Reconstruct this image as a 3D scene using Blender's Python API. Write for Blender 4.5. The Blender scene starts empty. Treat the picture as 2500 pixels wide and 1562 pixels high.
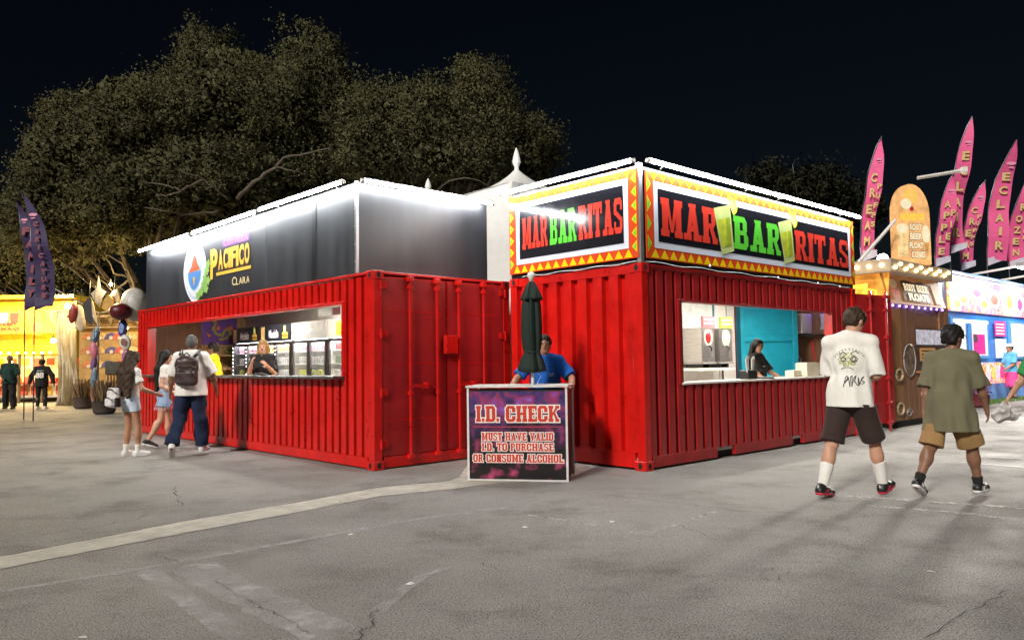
import bpy, bmesh, math, random
import numpy as np
from mathutils import Matrix, Vector
from mathutils.bvhtree import BVHTree
R = math.radians
sc = bpy.context.scene
col = sc.collection
random.seed(7)
# ---------------------------------------------------------------- camera
F_PX, PITCH, ROLL, CAM_H = 1873.0, 0.0554, -0.0138, 1.3655
_fw = Vector((0, math.cos(PITCH), math.sin(PITCH)))
_up = Vector((0, -math.sin(PITCH), math.cos(PITCH)))
_rt = Vector((1, 0, 0))
_r2 = _rt * math.cos(ROLL) + _up * math.sin(ROLL)
_u2 = -_rt * math.sin(ROLL) + _up * math.cos(ROLL)
cd = bpy.data.cameras.new('camera')
cam = bpy.data.objects.new('camera', cd)
col.objects.link(cam)
cd.sensor_width = 36.0
cd.lens = 36.0 * F_PX / 2500.0
cd.clip_start = 0.05
cd.clip_end = 2000
m = Matrix((( _r2.x, _u2.x, -_fw.x, 0), (_r2.y, _u2.y, -_fw.y, 0), (_r2.z, _u2.z, -_fw.z, CAM_H), (0, 0, 0, 1)))
cam.matrix_world = m
sc.camera = cam
# ---------------------------------------------------------------- night sky, weak soft key light, exposure
SUN_TO = Vector((-0.45, -0.75, 0.52)).normalized()
w = bpy.data.worlds.new('World')
sc.world = w
w.use_nodes = True
wn = w.node_tree
wn.nodes.clear()
wo = wn.nodes.new('ShaderNodeOutputWorld')
bg = wn.nodes.new('ShaderNodeBackground')
sky = wn.nodes.new('ShaderNodeTexSky')
sky.sky_type = 'NISHITA'
sky.sun_disc = False
sky.sun_elevation = math.asin(SUN_TO.z)
sky.sun_rotation = math.atan2(SUN_TO.x, SUN_TO.y)
sky.air_density = 1.0
sky.ozone_density = 3.0
bg.inputs['Strength'].default_value = 0.00026
wn.links.new(sky.outputs[0], bg.inputs['Color'])
wn.links.new(bg.outputs[0], wo.inputs['Surface'])
sl = bpy.data.lights.new('key_sun', 'SUN')
sl.energy = 0.72
sl.angle = R(7)
sl.color = (1.0, 0.955, 0.885)
so = bpy.data.objects.new('key_sun', sl)
col.objects.link(so)
so.rotation_euler = (-SUN_TO).to_track_quat('-Z', 'Y').to_euler()
sc.view_settings.view_transform = 'Standard'
sc.view_settings.look = 'None'
sc.view_settings.exposure = 2.3
sc.view_settings.gamma = 1.0
sc.view_settings.use_curve_mapping = False
try:
    sc.cycles.use_denoising = True
    sc.cycles.max_bounces = 6
    sc.cycles.diffuse_bounces = 3
    sc.cycles.glossy_bounces = 3
    sc.cycles.transparent_max_bounces = 12
    sc.cycles.sample_clamp_indirect = 4.0
    sc.cycles.use_light_tree = True
except Exception:
    pass

# ---------------------------------------------------------------- pixel helpers (photo pixels at 2420 wide)
K = 2500.0 / 2420.0
def pray(u, v):
    u, v = u * K, v * K
    return _fw + _r2 * ((u - 1250.0) / F_PX) - _u2 * ((v - 781.0) / F_PX)
def gp(u, v, z=0.0):
    d = pray(u, v)
    t = (z - CAM_H) / d.z
    return Vector((0, 0, CAM_H)) + d * t
def atY(u, v, Y):
    d = pray(u, v)
    return Vector((0, 0, CAM_H)) + d * (Y / d.y)

# ---------------------------------------------------------------- materials
MATS = {}
def mat(name, c, rough=0.6, metal=0.0, var=0.12, vscale=6.0, bump=0.0, bscale=40.0, emit=0.0, ecol=None,
        spec=0.5, dirt=0.0, dcol=(0.05, 0.035, 0.025), alpha=1.0, trans=0.0, coat=0.0, island=0.0, stretch=None, sheen=0.0, sss=0.0, streak=0.0, scol=(0.2, 0.01, 0.01)):
    if name in MATS:
        return MATS[name]
    M = bpy.data.materials.new(name)
    M.use_nodes = True
    nt = M.node_tree
    N, L = nt.nodes, nt.links
    b = N['Principled BSDF']
    b.inputs['Roughness'].default_value = rough
    b.inputs['Metallic'].default_value = metal
    b.inputs['Specular IOR Level'].default_value = spec
    b.inputs['Coat Weight'].default_value = coat
    b.inputs['Coat Roughness'].default_value = 0.12
    b.inputs['Sheen Weight'].default_value = sheen
    if sss > 0:
        b.inputs['Subsurface Weight'].default_value = sss
        b.inputs['Subsurface Scale'].default_value = 0.01
    b.inputs['Transmission Weight'].default_value = trans
    b.inputs['Alpha'].default_value = alpha
    tc = N.new('ShaderNodeTexCoord')
    vec = tc.outputs['Object']
    if stretch:
        mp = N.new('ShaderNodeMapping')
        mp.inputs['Scale'].default_value = stretch
        L.new(vec, mp.inputs[0])
        vec = mp.outputs[0]
    n1 = N.new('ShaderNodeTexNoise')
    n1.inputs['Scale'].default_value = vscale
    n1.inputs['Detail'].default_value = 5
    n1.inputs['Roughness'].default_value = 0.62
    L.new(vec, n1.inputs['Vector'])
    rp = N.new('ShaderNodeMapRange')
    rp.inputs['From Min'].default_value = 0.3
    rp.inputs['From Max'].default_value = 0.7
    rp.inputs['To Min'].default_value = 1 - var
    rp.inputs['To Max'].default_value = 1 + var
    L.new(n1.outputs['Fac'], rp.inputs[0])
    mx = N.new('ShaderNodeVectorMath')
    mx.operation = 'SCALE'
    mx.inputs[0].default_value = c[:3]
    L.new(rp.outputs[0], mx.inputs['Scale'])
    out = mx.outputs[0]
    if island > 0:
        ge = N.new('ShaderNodeNewGeometry')
        r2 = N.new('ShaderNodeMapRange')
        r2.inputs['To Min'].default_value = 1 - island
        r2.inputs['To Max'].default_value = 1 + island
        L.new(ge.outputs['Random Per Island'], r2.inputs[0])
        m2 = N.new('ShaderNodeVectorMath')
        m2.operation = 'SCALE'
        L.new(out, m2.inputs[0])
        L.new(r2.outputs[0], m2.inputs['Scale'])
        out = m2.outputs[0]
    if dirt > 0:
        n2 = N.new('ShaderNodeTexNoise')
        n2.inputs['Scale'].default_value = 2.3
        n2.inputs['Detail'].default_value = 8
        n2.inputs['Roughness'].default_value = 0.7
        L.new(tc.outputs['Object'], n2.inputs['Vector'])
        r3 = N.new('ShaderNodeMapRange')
        r3.inputs['From Min'].default_value = 0.5
        r3.inputs['From Max'].default_value = 0.78
        r3.inputs['To Max'].default_value = dirt
        L.new(n2.outputs['Fac'], r3.inputs[0])
        mm = N.new('ShaderNodeMix')
        mm.data_type = 'RGBA'
        L.new(r3.outputs[0], mm.inputs[0])
        L.new(out, mm.inputs[6])
        mm.inputs[7].default_value = (*dcol, 1)
        out = mm.outputs[2]
    if streak > 0:
        for sc_, lo_, hi_, c_ in (((7, 7, .45), .55, .74, scol), ((26, 26, 1.6), .64, .72, (min(1, c[0] * 1.5 + .08), c[1] + .10, c[2] + .09))):
            mp2 = N.new('ShaderNodeMapping')
            mp2.inputs['Scale'].default_value = sc_
            L.new(tc.outputs['Object'], mp2.inputs[0])
            n4 = N.new('ShaderNodeTexNoise')
            n4.inputs['Scale'].default_value = 1.0
            n4.inputs['Detail'].default_value = 7
            n4.inputs['Roughness'].default_value = 0.7
            L.new(mp2.outputs[0], n4.inputs['Vector'])
            r4 = N.new('ShaderNodeMapRange')
            r4.inputs['From Min'].default_value = lo_
            r4.inputs['From Max'].default_value = hi_
            r4.inputs['To Max'].default_value = streak
            L.new(n4.outputs['Fac'], r4.inputs[0])
            m4 = N.new('ShaderNodeMix')
            m4.data_type = 'RGBA'
            L.new(r4.outputs[0], m4.inputs[0])
            L.new(out, m4.inputs[6])
            m4.inputs[7].default_value = (*c_, 1)
            out = m4.outputs[2]
    L.new(out, b.inputs['Base Color'])
    rv = N.new('ShaderNodeMapRange')
    rv.inputs['To Min'].default_value = max(0.02, rough - 0.1)
    rv.inputs['To Max'].default_value = min(1.0, rough + 0.1)
    L.new(n1.outputs['Fac'], rv.inputs[0])
    L.new(rv.outputs[0], b.inputs['Roughness'])
    if bump > 0:
        n3 = N.new('ShaderNodeTexNoise')
        n3.inputs['Scale'].default_value = bscale
        n3.inputs['Detail'].default_value = 4
        L.new(vec, n3.inputs['Vector'])
        bp = N.new('ShaderNodeBump')
        bp.inputs['Strength'].default_value = bump
        bp.inputs['Distance'].default_value = 0.02
        L.new(n3.outputs['Fac'], bp.inputs['Height'])
        L.new(bp.outputs[0], b.inputs['Normal'])
    if emit > 0:
        if ecol:
            b.inputs['Emission Color'].default_value = (*ecol, 1)
        else:
            L.new(out, b.inputs['Emission Color'])
        b.inputs['Emission Strength'].default_value = emit
    MATS[name] = M
    return M

def emitter(name, c, s):
    return mat(name, (0.8, 0.8, 0.8), 0.4, var=0.02, emit=s, ecol=c)

# ---------------------------------------------------------------- mesh builder
class MB:
    def __init__(s):
        s.v = []
        s.f = []
    def add(s, vs, fs):
        o = len(s.v)
        s.v += [tuple(p) for p in vs]
        s.f += [tuple(i + o for i in q) for q in fs]
        return s
    def box(s, lo, hi, rot=None, about=None):
        x0, y0, z0 = lo
        x1, y1, z1 = hi
        vs = [Vector(p) for p in ((x0, y0, z0), (x1, y0, z0), (x1, y1, z0), (x0, y1, z0), (x0, y0, z1), (x1, y0, z1), (x1, y1, z1), (x0, y1, z1))]
        if rot is not None:
            a = Vector(about) if about is not None else (Vector(lo) + Vector(hi)) / 2
            vs = [rot @ (p - a) + a for p in vs]
        return s.add(vs, [(0, 3, 2, 1), (4, 5, 6, 7), (0, 1, 5, 4), (1, 2, 6, 5), (2, 3, 7, 6), (3, 0, 4, 7)])
    def cbox(s, c, size, rot=None):
        c = Vector(c)
        h = Vector(size) / 2
        return s.box(c - h, c + h, rot, c)
    def quad(s, a, b, c, d):
        return s.add([a, b, c, d], [(0, 1, 2, 3)])
    def poly(s, pts):
        return s.add(pts, [tuple(range(len(pts)))])
    def tube(s, path, r, n=8, caps=True):
        path = [Vector(p) for p in path]
        rr = r if isinstance(r, (list, tuple)) else [r] * len(path)
        rings = []
        up = Vector((0, 0, 1))
        for i, p in enumerate(path):
            t = (path[min(i + 1, len(path) - 1)] - path[max(i - 1, 0)])
            t = t.normalized() if t.length > 1e-9 else Vector((0, 0, 1))
            a = t.cross(up)
            if a.length < 0.05:
                a = t.cross(Vector((1, 0, 0)))
            a.normalize()
            b = t.cross(a)
            rings.append([p + (a * math.cos(2 * math.pi * k / n) + b * math.sin(2 * math.pi * k / n)) * rr[i] for k in range(n)])
        vs = [q for g in rings for q in g]
        fs = []
        for i in range(len(path) - 1):
            for k in range(n):
                fs.append((i * n + k, i * n + (k + 1) % n, (i + 1) * n + (k + 1) % n, (i + 1) * n + k))
        if caps:
            fs.append(tuple(reversed(range(n))))
            fs.append(tuple((len(path) - 1) * n + k for k in range(n)))
        return s.add(vs, fs)
    def lathe(s, prof, c=(0, 0, 0), n=20, wob=None):
        c = Vector(c)
        vs = []
        for i, (r, z) in enumerate(prof):
            for k in range(n):
                a = 2 * math.pi * k / n
                q = r * (1 + (wob(a, i) if wob else 0))
                vs.append(c + Vector((q * math.cos(a), q * math.sin(a), z)))
        fs = []
        for i in range(len(prof) - 1):
            for k in range(n):
                fs.append((i * n + k, i * n + (k + 1) % n, (i + 1) * n + (k + 1) % n, (i + 1) * n + k))
        fs.append(tuple(reversed(range(n))))
        fs.append(tuple((len(prof) - 1) * n + k for k in range(n)))
        return s.add(vs, fs)
    def prism(s, pts, n):
        """extrude a planar polygon by vector n"""
        pts = [Vector(p) for p in pts]
        n = Vector(n)
        k = len(pts)
        fs = [tuple(range(k)), tuple(reversed(range(k, 2 * k)))]
        for i in range(k):
            j = (i + 1) % k
            fs.append((i, i + k, j + k, j))
        return s.add(pts + [p + n for p in pts], fs)
    def sphere(s, c, r, n=12, m=8):
        r = Vector(r) if not isinstance(r, (int, float)) else Vector((r, r, r))
        c = Vector(c)
        vs = [c + Vector((0, 0, r.z))]
        for i in range(1, m):
            th = math.pi * i / m
            for k in range(n):
                a = 2 * math.pi * k / n
                vs.append(c + Vector((r.x * math.sin(th) * math.cos(a), r.y * math.sin(th) * math.sin(a), r.z * math.cos(th))))
        vs.append(c - Vector((0, 0, r.z)))
        fs = [(0, 1 + k, 1 + (k + 1) % n) for k in range(n)]
        for i in range(m - 2):
            for k in range(n):
                a = 1 + i * n + k
                b = 1 + i * n + (k + 1) % n
                fs.append((a, a + n, b + n, b))
        l = len(vs) - 1
        fs += [(l, 1 + (m - 2) * n + (k + 1) % n, 1 + (m - 2) * n + k) for k in range(n)]
        return s.add(vs, fs)
    def build(s, name, material, parent=None, smooth=False, bevel=0.0, fix=True):
        me = bpy.data.meshes.new(name)
        me.from_pydata(s.v, [], s.f)
        if fix:
            bm = bmesh.new()
            bm.from_mesh(me)
            bmesh.ops.recalc_face_normals(bm, faces=bm.faces)
            if bevel > 0:
                bmesh.ops.bevel(bm, geom=bm.edges[:], offset=bevel, segments=1, affect='EDGES', clamp_overlap=True)
            bm.to_mesh(me)
            bm.free()
        me.materials.append(material)
        if smooth:
            me.polygons.foreach_set('use_smooth', [True] * len(me.polygons))
            if smooth == 'auto':
                me.set_sharp_from_angle(angle=R(40))
        o = bpy.data.objects.new(name, me)
        col.objects.link(o)
        if parent is not None:
            o.parent = parent
        return o

def np_mesh(name, V, Q, material, parent=None, smooth=True):
    me = bpy.data.meshes.new(name)
    V = np.asarray(V, np.float32)
    Q = np.asarray(Q, np.int32)
    k = Q.shape[1]
    me.vertices.add(len(V))
    me.vertices.foreach_set('co', V.ravel())
    me.loops.add(Q.size)
    me.loops.foreach_set('vertex_index', Q.ravel())
    me.polygons.add(len(Q))
    me.polygons.foreach_set('loop_start', np.arange(0, Q.size, k, dtype=np.int32))
    me.polygons.foreach_set('loop_total', np.full(len(Q), k, np.int32))
    me.update(calc_edges=True)
    if smooth:
        me.polygons.foreach_set('use_smooth', np.ones(len(Q), bool))
    me.materials.append(material)
    o = bpy.data.objects.new(name, me)
    col.objects.link(o)
    if parent is not None:
        o.parent = parent
    return o

def tag(o, label, cat=None, group=None, kind=None):
    o['label'] = label
    if cat:
        o['category'] = cat
    if group:
        o['group'] = group
    if kind:
        o['kind'] = kind
    return o
def struct(o):
    o['kind'] = 'structure'
    return o
def thing(name, label, cat, loc=(0, 0, 0), rz=0.0, group=None):
    o = bpy.data.objects.new(name, None)
    col.objects.link(o)
    o.location = loc
    o.rotation_euler = (0, 0, rz)
    o.empty_display_size = 0.1
    return tag(o, label, cat, group)
def place(o, loc, rz=0.0):
    o.location = loc
    o.rotation_euler = (0, 0, rz)
    return o
def copy_tree(o, parent=None):
    c = o.copy()
    col.objects.link(c)
    c.parent = parent
    for ch in o.children:
        copy_tree(ch, c)
    return c

# ---------------------------------------------------------------- flat artwork on a frame: origin, U (reading direction), V (up), N (towards the reader)
class Frame:
    def __init__(s, o, U, V=(0, 0, 1), su=1.0):
        s.su = su
        s.o = Vector(o)
        s.U = Vector(U).normalized()
        s.V = Vector(V).normalized()
        s.N = s.U.cross(s.V)
    def p(s, a, b, d=0.0):
        return s.o + s.U * (a * s.su) + s.V * b + s.N * d
def art(name, polys, fr, d, material, parent, step=0.0):
    mb = MB()
    for i, pg in enumerate(polys):
        mb.poly([fr.p(a, b, d + step * i) for a, b in pg])
    return mb.build(name, material, parent, fix=False)
def rectp(a0, a1, b0, b1):
    return [(a0, b0), (a1, b0), (a1, b1), (a0, b1)]
def ellp(ca, cb, ra, rb, n=20, t0=0.0, t1=2 * math.pi):
    full = abs(t1 - t0 - 2 * math.pi) < 1e-6
    return [(ca + ra * math.cos(t0 + (t1 - t0) * i / (n if full else n - 1)), cb + rb * math.sin(t0 + (t1 - t0) * i / (n if full else n - 1))) for i in range(n)]
def ribbon(pts, wd):
    out = []
    for i in range(len(pts) - 1):
        (x0, y0), (x1, y1) = pts[i], pts[i + 1]
        l = math.hypot(x1 - x0, y1 - y0) or 1
        nx, ny = -(y1 - y0) / l * wd / 2, (x1 - x0) / l * wd / 2
        ex, ey = (x1 - x0) / l * wd * 0.25, (y1 - y0) / l * wd * 0.25
        out.append([(x0 - nx - ex, y0 - ny - ey), (x1 - nx + ex, y1 - ny + ey), (x1 + nx + ex, y1 + ny + ey), (x0 + nx - ex, y0 + ny - ey)])
    return out

_TXT = {}
def text_geo(s, bold=0.0, shear=0.0):
    key = (s, bold, shear)
    if key in _TXT:
        return _TXT[key]
    cu = bpy.data.curves.new('txt', 'FONT')
    cu.body = s
    cu.size = 1.0
    cu.offset = bold
    cu.shear = shear
    cu.resolution_u = 3
    cu.fill_mode = 'FRONT'
    o = bpy.data.objects.new('txt', cu)
    col.objects.link(o)
    dg = bpy.context.evaluated_depsgraph_get()
    me = o.evaluated_get(dg).to_mesh()
    V = [(p.co.x, p.co.y) for p in me.vertices]
    Fs = [tuple(p.vertices) for p in me.polygons]
    o.evaluated_get(dg).to_mesh_clear()
    bpy.data.objects.remove(o)
    bpy.data.curves.remove(cu)
    _TXT[key] = (V, Fs)
    return V, Fs
def text_fit(name, s, fr, a0, a1, b0, b1, d, material, parent, bold=0.02, shear=0.0, warp=None):
    V, Fs = text_geo(s, bold, shear)
    xs = [p[0] for p in V]
    ys = [p[1] for p in V]
    x0, x1, y0, y1 = min(xs), max(xs), min(ys), max(ys)
    mb = MB()
    pts = []
    for x, y in V:
        a = a0 + (x - x0) / (x1 - x0) * (a1 - a0)
        b = b0 + (y - y0) / (y1 - y0) * (b1 - b0)
        if warp:
            a, b = warp(a, b)
        pts.append(fr.p(a, b, d))
    mb.add(pts, Fs)
    return mb.build(name, material, parent, fix=False)

# slab-serif block capitals as convex pieces in a box of height 1 (returned width)
def _glyph(ch):
    t, h, o = 0.29, 0.18, 0.06      # stem, slab height, slab overhang
    r = rectp
    def stem(x):
        return [r(x, x + t, 0, 1), r(x - o, x + t + o, 0, h), r(x - o, x + t + o, 1 - h, 1)]
    L = o
    if ch == 'I':
        return stem(L), t + 2 * o
    if ch == '.':
        return [r(0.02, 0.24, 0, 0.22)], 0.27
    if ch == 'T':
        W = 0.8
        return [r(W / 2 - t / 2, W / 2 + t / 2, 0, 1), r(W / 2 - t / 2 - o, W / 2 + t / 2 + o, 0, h), r(0, W, 1 - h, 1), r(0, 0.13, 0.66, 1 - h), r(W - 0.13, W, 0.66, 1 - h)], W
    if ch == 'M':
        W = 1.08
        return stem(L) + stem(W - L - t) + [[(L + t * .55, 1), (L + t + .02, 1), (W / 2 + .07, .12), (W / 2 - .07, .12)], [(W - L - t - .02, 1), (W - L - t * .55, 1), (W / 2 + .07, .12), (W / 2 - .07, .12)]], W
    if ch == 'N':
        W = 0.86
        return stem(L) + stem(W - L - t) + [[(L, 1), (L + t + .03, 1), (W - L, 0), (W - L - t - .03, 0)]], W
    if ch in 'AV':
        W = 0.94
        g = [[(0.12, 0), (0.33, 0), (0.56, 1), (0.36, 1)], [(W - .36, 0), (W - .10, 0), (W - .33, 1), (W - .60, 1)], r(.3, .66, .24, .4), r(0, .4, 0, h), r(W - .44, W, 0, h), r(.28, .66, .9, 1)]
        if ch == 'V':
            g = [[(x, 1 - y) for x, y in reversed(p)] for i, p in enumerate(g) if i != 2]
        return g, W
    if ch in 'RPB':
        W = 0.84 if ch != 'P' else 0.78
        x1 = 0.74
        m = 0.42 if ch != 'B' else 0.44
        g = stem(L) + [r(L + t, x1 - .14, 1 - h, 1), r(L + t, x1 - .14, m, m + .14), r(x1 - .23, x1, m + .13, 1 - .13), [(x1 - .16, 1 - h), (x1 - .01, 1 - .14), (x1 - .13, 1), (x1 - .2, 1)], [(x1 - .16, m + .14), (x1 - .2, m), (x1 - .13, m), (x1 - .01, m + .14)]]
        if ch == 'R':
            g += [[(L + t, m + .1), (L + t + .2, m + .1), (W - .03, .1), (W - .27, .1)], r(W - .28, W, 0, h * .9)]
        if ch == 'B':
            x1 = 0.8
            g += [r(L + t, x1 - .14, 0, h), r(x1 - .24, x1, .13, m - .02), [(x1 - .16, h), (x1 - .2, 0), (x1 - .13, 0), (x1 - .01, .14)], [(x1 - .24, m + .1), (x1 - .24, m - .08), (x1, m - .06), (x1 - .1, m + .08)]]
        return g, W
    if ch == 'D':
        W = 0.84
        return stem(L) + [r(L, W - .15, 0, h), r(L, W - .15, 1 - h, 1), r(W - t, W, .16, .84), [(W - .2, 1 - h), (W - .01, .83), (W - .15, 1), (W - .22, 1)], [(W - .2, h), (W - .22, 0), (W - .15, 0), (W - .01, .17)]], W
    if ch in 'OC':
        W = 0.82
        g = [r(.15, W - .15, 0, h), r(.15, W - .15, 1 - h, 1), r(0, t, .15, .85)]
        for sx, sy in ((0, 0), (0, 1), (1, 0), (1, 1)):
            q = [(.14, h), (.01, .16), (.15, 0), (.24, 0)]
            g.append([((W - x) if sx else x, (1 - y) if sy else y) for x, y in q])
        g += [r(W - t, W, .15, .85)] if ch == 'O' else [r(W - t, W, .6, .86), r(W - t, W, .14, .36)]
        return g, W
    if ch == 'U':
        W = 0.86
        return [r(L, L + t, .15, 1), r(W - L - t, W - L, .15, 1), r(.2, W - .2, 0, h), r(0, L * 2 + t, 1 - h, 1), r(W - L * 2 - t, W, 1 - h, 1), [(L, .16), (.2, 0), (.3, 0), (L + t, .2)], [(W - L, .16), (W - L - t, .2), (W - .3, 0), (W - .2, 0)]], W
    if ch in 'EL':
        W = 0.76
        g = stem(L) + [r(L, W, 0, h), r(W - .13, W, h, .34)]
        if ch == 'E':
            g += [r(L, W - .02, 1 - h, 1), r(W - .15, W - .02, .68, 1 - h), r(L + t, W - .2, .43, .57)]
        return g, W
    if ch == 'H':
        W = 0.92
        return stem(L) + stem(W - L - t) + [r(L + t, W - L - t, .42, .58)], W
    if ch == 'K':
        W = 0.9
        return stem(L) + [[(L + t, .36), (L + t, .56), (W - .22, 1), (W - .02, .95)], [(L + t + .06, .5), (L + t + .2, .6), (W - .02, 0.05), (W - .26, .05)], r(W - .33, W, 0, h), r(W - .32, W, 1 - h, 1)], W
    if ch == 'S':
        W = 0.72
        return [r(.13, W - .13, 0, h), r(.13, W - .13, 1 - h, 1), r(0, .22, .56, .87), r(W - .22, W, .13, .44), [(0, .56), (.2, .6), (W, .42), (W - .2, .38)], [(.05, .56), (.25, .64), (W - .05, .44), (W - .25, .36)],
                r(W - .17, W - .02, .66, .9), r(.02, .17, .1, .34), [(.01, .86), (.14, .86), (.18, 1), (.12, 1)], [(W - .01, .14), (W - .14, .14), (W - .18, 0), (W - .12, 0)], [(W - .16, .85), (W - .02, .85), (W - .12, 1), (W - .2, 1)], [(.02, .15), (.16, .15), (.2, 0), (.12, 0)]], W
    return [], 0.42
def _ccw(pg):
    ar = sum(pg[i][0] * pg[(i + 1) % len(pg)][1] - pg[(i + 1) % len(pg)][0] * pg[i][1] for i in range(len(pg)))
    return pg if ar > 0 else pg[::-1]
def grow(pg, e):
    pg = _ccw(pg)
    n = len(pg)
    out = []
    for i in range(n):
        p0, p1, p2 = pg[i - 1], pg[i], pg[(i + 1) % n]
        def nn(a, b):
            dx, dy = b[0] - a[0], b[1] - a[1]
            l = math.hypot(dx, dy) or 1e-9
            return dy / l, -dx / l
        n1, n2 = nn(p0, p1), nn(p1, p2)
        bx, by = n1[0] + n2[0], n1[1] + n2[1]
        q = max(0.35, (bx * bx + by * by) / 2)
        out.append((p1[0] + bx * e / q, p1[1] + by * e / q))
    return out
def slab_text(name, s, fr, a0, a1, b0, b1, d, material, parent, gapw=0.06, outline=0.0, omat=None, oname='letter_outline', lift=None):
    """each letter is its own part"""
    gl = [_glyph(c) for c in s]
    tw = sum(g[1] for g in gl) + gapw * (len(s) - 1)
    sx, sy = (a1 - a0) / tw, (b1 - b0)
    x = 0.0
    for c, (pgs, wd) in zip(s, gl):
        pl = [[(a0 + (x + px) * sx, b0 + py * sy) for px, py in pg] for pg in pgs]
        if pl:
            if outline > 0:
                art(oname, [grow(p, outline) for p in pl], fr, d - 0.0022, omat, parent, step=0.00012)
            art(name, [_ccw(p) for p in pl], fr, d, material, parent, step=0.00012)
        x += wd + gapw
# ================================================================ GROUND
def asphalt_mat():
    M = bpy.data.materials.new('asphalt')
    M.use_nodes = True
    nt = M.node_tree
    N, L = nt.nodes, nt.links
    b = N['Principled BSDF']
    tc = N.new('ShaderNodeTexCoord')
    def noise(scale, detail=6, rough=0.6):
        n = N.new('ShaderNodeTexNoise')
        n.inputs['Scale'].default_value = scale
        n.inputs['Detail'].default_value = detail
        n.inputs['Roughness'].default_value = rough
        L.new(tc.outputs['Object'], n.inputs['Vector'])
        return n
    def ramp(src, a, b_, lo, hi):
        r = N.new('ShaderNodeMapRange')
        r.inputs['From Min'].default_value = a
        r.inputs['From Max'].default_value = b_
        r.inputs['To Min'].default_value = lo
        r.inputs['To Max'].default_value = hi
        L.new(src, r.inputs[0])
        return r.outputs[0]
    def mix(fac, A, B):
        m_ = N.new('ShaderNodeMix')
        m_.data_type = 'RGBA'
        L.new(fac, m_.inputs[0])
        for sock, x in ((6, A), (7, B)):
            if isinstance(x, tuple):
                m_.inputs[sock].default_value = (*x, 1)
            else:
                L.new(x, m_.inputs[sock])
        return m_.outputs[2]
    big = noise(0.22, 5)
    c = mix(ramp(big.outputs['Fac'], 0.38, 0.64, 0, 1), (0.250, 0.241, 0.221), (0.425, 0.413, 0.383))
    med = noise(1.1, 8, 0.66)
    c = mix(ramp(med.outputs['Fac'], 0.5, 0.66, 0, 0.75), c, (0.15, 0.138, 0.122))
    pale = noise(0.75, 9, 0.7)
    c = mix(ramp(pale.outputs['Fac'], 0.54, 0.66, 0, 0.75), c, (0.37, 0.355, 0.32))
    mp = N.new('ShaderNodeMapping')
    mp.inputs['Scale'].default_value = (.7, 5.5, 1)
    mp.inputs['Rotation'].default_value = (0, 0, .55)
    L.new(tc.outputs['Object'], mp.inputs[0])
    stn = N.new('ShaderNodeTexNoise')
    stn.inputs['Scale'].default_value = 1.6
    stn.inputs['Detail'].default_value = 8
    stn.inputs['Roughness'].default_value = .72
    L.new(mp.outputs[0], stn.inputs['Vector'])
    c = mix(ramp(stn.outputs['Fac'], 0.55, 0.75, 0, 0.5), c, (0.36, 0.34, 0.31))
    c = mix(ramp(stn.outputs['Fac'], 0.44, 0.28, 0, 0.5), c, (0.14, 0.13, 0.115))
    sp = noise(17, 6, 0.85)
    c = mix(ramp(sp.outputs['Fac'], 0.53, 0.68, 0, 0.6), c, (0.12, 0.11, 0.10))
    sp2 = noise(26, 5, 0.85)
    c = mix(ramp(sp2.outputs['Fac'], 0.55, 0.70, 0, 0.55), c, (0.40, 0.38, 0.345))
    gr = noise(60, 3, 0.8)
    c = mix(ramp(gr.outputs['Fac'], 0.5, 0.62, 0, 0.85), c, (0.42, 0.40, 0.36))
    gr2 = noise(95, 2, 0.8)
    c = mix(ramp(gr2.outputs['Fac'], 0.5, 0.6, 0, 0.9), c, (0.05, 0.045, 0.04))
    # crazed hairline cracking in patches
    wv = noise(2.2, 4)
    ad = N.new('ShaderNodeMixRGB')
    ad.inputs[0].default_value = 0.12
    L.new(tc.outputs['Object'], ad.inputs[1])
    L.new(wv.outputs['Color'], ad.inputs[2])
    vo = N.new('ShaderNodeTexVoronoi')
    vo.feature = 'DISTANCE_TO_EDGE'
    vo.inputs['Scale'].default_value = 7.0
    L.new(ad.outputs[0], vo.inputs['Vector'])
    msk = noise(0.6, 3)
    ck = N.new('ShaderNodeMath')
    ck.operation = 'MULTIPLY'
    L.new(ramp(vo.outputs['Distance'], 0.0, 0.022, 1, 0), ck.inputs[0])
    L.new(ramp(msk.outputs['Fac'], 0.58, 0.68, 0, 0.55), ck.inputs[1])
    c = mix(ck.outputs[0], c, (0.03, 0.027, 0.024))
    L.new(c, b.inputs['Base Color'])
    L.new(ramp(med.outputs['Fac'], 0.3, 0.7, 0.62, 0.92), b.inputs['Roughness'])
    b.inputs['Specular IOR Level'].default_value = 0.35
    ba = N.new('ShaderNodeMath')
    ba.operation = 'ADD'
    L.new(gr.outputs['Fac'], ba.inputs[0])
    L.new(gr2.outputs['Fac'], ba.inputs[1])
    bp = N.new('ShaderNodeBump')
    bp.inputs['Strength'].default_value = 0.5
    bp.inputs['Distance'].default_value = 0.012
    L.new(ba.outputs[0], bp.inputs['Height'])
    L.new(bp.outputs[0], b.inputs['Normal'])
    return M
def worn_mat(name, c, lo, hi, scale=9.0, opac=1.0):
    """a worn coating: shows where a noise is high, clear elsewhere"""
    M = mat(name, c, 0.8, var=0.18, vscale=14, bump=0.2, bscale=60)
    nt = M.node_tree
    N, L = nt.nodes, nt.links
    tc = N.new('ShaderNodeTexCoord')
    n = N.new('ShaderNodeTexNoise')
    n.inputs['Scale'].default_value = scale
    n.inputs['Detail'].default_value = 8
    n.inputs['Roughness'].default_value = 0.75
    L.new(tc.outputs['Object'], n.inputs['Vector'])
    r = N.new('ShaderNodeMapRange')
    r.inputs['From Min'].default_value = lo
    r.inputs['From Max'].default_value = hi
    r.inputs['To Max'].default_value = opac
    L.new(n.outputs['Fac'], r.inputs[0])
    L.new(r.outputs[0], N['Principled BSDF'].inputs['Alpha'])
    return M

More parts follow.
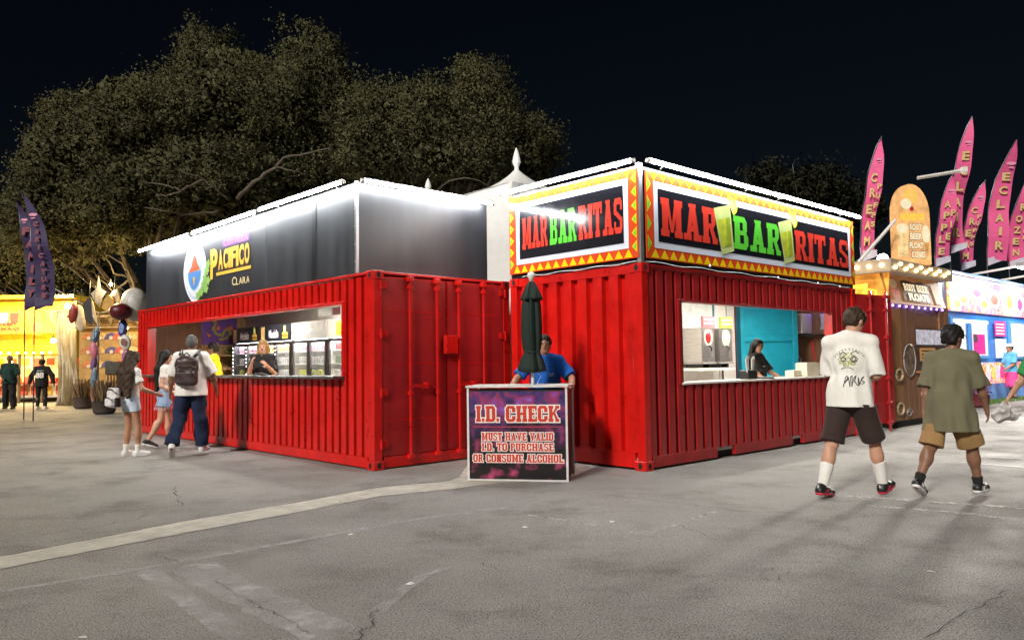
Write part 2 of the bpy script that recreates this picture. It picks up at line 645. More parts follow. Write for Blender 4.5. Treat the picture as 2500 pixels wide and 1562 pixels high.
g = MB().quad((-120, -20, 0), (120, -20, 0), (120, 200, 0), (-120, 200, 0)).build('asphalt_ground', asphalt_mat(), fix=False)
struct(g)
# concrete drainage strip running from the lower left to the gap between the booths
concrete = mat('concrete', (0.52, 0.485, 0.41), 0.85, var=0.22, vscale=5, bump=0.25, bscale=50, dirt=0.5, dcol=(0.19, 0.165, 0.125))
fa, fb = [], []
edge_far = [(-200, 1342), (0, 1316), (230, 1272), (450, 1229), (700, 1188), (900, 1151), (1055, 1138), (1085, 1127), (1205, 1093)]
edge_near = [(-200, 1378), (0, 1345), (230, 1299), (450, 1257), (700, 1211), (900, 1172), (1075, 1155), (1180, 1141), (1340, 1132)]
mbs = MB()
rnd = random.Random(3)
pf = [gp(*e) for e in edge_far]
pn = [gp(*e) for e in edge_near]
def resample(p, n):
    out = []
    ls = [0]
    for i in range(len(p) - 1):
        ls.append(ls[-1] + (p[i + 1] - p[i]).length)
    for k in range(n + 1):
        s = ls[-1] * k / n
        i = max(j for j in range(len(ls)) if ls[j] <= s + 1e-9)
        i = min(i, len(p) - 2)
        q = p[i].lerp(p[i + 1], (s - ls[i]) / max(1e-9, ls[i + 1] - ls[i]))
        out.append(q)
    return out
pf, pn = resample(pf, 60), resample(pn, 60)
for p in pf + pn:
    p.x += rnd.uniform(-.012, .012)
    p.y += rnd.uniform(-.015, .015)
    p.z = 0.004
for i in range(60):
    mbs.quad(pf[i], pf[i + 1], pn[i + 1], pn[i])
# the same strip goes on behind, between the two booths
mbs.quad(gp(1085, 1127, .004), gp(1340, 1132, .004), Vector((1.2, 10.4, .004)), Vector((-.6, 11.2, .004)))
struct(mbs.build('concrete_gutter', concrete, fix=False))
# joints across the strip
jm = mat('joint_dark', (0.035, 0.03, 0.026), 0.95)
def crack(pts, wd, name='pavement_crack', z=0.0075, seed=1, jit=0.02, material=None, sub=8):
    r_ = random.Random(seed)
    p = [gp(*q) for q in pts]
    out = []
    for i in range(len(p) - 1):
        for k in range(sub):
            q = p[i].lerp(p[i + 1], k / sub)
            q += Vector((r_.uniform(-jit, jit), r_.uniform(-jit, jit), 0))
            out.append(q)
    out.append(p[-1])
    mb = MB()
    n = len(out)
    lft, rgt = [], []
    for i, q in enumerate(out):
        t = out[min(i + 1, n - 1)] - out[max(i - 1, 0)]
        nn = Vector((-t.y, t.x, 0)).normalized()
        hw = wd / 2 * (r_.uniform(0.1, .42) if (material is None) else r_.uniform(.7, 1.0)) * (0.25 if i in (0, n - 1) else 1)
        lft.append(Vector((q.x, q.y, z)) + nn * hw)
        rgt.append(Vector((q.x, q.y, z)) - nn * hw)
    for i in range(n - 1):
        mb.quad(lft[i], lft[i + 1], rgt[i + 1], rgt[i])
    return struct(mb.build(name, material or jm, fix=False))
crack([(0, 1316), (230, 1272), (450, 1229), (700, 1188), (900, 1151), (1055, 1138), (1085, 1127)], 0.035, seed=2, jit=0.012)
crack([(240, 1299), (450, 1257), (700, 1212), (900, 1173), (1075, 1156)], 0.012, seed=4, jit=0.01)
crack([(794, 1182), (828, 1194)], 0.02, seed=5)
crack([(505, 1370), (560, 1408), (640, 1446), (735, 1500)], 0.018, seed=6, jit=0.015)
crack([(895, 1437), (880, 1465), (850, 1508), (830, 1530)], 0.024, seed=7, jit=0.03)
crack([(1405, 1165), (1500, 1178), (1640, 1195), (1760, 1210), (1900, 1213)], 0.03, seed=8, jit=0.02)
crack([(2390, 1395), (2300, 1440), (2180, 1512)], 0.018, seed=9, jit=0.02)
crack([(60, 1270), (240, 1243), (330, 1226), (350, 1215)], 0.03, seed=10, jit=0.04)
crack([(410, 1150), (420, 1175), (432, 1195)], 0.03, seed=11, jit=0.03)
crack([(1600, 1240), (1700, 1276)], 0.018, seed=12, jit=0.03)
crack([(360, 1305), (420, 1330)], 0.02, seed=13, jit=0.03)
crack([(1130, 1332), (1200, 1352)], 0.02, seed=14, jit=0.03)
crack([(1820, 1340), (1790, 1365), (1840, 1375), (1870, 1350)], 0.016, seed=15, jit=0.03)
pale = worn_mat('worn_pale_seal', (0.58, 0.56, 0.55), 0.34, 0.66, 3.2, 0.7)
crack([(450, 1335), (560, 1395), (660, 1440), (800, 1508)], 0.34, 'pale_seal_strip', 0.0035, 21, 0.01, pale)
crack([(345, 1345), (440, 1420), (560, 1508)], 0.16, 'pale_seal_strip', 0.0035, 22, 0.01, pale)
crack([(870, 1460), (1000, 1360), (1060, 1340)], 0.10, 'pale_seal_strip', 0.0035, 23, 0.01, pale)
crack([(0, 1400), (300, 1350), (640, 1290), (1000, 1225), (1240, 1195)], 0.09, 'pale_seal_strip', 0.0035, 24, 0.01, pale)
paint = worn_mat('worn_white_paint', (0.62, 0.6, 0.56), 0.42, 0.55, 10, 0.75)
crack([(1240, 1216), (1390, 1238), (1555, 1272)], 0.05, 'faded_painted_line', 0.0045, 31, 0.004, paint)
crack([(1540, 1262), (1640, 1225), (1700, 1206)], 0.045, 'faded_painted_line', 0.0045, 32, 0.004, paint)
crack([(2000, 1172), (2200, 1186), (2430, 1202)], 0.12, 'faded_painted_line', 0.0045, 33, 0.006, paint)
crack([(2050, 1195), (2250, 1210), (2430, 1232)], 0.10, 'faded_painted_line', 0.0045, 34, 0.006, paint)
fresh = worn_mat('white_paint', (0.7, 0.69, 0.66), 0.3, 0.42, 10, 0.95)
crack([(2290, 1077), (2440, 1086)], 0.09, 'painted_line', 0.0045, 35, 0.002, fresh)
crack([(2270, 1092), (2440, 1106)], 0.09, 'painted_line', 0.0045, 36, 0.002, fresh)
# bits of litter lying on the asphalt
lit = mat('paper_scrap', (0.8, 0.79, 0.75), 0.8)
for i, (u, v, what) in enumerate([(1241, 1247, 'in front of the check desk'), (830, 1264, 'in the middle of the foreground'), (1447, 1234, 'left of the long crack'), (970, 1381, 'between the two pale seams'), (195, 1536 - 28, 'at the lower left corner'), (2200, 1352, 'in the shadow of the walkers')]):
    p = gp(u, v)
    a = rnd.uniform(0, 3)
    q = MB()
    ca, sa = math.cos(a) * .028, math.sin(a) * .028
    q.prism([(ca, sa, .005), (-sa * .7, ca * .7, .012), (-ca, -sa, .006), (sa * .6, -ca * .8, .007)], (0, 0, .002))
    o = q.build('paper_scrap', lit)
    o.location = p
    tag(o, 'small white paper scrap on the asphalt ' + what, 'litter', 'litter scraps')
# ================================================================ CONTAINER BOOTHS
AO, AYAW = Vector((-1.7943, 9.9405, 0)), 0.7645
BO, BYAW = Vector((1.6271, 9.5427, 0)), 0.7403
CH = 2.591
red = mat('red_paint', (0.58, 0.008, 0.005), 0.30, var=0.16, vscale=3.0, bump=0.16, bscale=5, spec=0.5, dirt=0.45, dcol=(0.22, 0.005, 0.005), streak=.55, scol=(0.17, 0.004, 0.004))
red_shade = mat('red_paint_shaded', (0.34, 0.012, 0.013), 0.36, var=0.16, vscale=3.0, bump=0.16, bscale=5, dirt=0.45, dcol=(0.18, 0.007, 0.008), streak=.55, scol=(0.13, 0.005, 0.006))  # the red paint again, darkened for the sides turned from the light
shade_black = mat('hollow_shade', (0.012, 0.009, 0.008), 0.9)  # near-black that stands for the shade in holes and under floors
steel = mat('galvanised', (0.5, 0.5, 0.5), 0.4, 0.8)
white_p = mat('white_wall_paint', (0.74, 0.71, 0.66), 0.6, var=0.07, dirt=0.2, dcol=(0.5, 0.46, 0.4))
ply = mat('brown_plywood', (0.20, 0.085, 0.04), 0.6, var=0.3, vscale=4, stretch=(3, 3, 0.4))
tan = mat('tan_wood', (0.42, 0.27, 0.12), 0.6, var=0.3, vscale=6, stretch=(3, 3, 0.5))
steelsheet = mat('stainless', (0.52, 0.5, 0.47), 0.32, 0.85, var=0.15, stretch=(1, 1, 6))
blackp = mat('black_panel', (0.032, 0.033, 0.037), 0.42, var=0.3, vscale=2, bump=0.012, bscale=3, spec=0.55, stretch=(2, 2, 0.35))
blackm = mat('black_plastic', (0.012, 0.012, 0.013), 0.4)
tube_on = emitter('led_tube_lit', (0.92, 0.97, 1.0), 27.0)

def corr(mb, mp, u0, u1, z0, z1, period, depth, openings=(), flat=0.62):
    """corrugated sheet: mp(u, d, z) -> point, d = depth inwards"""
    us = []
    n = max(1, round((u1 - u0) / period))
    p = (u1 - u0) / n
    sl = 0.03 * p
    gr = p * (1 - flat) - 2 * sl
    for i in range(n):
        s = u0 + i * p
        us += [(s, 0), (s + p * flat, 0), (s + p * flat + sl, depth), (s + p * flat + sl + gr, depth)]
    us.append((u1, 0))
    for i in range(len(us) - 1):
        (a, da), (b, db) = us[i], us[i + 1]
        mid = (a + b) / 2
        segs = [(z0, z1)]
        for (o0, o1, q0, q1) in openings:
            if o0 < mid < o1:
                segs = [(z0, q0), (q1, z1)]
        for (s0, s1) in segs:
            mb.quad(mp(a, da, s0), mp(b, db, s0), mp(b, db, s1), mp(a, da, s1))

def casting(root, c, sgn, material, face='x'):
    """corner casting block with a flat dark oval for the shaded hole on each outer face"""
    x, y, z = c
    sx, sy = sgn
    mb = MB().box((min(x, x + sx * .16), min(y, y + sy * .178), z), (max(x, x + sx * .16), max(y, y + sy * .178), z + .118))
    o = mb.build('corner_casting', material, root, bevel=0.006)
    for fr in (Frame((x - sx * .0012, y + sy * .09, z + .06), (0, -sx, 0)), Frame((x + sx * .08, y - sy * .0012, z + .06), (sy, 0, 0))):
        MB().poly([fr.p(a, b, 0) for a, b in ellp(0, 0, .032, .04, 14)]).build('casting_hole_shade', shade_black, o, fix=False)  # shade of the hole painted as a flat dark oval

def shell_rails(root, LX, LY, material, skip_posts=()):
    e = 0.012
    for x, sx in ((0, 1), (LX, -1)):
        for y, sy in ((0, 1), (LY, -1)):
            for z in (0, CH - .118):
                casting(root, (x - sx * e * .6, y - sy * e * .6, z if z == 0 else z + .004), (sx, sy), material)
            MB().box((min(x, x + sx * .128), min(y, y + sy * .128), .118), (max(x, x + sx * .128), max(y, y + sy * .128), CH - .114)).build('corner_post', material, root, bevel=0.006)

# ---------------------------------------------------------------- left booth (long side towards the lower left)
A = thing('container_bar', 'red corrugated shipping container turned into a beer bar with black sign box on top', 'container bar', AO, AYAW)
LX, LY = 2.438, 9.0
shell_rails(A, LX, LY, red)
OA = (0.78, 8.38, 1.17, 2.20)           # serving opening: y0 y1 z0 z1
mb = MB()
corr(mb, lambda u, d, z: (0.012 + d, u, z), .12, LY - .12, .16, CH - .06, .19, .11, [OA], .66)
mb.build('side_wall', red, A, fix=False)
for z0, z1 in ((.0, .16), (CH - .06, CH)):
    MB().box((0.006, .17, z0 + .02), (.07, LY - .17, z1 - .004)).build('side_rail', red, A, bevel=0.004)
    MB().box((.16, LY - .06, z0 + .02), (LX - .16, LY - .006, z1 - .004)).build('end_rail', red, A, bevel=0.004)
    MB().box((.16, .008, z0 + .02), (LX - .16, .07, z1 - .004)).build('door_sill' if z0 == 0 else 'door_header', red, A, bevel=0.004)
mb = MB()
corr(mb, lambda u, d, z: (LX - .012 - d, u, z), .12, LY - .12, .1, CH - .06, .28, .036)
mb.build('back_wall', red, A, fix=False)
mb = MB()
corr(mb, lambda u, d, z: (u, LY - .012 - d, z), .1, LX - .1, .1, CH - .06, .28, .036)
mb.build('end_wall', red, A, fix=False)
MB().box((.03, .03, CH - .03), (LX - .03, LY - .03, CH - .012)).build('roof', red, A)
MB().box((.05, .05, .11), (LX - .05, LY - .05, .15)).build('floor', tan, A)
# opening trim and counter
mb = MB()
y0, y1, z0, z1 = OA
mb.box((-.004, y1, z0), (.16, y1 + .05, z1 + .03)).box((-.004, y0 - .05, z0), (.16, y0, z1 + .03)).box((-.002, y0, z1), (.16, y1, z1 + .035))
mb.build('opening_frame', red, A, bevel=0.003)
MB().box((-.17, .72, 1.175), (.32, 8.36, 1.215)).build('counter', mat('counter_steel', (0.14, 0.14, 0.14), 0.22, 0.6, var=0.2), A, bevel=0.005)
# inner linings
MB().box((.15, 0.5, .15), (.165, 8.9, 1.16)).build('inner_lining', white_p, A)
MB().box((LX - .11, 0.3, .15), (LX - .09, 8.88, CH - .04)).build('inner_back_lining', steelsheet, A)
MB().box((.08, 8.86, .15), (1.30, 8.88, CH - .04)).build('inner_end_lining', ply, A)
MB().box((1.30, 8.86, .15), (LX - .1, 8.882, CH - .04)).build('inner_end_lining', tan, A)
MB().box((.08, .62, .15), (LX - .1, .64, CH - .04)).build('inner_end_lining', white_p, A)
MB().box((.06, .6, CH - .05), (LX - .06, 8.9, CH - .04)).build('ceiling_lining', white_p, A)
# posted sheets above the coolers
fr = Frame((LX - .112, 0, 0), (0, -1, 0))
for nm, a0, a1, b0, b1, mm in (('white_price_sheet', -4.62, -3.9, 2.36, 2.53, white_p), ('notice_sheet', -4.66, -4.95, 2.35, 2.5, mat('dark_red_notice', (0.16, 0.03, 0.03), 0.6)), ('notice_sheet', -5.0, -5.5, 2.35, 2.5, mat('grey_notice', (0.55, 0.54, 0.5), 0.6))):
    art(nm, [_ccw(rectp(a0, a1, b0, b1))], fr, .004, mm, A)
# doors with lock rods
for x0, x1 in ((.11, 1.212), (1.226, LX - .11)):
    d = MB().box((x0, .016, .165), (x1, .07, CH - .065)).build('door_leaf', red, A, bevel=0.006)
    MB().box((x0 + .012, .009, .175), (x1 - .012, .016, CH - .078)).build('door_gasket', red_shade, d)
    for zz in (.62, 1.36, 2.06):
        MB().box((x0 + .1, .006, zz), (x1 - .1, .013, zz + .012)).build('panel_seam', red, d)
    for zz in (.28, .95, 1.72, 2.36):
        hx = x0 - .02 if x0 < 1 else x1 - .1
        h = MB().box((hx, -.012, zz), (hx + .12, .012, zz + .085)).tube([(hx + (.015 if x0 < 1 else .105), -.016, zz - .02), (hx + (.015 if x0 < 1 else .105), -.016, zz + .11)], .016, 8)
        h.build('hinge', red, d, bevel=0.002)
    for rx in ((.56, 1.02) if x0 < 1 else (1.41, 1.88)):
        rd = MB().tube([(rx, -.03, .12), (rx, -.03, CH - .05)], .017, 8).build('lock_rod', red, d, smooth='auto')
        for zz, ww, hh in ((CH - .12, .045, .07), (CH - .22, .03, .05), (.11, .045, .06), (.95, .028, .05)):
            MB().box((rx - ww, -.06, zz), (rx + ww, .006, zz + hh)).build('rod_bracket', red, rd, bevel=0.006)
    for rx in ((.56,) if x0 < 1 else (1.41,)):
        MB().box((rx - .02, -.05, 1.05), (rx + .3, -.035, 1.09)).box((rx + .24, -.06, 1.03), (rx + .3, .01, 1.11)).build('lock_handle', red, d, bevel=0.003)
lb = MB().box((1.14, -.075, 1.5), (1.36, .0, 1.76)).build('lock_box', red, A, bevel=0.01)
# gap shadow under the floor: one solid near-black block, no openings
MB().box((.1, .1, .03), (LX - .1, LY - .1, .10)).build('underfloor_shade', shade_black, A)

# black sign box on the roof
bx0, bx1, by0, by1, bz0, bz1 = .03, 2.40, .45, 8.62, 2.60, 3.84
sb = MB().box((bx0 + .02, by0 + .02, bz0), (bx1, by1, bz1 - .01)).build('sign_box', blackp, A)
seams = [by0, 1.58, 3.1, 4.62, 6.14, 7.66, by1]
for i in range(6):
    MB().box((bx0, seams[i] + .003, bz0), (bx0 + .019, seams[i + 1] - .003, bz1)).build('sign_panel', blackp, sb, bevel=0.003)
MB().box((bx0 + .004, by0, bz0), (bx1, by0 + .019, bz1)).build('sign_panel', blackp, sb, bevel=0.003)
MB().box((bx0 - .012, by0 - .01, bz0), (bx0 + .03, by0 + .03, bz1 + .01)).build('corner_trim', steel, sb)
MB().box((bx0 - .006, 1.52, bz0), (bx0 - .001, 1.64, bz1)).build('seam_cover', blackm, sb)
for i in range(5):
    MB().tube([(bx0 - .02, by0 + .02, bz0 + .15 + .24 * i), (bx0 + .01, by0 + .02, bz0 + .15 + .24 * i)], .012, 8).build('screw', steel, sb)
# beer logo
fr = Frame((bx0, 0, 0), (0, -1, 0))
wht = mat('print_white', (0.78, 0.8, 0.84), 0.45, var=0.05)
yel = mat('print_gold', (0.80, 0.48, 0.06), 0.4, var=0.08)
pale_y = mat('print_cream', (0.85, 0.68, 0.36), 0.45)
sky_b = mat('print_sky_blue', (0.38, 0.62, 0.85), 0.45)
sea_b = mat('print_sea_blue', (0.10, 0.28, 0.66), 0.45)
org = mat('print_orange', (0.82, 0.13, 0.05), 0.45)
grn = mat('print_leaf_green', (0.28, 0.5, 0.12), 0.5)
blk = mat('print_black', (0.012, 0.012, 0.014), 0.4)
pnk = mat('print_magenta', (0.62, 0.12, 0.32), 0.45)
cx, cz = -6.0, 3.16
def lens(s, e=0.0):
    return [(cx + s * .50 * math.cos(t) * (1 + .08 * math.cos(2 * t)), cz + s * .56 * math.sin(t) * (1 + .06 * math.sin(t) ** 6) + e) for t in [2 * math.pi * i / 36 for i in range(36)]]
art('logo_life_ring', [lens(1.0)], fr, .004, wht, A)
art('logo_ring_line', [lens(.9)], fr, .006, mat('print_pale_blue', (0.5, 0.6, 0.78), 0.5), A)
art('logo_ring_inner', [lens(.82)], fr, .008, wht, A)
art('logo_sky', [lens(.64)], fr, .010, sky_b, A)
art('logo_sea', [[(cx + a, cz + b) for a, b in ellp(0, -.02, .30, .33, 16, math.pi, 2 * math.pi)]], fr, .012, sea_b, A)
art('logo_hill', [[(cx - .28, cz - .02), (cx + .28, cz + .0), (cx + .16, cz + .12), (cx + .03, cz + .32), (cx - .08, cz + .22), (cx - .13, cz + .1)]], fr, .014, org, A)
art('logo_anchor', [[(cx - .06, cz - .12), (cx + .06, cz - .12), (cx, cz - .3)]], fr, .016, yel, A)
leaves = []
for i, (a, b) in enumerate([(-5.36, 3.22), (-5.42, 3.1), (-5.5, 2.97), (-5.36, 2.92), (-5.56, 2.85), (-5.44, 2.78), (-5.66, 2.74), (-5.8, 2.68)]):
    leaves.append([(a + .1 * math.cos(t) * (1 + .25 * math.cos(5 * t)), b + .075 * math.sin(t) * (1 + .25 * math.cos(5 * t))) for t in [2 * math.pi * k / 20 for k in range(20)]])
for lf in leaves:
    art('logo_hop_leaf', [lf], fr, .017, grn, A)
# the brand lettering: tall condensed capitals, first one larger
def caps(word, a0, a1, b0, b1, first_drop):
    wds = {'P': 1.35, 'A': 1.0, 'C': 1.0, 'I': .5, 'F': .95, 'O': 1.0, 'L': .8, 'R': 1.0}
    ws = [wds[c] * (1.25 if i == 0 else 1) for i, c in enumerate(word)]
    tot = sum(ws)
    x = a0
    for i, c in enumerate(word):
        w_ = (a1 - a0) * ws[i] / tot
        bb0 = b0 - first_drop if i == 0 else b0
        bb1 = b1 + (first_drop * .35 if i == 0 else 0)
        yield c, x + w_ * .06, x + w_ * .94, bb0, bb1
        x += w_
for c, a0, a1, b0, b1 in caps('PACIFICO', -5.30, -3.68, 3.07, 3.42, .14):
    text_fit('letter_shadow', c, fr, a0 - .03, a1 + .0, b0 - .025, b1 - .012, .003, mat('print_brown', (0.16, 0.07, 0.02), 0.5), A, bold=.045)
    text_fit('letter', c, fr, a0, a1, b0, b1, .006, yel, A, bold=.04)
art('underline', [rectp(-5.02, -3.64, 2.975, 3.03)], fr, .005, yel, A)
for c, a0, a1, b0, b1 in caps('CLARA', -4.37, -3.68, 2.745, 2.86, .0):
    text_fit('letter', c, fr, a0, a1, b0, b1 + (.03 if c == 'C' else 0), .006, pale_y, A, bold=.01)
art('small_strip', [rectp(-4.76, -3.70, 3.45, 3.58)], fr, .004, mat('print_purple', (0.12, 0.06, 0.22), 0.5), A)
text_fit('letter_row', 'CERVEZA', fr, -4.72, -3.74, 3.47, 3.57, .006, pnk, A, bold=.01)

# right booth --------------------------------------------------------------------------------
B = thing('container_bar', 'red corrugated shipping container bar under the colourful margarita sign', 'container bar', BO, BYAW)
BX, BY = 6.10, 2.44
shell_rails(B, BX, BY, red)
OB = (0.80, 5.16, 1.04, 2.14)
mb = MB()
corr(mb, lambda u, d, z: (u, 0.012 + d, z), .12, BX - .12, .16, CH - .06, .2, .11, [OB], .64)
mb.build('side_wall', red_shade, B, fix=False)
mb = MB()
corr(mb, lambda u, d, z: (0.012 + d, u, z), .12, BY - .12, .22, CH - .09, .275, .075, flat=.56)
mb.build('end_wall', red, B, fix=False)
MB().box((.006, .17, .03), (.07, BY - .17, .22)).build('end_rail', red, B, bevel=0.004)
MB().box((.004, .17, .222), (.02, BY - .17, .232)).build('rail_lip', red, B)
MB().box((.006, .17, CH - .12), (.07, BY - .17, CH - .003)).build('end_rail', red, B, bevel=0.004)
# bottom side rail broken by the forklift pockets
for a, b in ((.16, 1.60), (2.05, 3.70), (4.04, BX - .16)):
    MB().box((a, .006, .03), (b, .07, .17)).build('side_rail', red_shade, B, bevel=0.004)
MB().box((.3, .09, .03), (BX - .3, .1, .16)).build('underfloor_shade', shade_black, B)  # thin near-black sheet for the shade inside the pockets
MB().box((.16, .006, CH - .06), (BX - .16, .07, CH - .003)).build('side_rail', red_shade, B, bevel=0.004)
mb = MB()
corr(mb, lambda u, d, z: (u, BY - .012 - d, z), .12, BX - .12, .1, CH - .06, .28, .036)
mb.build('back_wall', red, B, fix=False)
MB().box((.03, .03, CH - .03), (BX - .03, BY - .03, CH - .012)).build('roof', red, B)
MB().box((.05, .05, .11), (BX - .05, BY - .05, .15)).build('floor', mat('pale_floor', (0.5, 0.48, 0.45), .6), B)
MB().box((BX - .17, BY - .15, .15), (BX + .004, BY - .131, CH - .12)).build('door_post_cover', mat('dark_teal', (0.01, 0.10, 0.14), .5), B)
x0, x1, z0, z1 = OB
mb = MB()
mb.box((x0 - .05, -.004, z0), (x0, .14, z1 + .03)).box((x1, -.004, z0), (x1 + .05, .14, z1 + .03)).box((x0, -.002, z1), (x1, .14, z1 + .03))
mb.build('opening_frame', red_shade, B, bevel=0.003)
MB().box((.803, -.012, 1.043), (5.157, .36, 1.072)).build('counter', mat('white_counter', (0.78, 0.75, 0.68), 0.4), B, bevel=0.005)
MB().box((.16, .15, .15), (5.9, .165, 1.03)).build('inner_lining', white_p, B)
MB().box((.08, BY - .10, .15), (BX - .16, BY - .085, CH - .04)).build('inner_back_lining', white_p, B)
MB().box((.12, .16, .15), (.135, BY - .1, CH - .04)).build('inner_end_lining', white_p, B)
MB().box((.06, .06, CH - .05), (BX - .06, BY - .06, CH - .04)).build('ceiling_lining', white_p, B)
# white framed hatch on the inner back wall
MB().box((4.0, BY - .112, 1.95), (5.15, BY - .1, 2.5)).build('wall_hatch', mat('pale_hatch', (0.55, 0.58, 0.56), 0.3), B, bevel=0.003)
MB().box((5.15, BY - .13, 1.9), (5.19, BY - .1, 2.5)).build('hatch_edge', mat('teal_edge', (0.02, 0.16, 0.2), 0.5), B)
# teal inner door leaf, standing open
teal = mat('teal_paint', (0.012, 0.36, 0.50), 0.42, var=0.1, bump=0.08, bscale=8, dirt=0.15, dcol=(0.02, 0.2, 0.26))
def leaf(name, hinge, ang, wdt, mat_in, mat_out, parent, flip=1):
    e = bpy.data.objects.new(name, None)
    col.objects.link(e)
    e.parent = parent
    e.location = hinge
    e.rotation_euler = (0, 0, ang)
    e['label'] = 'open container door leaf'
    e.scale = (1, flip, 1)
    zt = CH - .08
    MB().box((0, .0, .16), (wdt, .03, zt)).build('panel_inner', mat_in, e)
    f = MB()
    for a, b, c, d_ in ((0, .1, .16, zt), (wdt - .1, wdt, .16, zt), (.1, wdt - .1, .16, .3), (.1, wdt - .1, zt - .16, zt), (.1, wdt - .1, .84, .94), (.1, wdt - .1, 1.72, 1.83)):
        f.box((a, -.055, c), (b, -.001, d_))
    f.build('panel_ribs', mat_in, e, bevel=0.006)
    for zz, hh in ((.305, .53), (.95, .76), (1.84, zt - .16 - 1.85)):
        MB().box((.105, .031, zz), (wdt - .105, .04, zz + hh)).build('outer_panel', mat_out, e)
    o = MB().box((.0, .0302, .16), (wdt, .036, zt)).build('panel_outer', mat_out, e)
    for rx in (wdt * .38, wdt * .8):
        r_ = MB().tube([(rx, .07, .02), (rx, .07, CH - .02)], .024, 8).build('lock_rod', mat_out, e, smooth='auto')
        for zz in (.14, .5, .95, 1.7, 2.2, 2.45):
            MB().box((rx - .05, .04, zz), (rx + .05, .105, zz + .06)).build('rod_bracket', mat_out, e, bevel=0.006)
    return e
leaf('door_leaf', (BX + .0, BY - .10, 0), R(-33), 1.24, teal, red, B)
leaf('door_leaf', (BX + .02, .06, 0), R(-9), 1.16, teal, red_shade, B, -1)
# conduit and switch box on the back lining
grey = mat('grey_enamel', (0.30, 0.29, 0.28), 0.45)
MB().box((5.22, BY - .26, 1.5), (5.52, BY - .112, 1.92)).build('switch_box', grey, B, bevel=0.006)
MB().tube([(5.62, BY - .12, 2.5), (5.62, BY - .12, 1.62), (5.56, BY - .13, 1.55), (5.5, BY - .14, 1.55)], .012, 6).build('conduit', grey, B)
MB().tube([(5.42, BY - .13, 1.5), (5.43, BY - .13, .7)], .016, 6).build('conduit', blackm, B)
MB().tube([(5.32, BY - .13, 1.5), (5.31, BY - .13, .7)], .010, 6).build('conduit', grey, B)
MB().box((4.0, BY - .55, 1.17), (5.18, BY - .10, 1.22)).build('machine_shelf', white_p, B, bevel=0.003)

# colourful sign box
ored = mat('sign_orange_red', (0.72, 0.075, 0.02), 0.14, var=0.05, spec=0.6)
oyel = mat('sign_yellow', (0.85, 0.62, 0.01), 0.14, var=0.04, spec=0.6)
ogrn = mat('sign_green', (0.16, 0.62, 0.05), 0.14, var=0.04, spec=0.6)
owht = mat('sign_white', (0.70, 0.74, 0.84), 0.14, var=0.03, spec=0.6)
oblk = mat('sign_black', (0.012, 0.012, 0.016), 0.10, var=0.1, spec=0.7)
ltr_r = mat('sign_letter_red', (0.70, 0.05, 0.03), 0.14, var=0.05, spec=0.6)
ltr_g = mat('sign_letter_green', (0.12, 0.62, 0.05), 0.14, var=0.05, spec=0.6)
sg = MB().box((.03, .03, 2.6), (BX - .0, BY, 3.83)).build('sign_box', blackm, B)
MB().box((.0, .0, 2.6), (.06, .06, 3.86)).build('corner_trim', steel, sg)
def sign_face(fr, a0, a1, b0, b1, nt, ns, bd, fw):
    MB().prism([fr.p(a0, b0, 0), fr.p(a1, b0, 0), fr.p(a1, b1, 0), fr.p(a0, b1, 0)], fr.N * .012).build('sign_board', ored, B)
    d = .014
    tri_u, tri_d, tri_l = [], [], []
    w_ = (a1 - a0 - .16) / nt
    for i in range(nt):
        s = a0 + .08 + i * w_
        tri_d.append([(s + .012, b1 - .014), (s + w_ / 2, b1 - .014 - bd * .82), (s + w_ - .012, b1 - .014)])
        tri_u.append([(s + .012, b0 + .014), (s + w_ - .012, b0 + .014), (s + w_ / 2, b0 + .014 + bd * .82)])
    hh = (b1 - b0 - .12) / ns
    for i in range(ns):
        z = b0 + .06 + i * hh
        tri_l.append([(a0 + .02, z + .01), (a0 + .02, z + hh - .01), (a0 + .02 + bd * .62, z + hh / 2)])
        tri_l.append([(a1 - .02, z + .01), (a1 - .02, z + hh - .01), (a1 - .02 - bd * .62, z + hh / 2)])
    for t in tri_d + tri_u:
        art('border_triangle', [_ccw(t)], fr, d, oyel, B)
    for t in tri_l:
        art('border_triangle_edge', [_ccw(t)], fr, d + .001, oyel, B)
        art('border_triangle', [_ccw(grow(t, -.014))], fr, d + .0025, ogrn, B)
    art('white_frame', [rectp(a0 + bd + .02, a1 - bd - .02, b0 + bd, b1 - bd)], fr, d + .001, owht, B)
    art('black_field', [rectp(a0 + bd + fw + .02, a1 - bd - fw - .02, b0 + bd + fw, b1 - bd - fw)], fr, d + .003, oblk, B)
frR = Frame((0, 0, 0), (1, 0, 0))
sign_face(frR, .10, 6.10, 2.66, 3.80, 30, 4, .14, .085)
slab_text('letter', 'MAR', frR, .40, 1.70, 2.97, 3.47, .021, ltr_r, B)
slab_text('letter', 'BAR', frR, 2.12, 3.46, 2.96, 3.44, .021, ltr_g, B)
slab_text('letter', 'RITAS', frR, 3.92, 5.84, 2.94, 3.42, .021, ltr_r, B)
drink = mat('sign_drink', (0.50, 0.56, 0.05), 0.14, var=0.25, vscale=9)
drink2 = mat('sign_drink_dark', (0.32, 0.40, 0.03), 0.14, var=0.2, vscale=9)
ice = mat('sign_ice', (0.52, 0.60, 0.22), 0.14)
lime = mat('sign_lime', (0.70, 0.80, 0.04), 0.14)
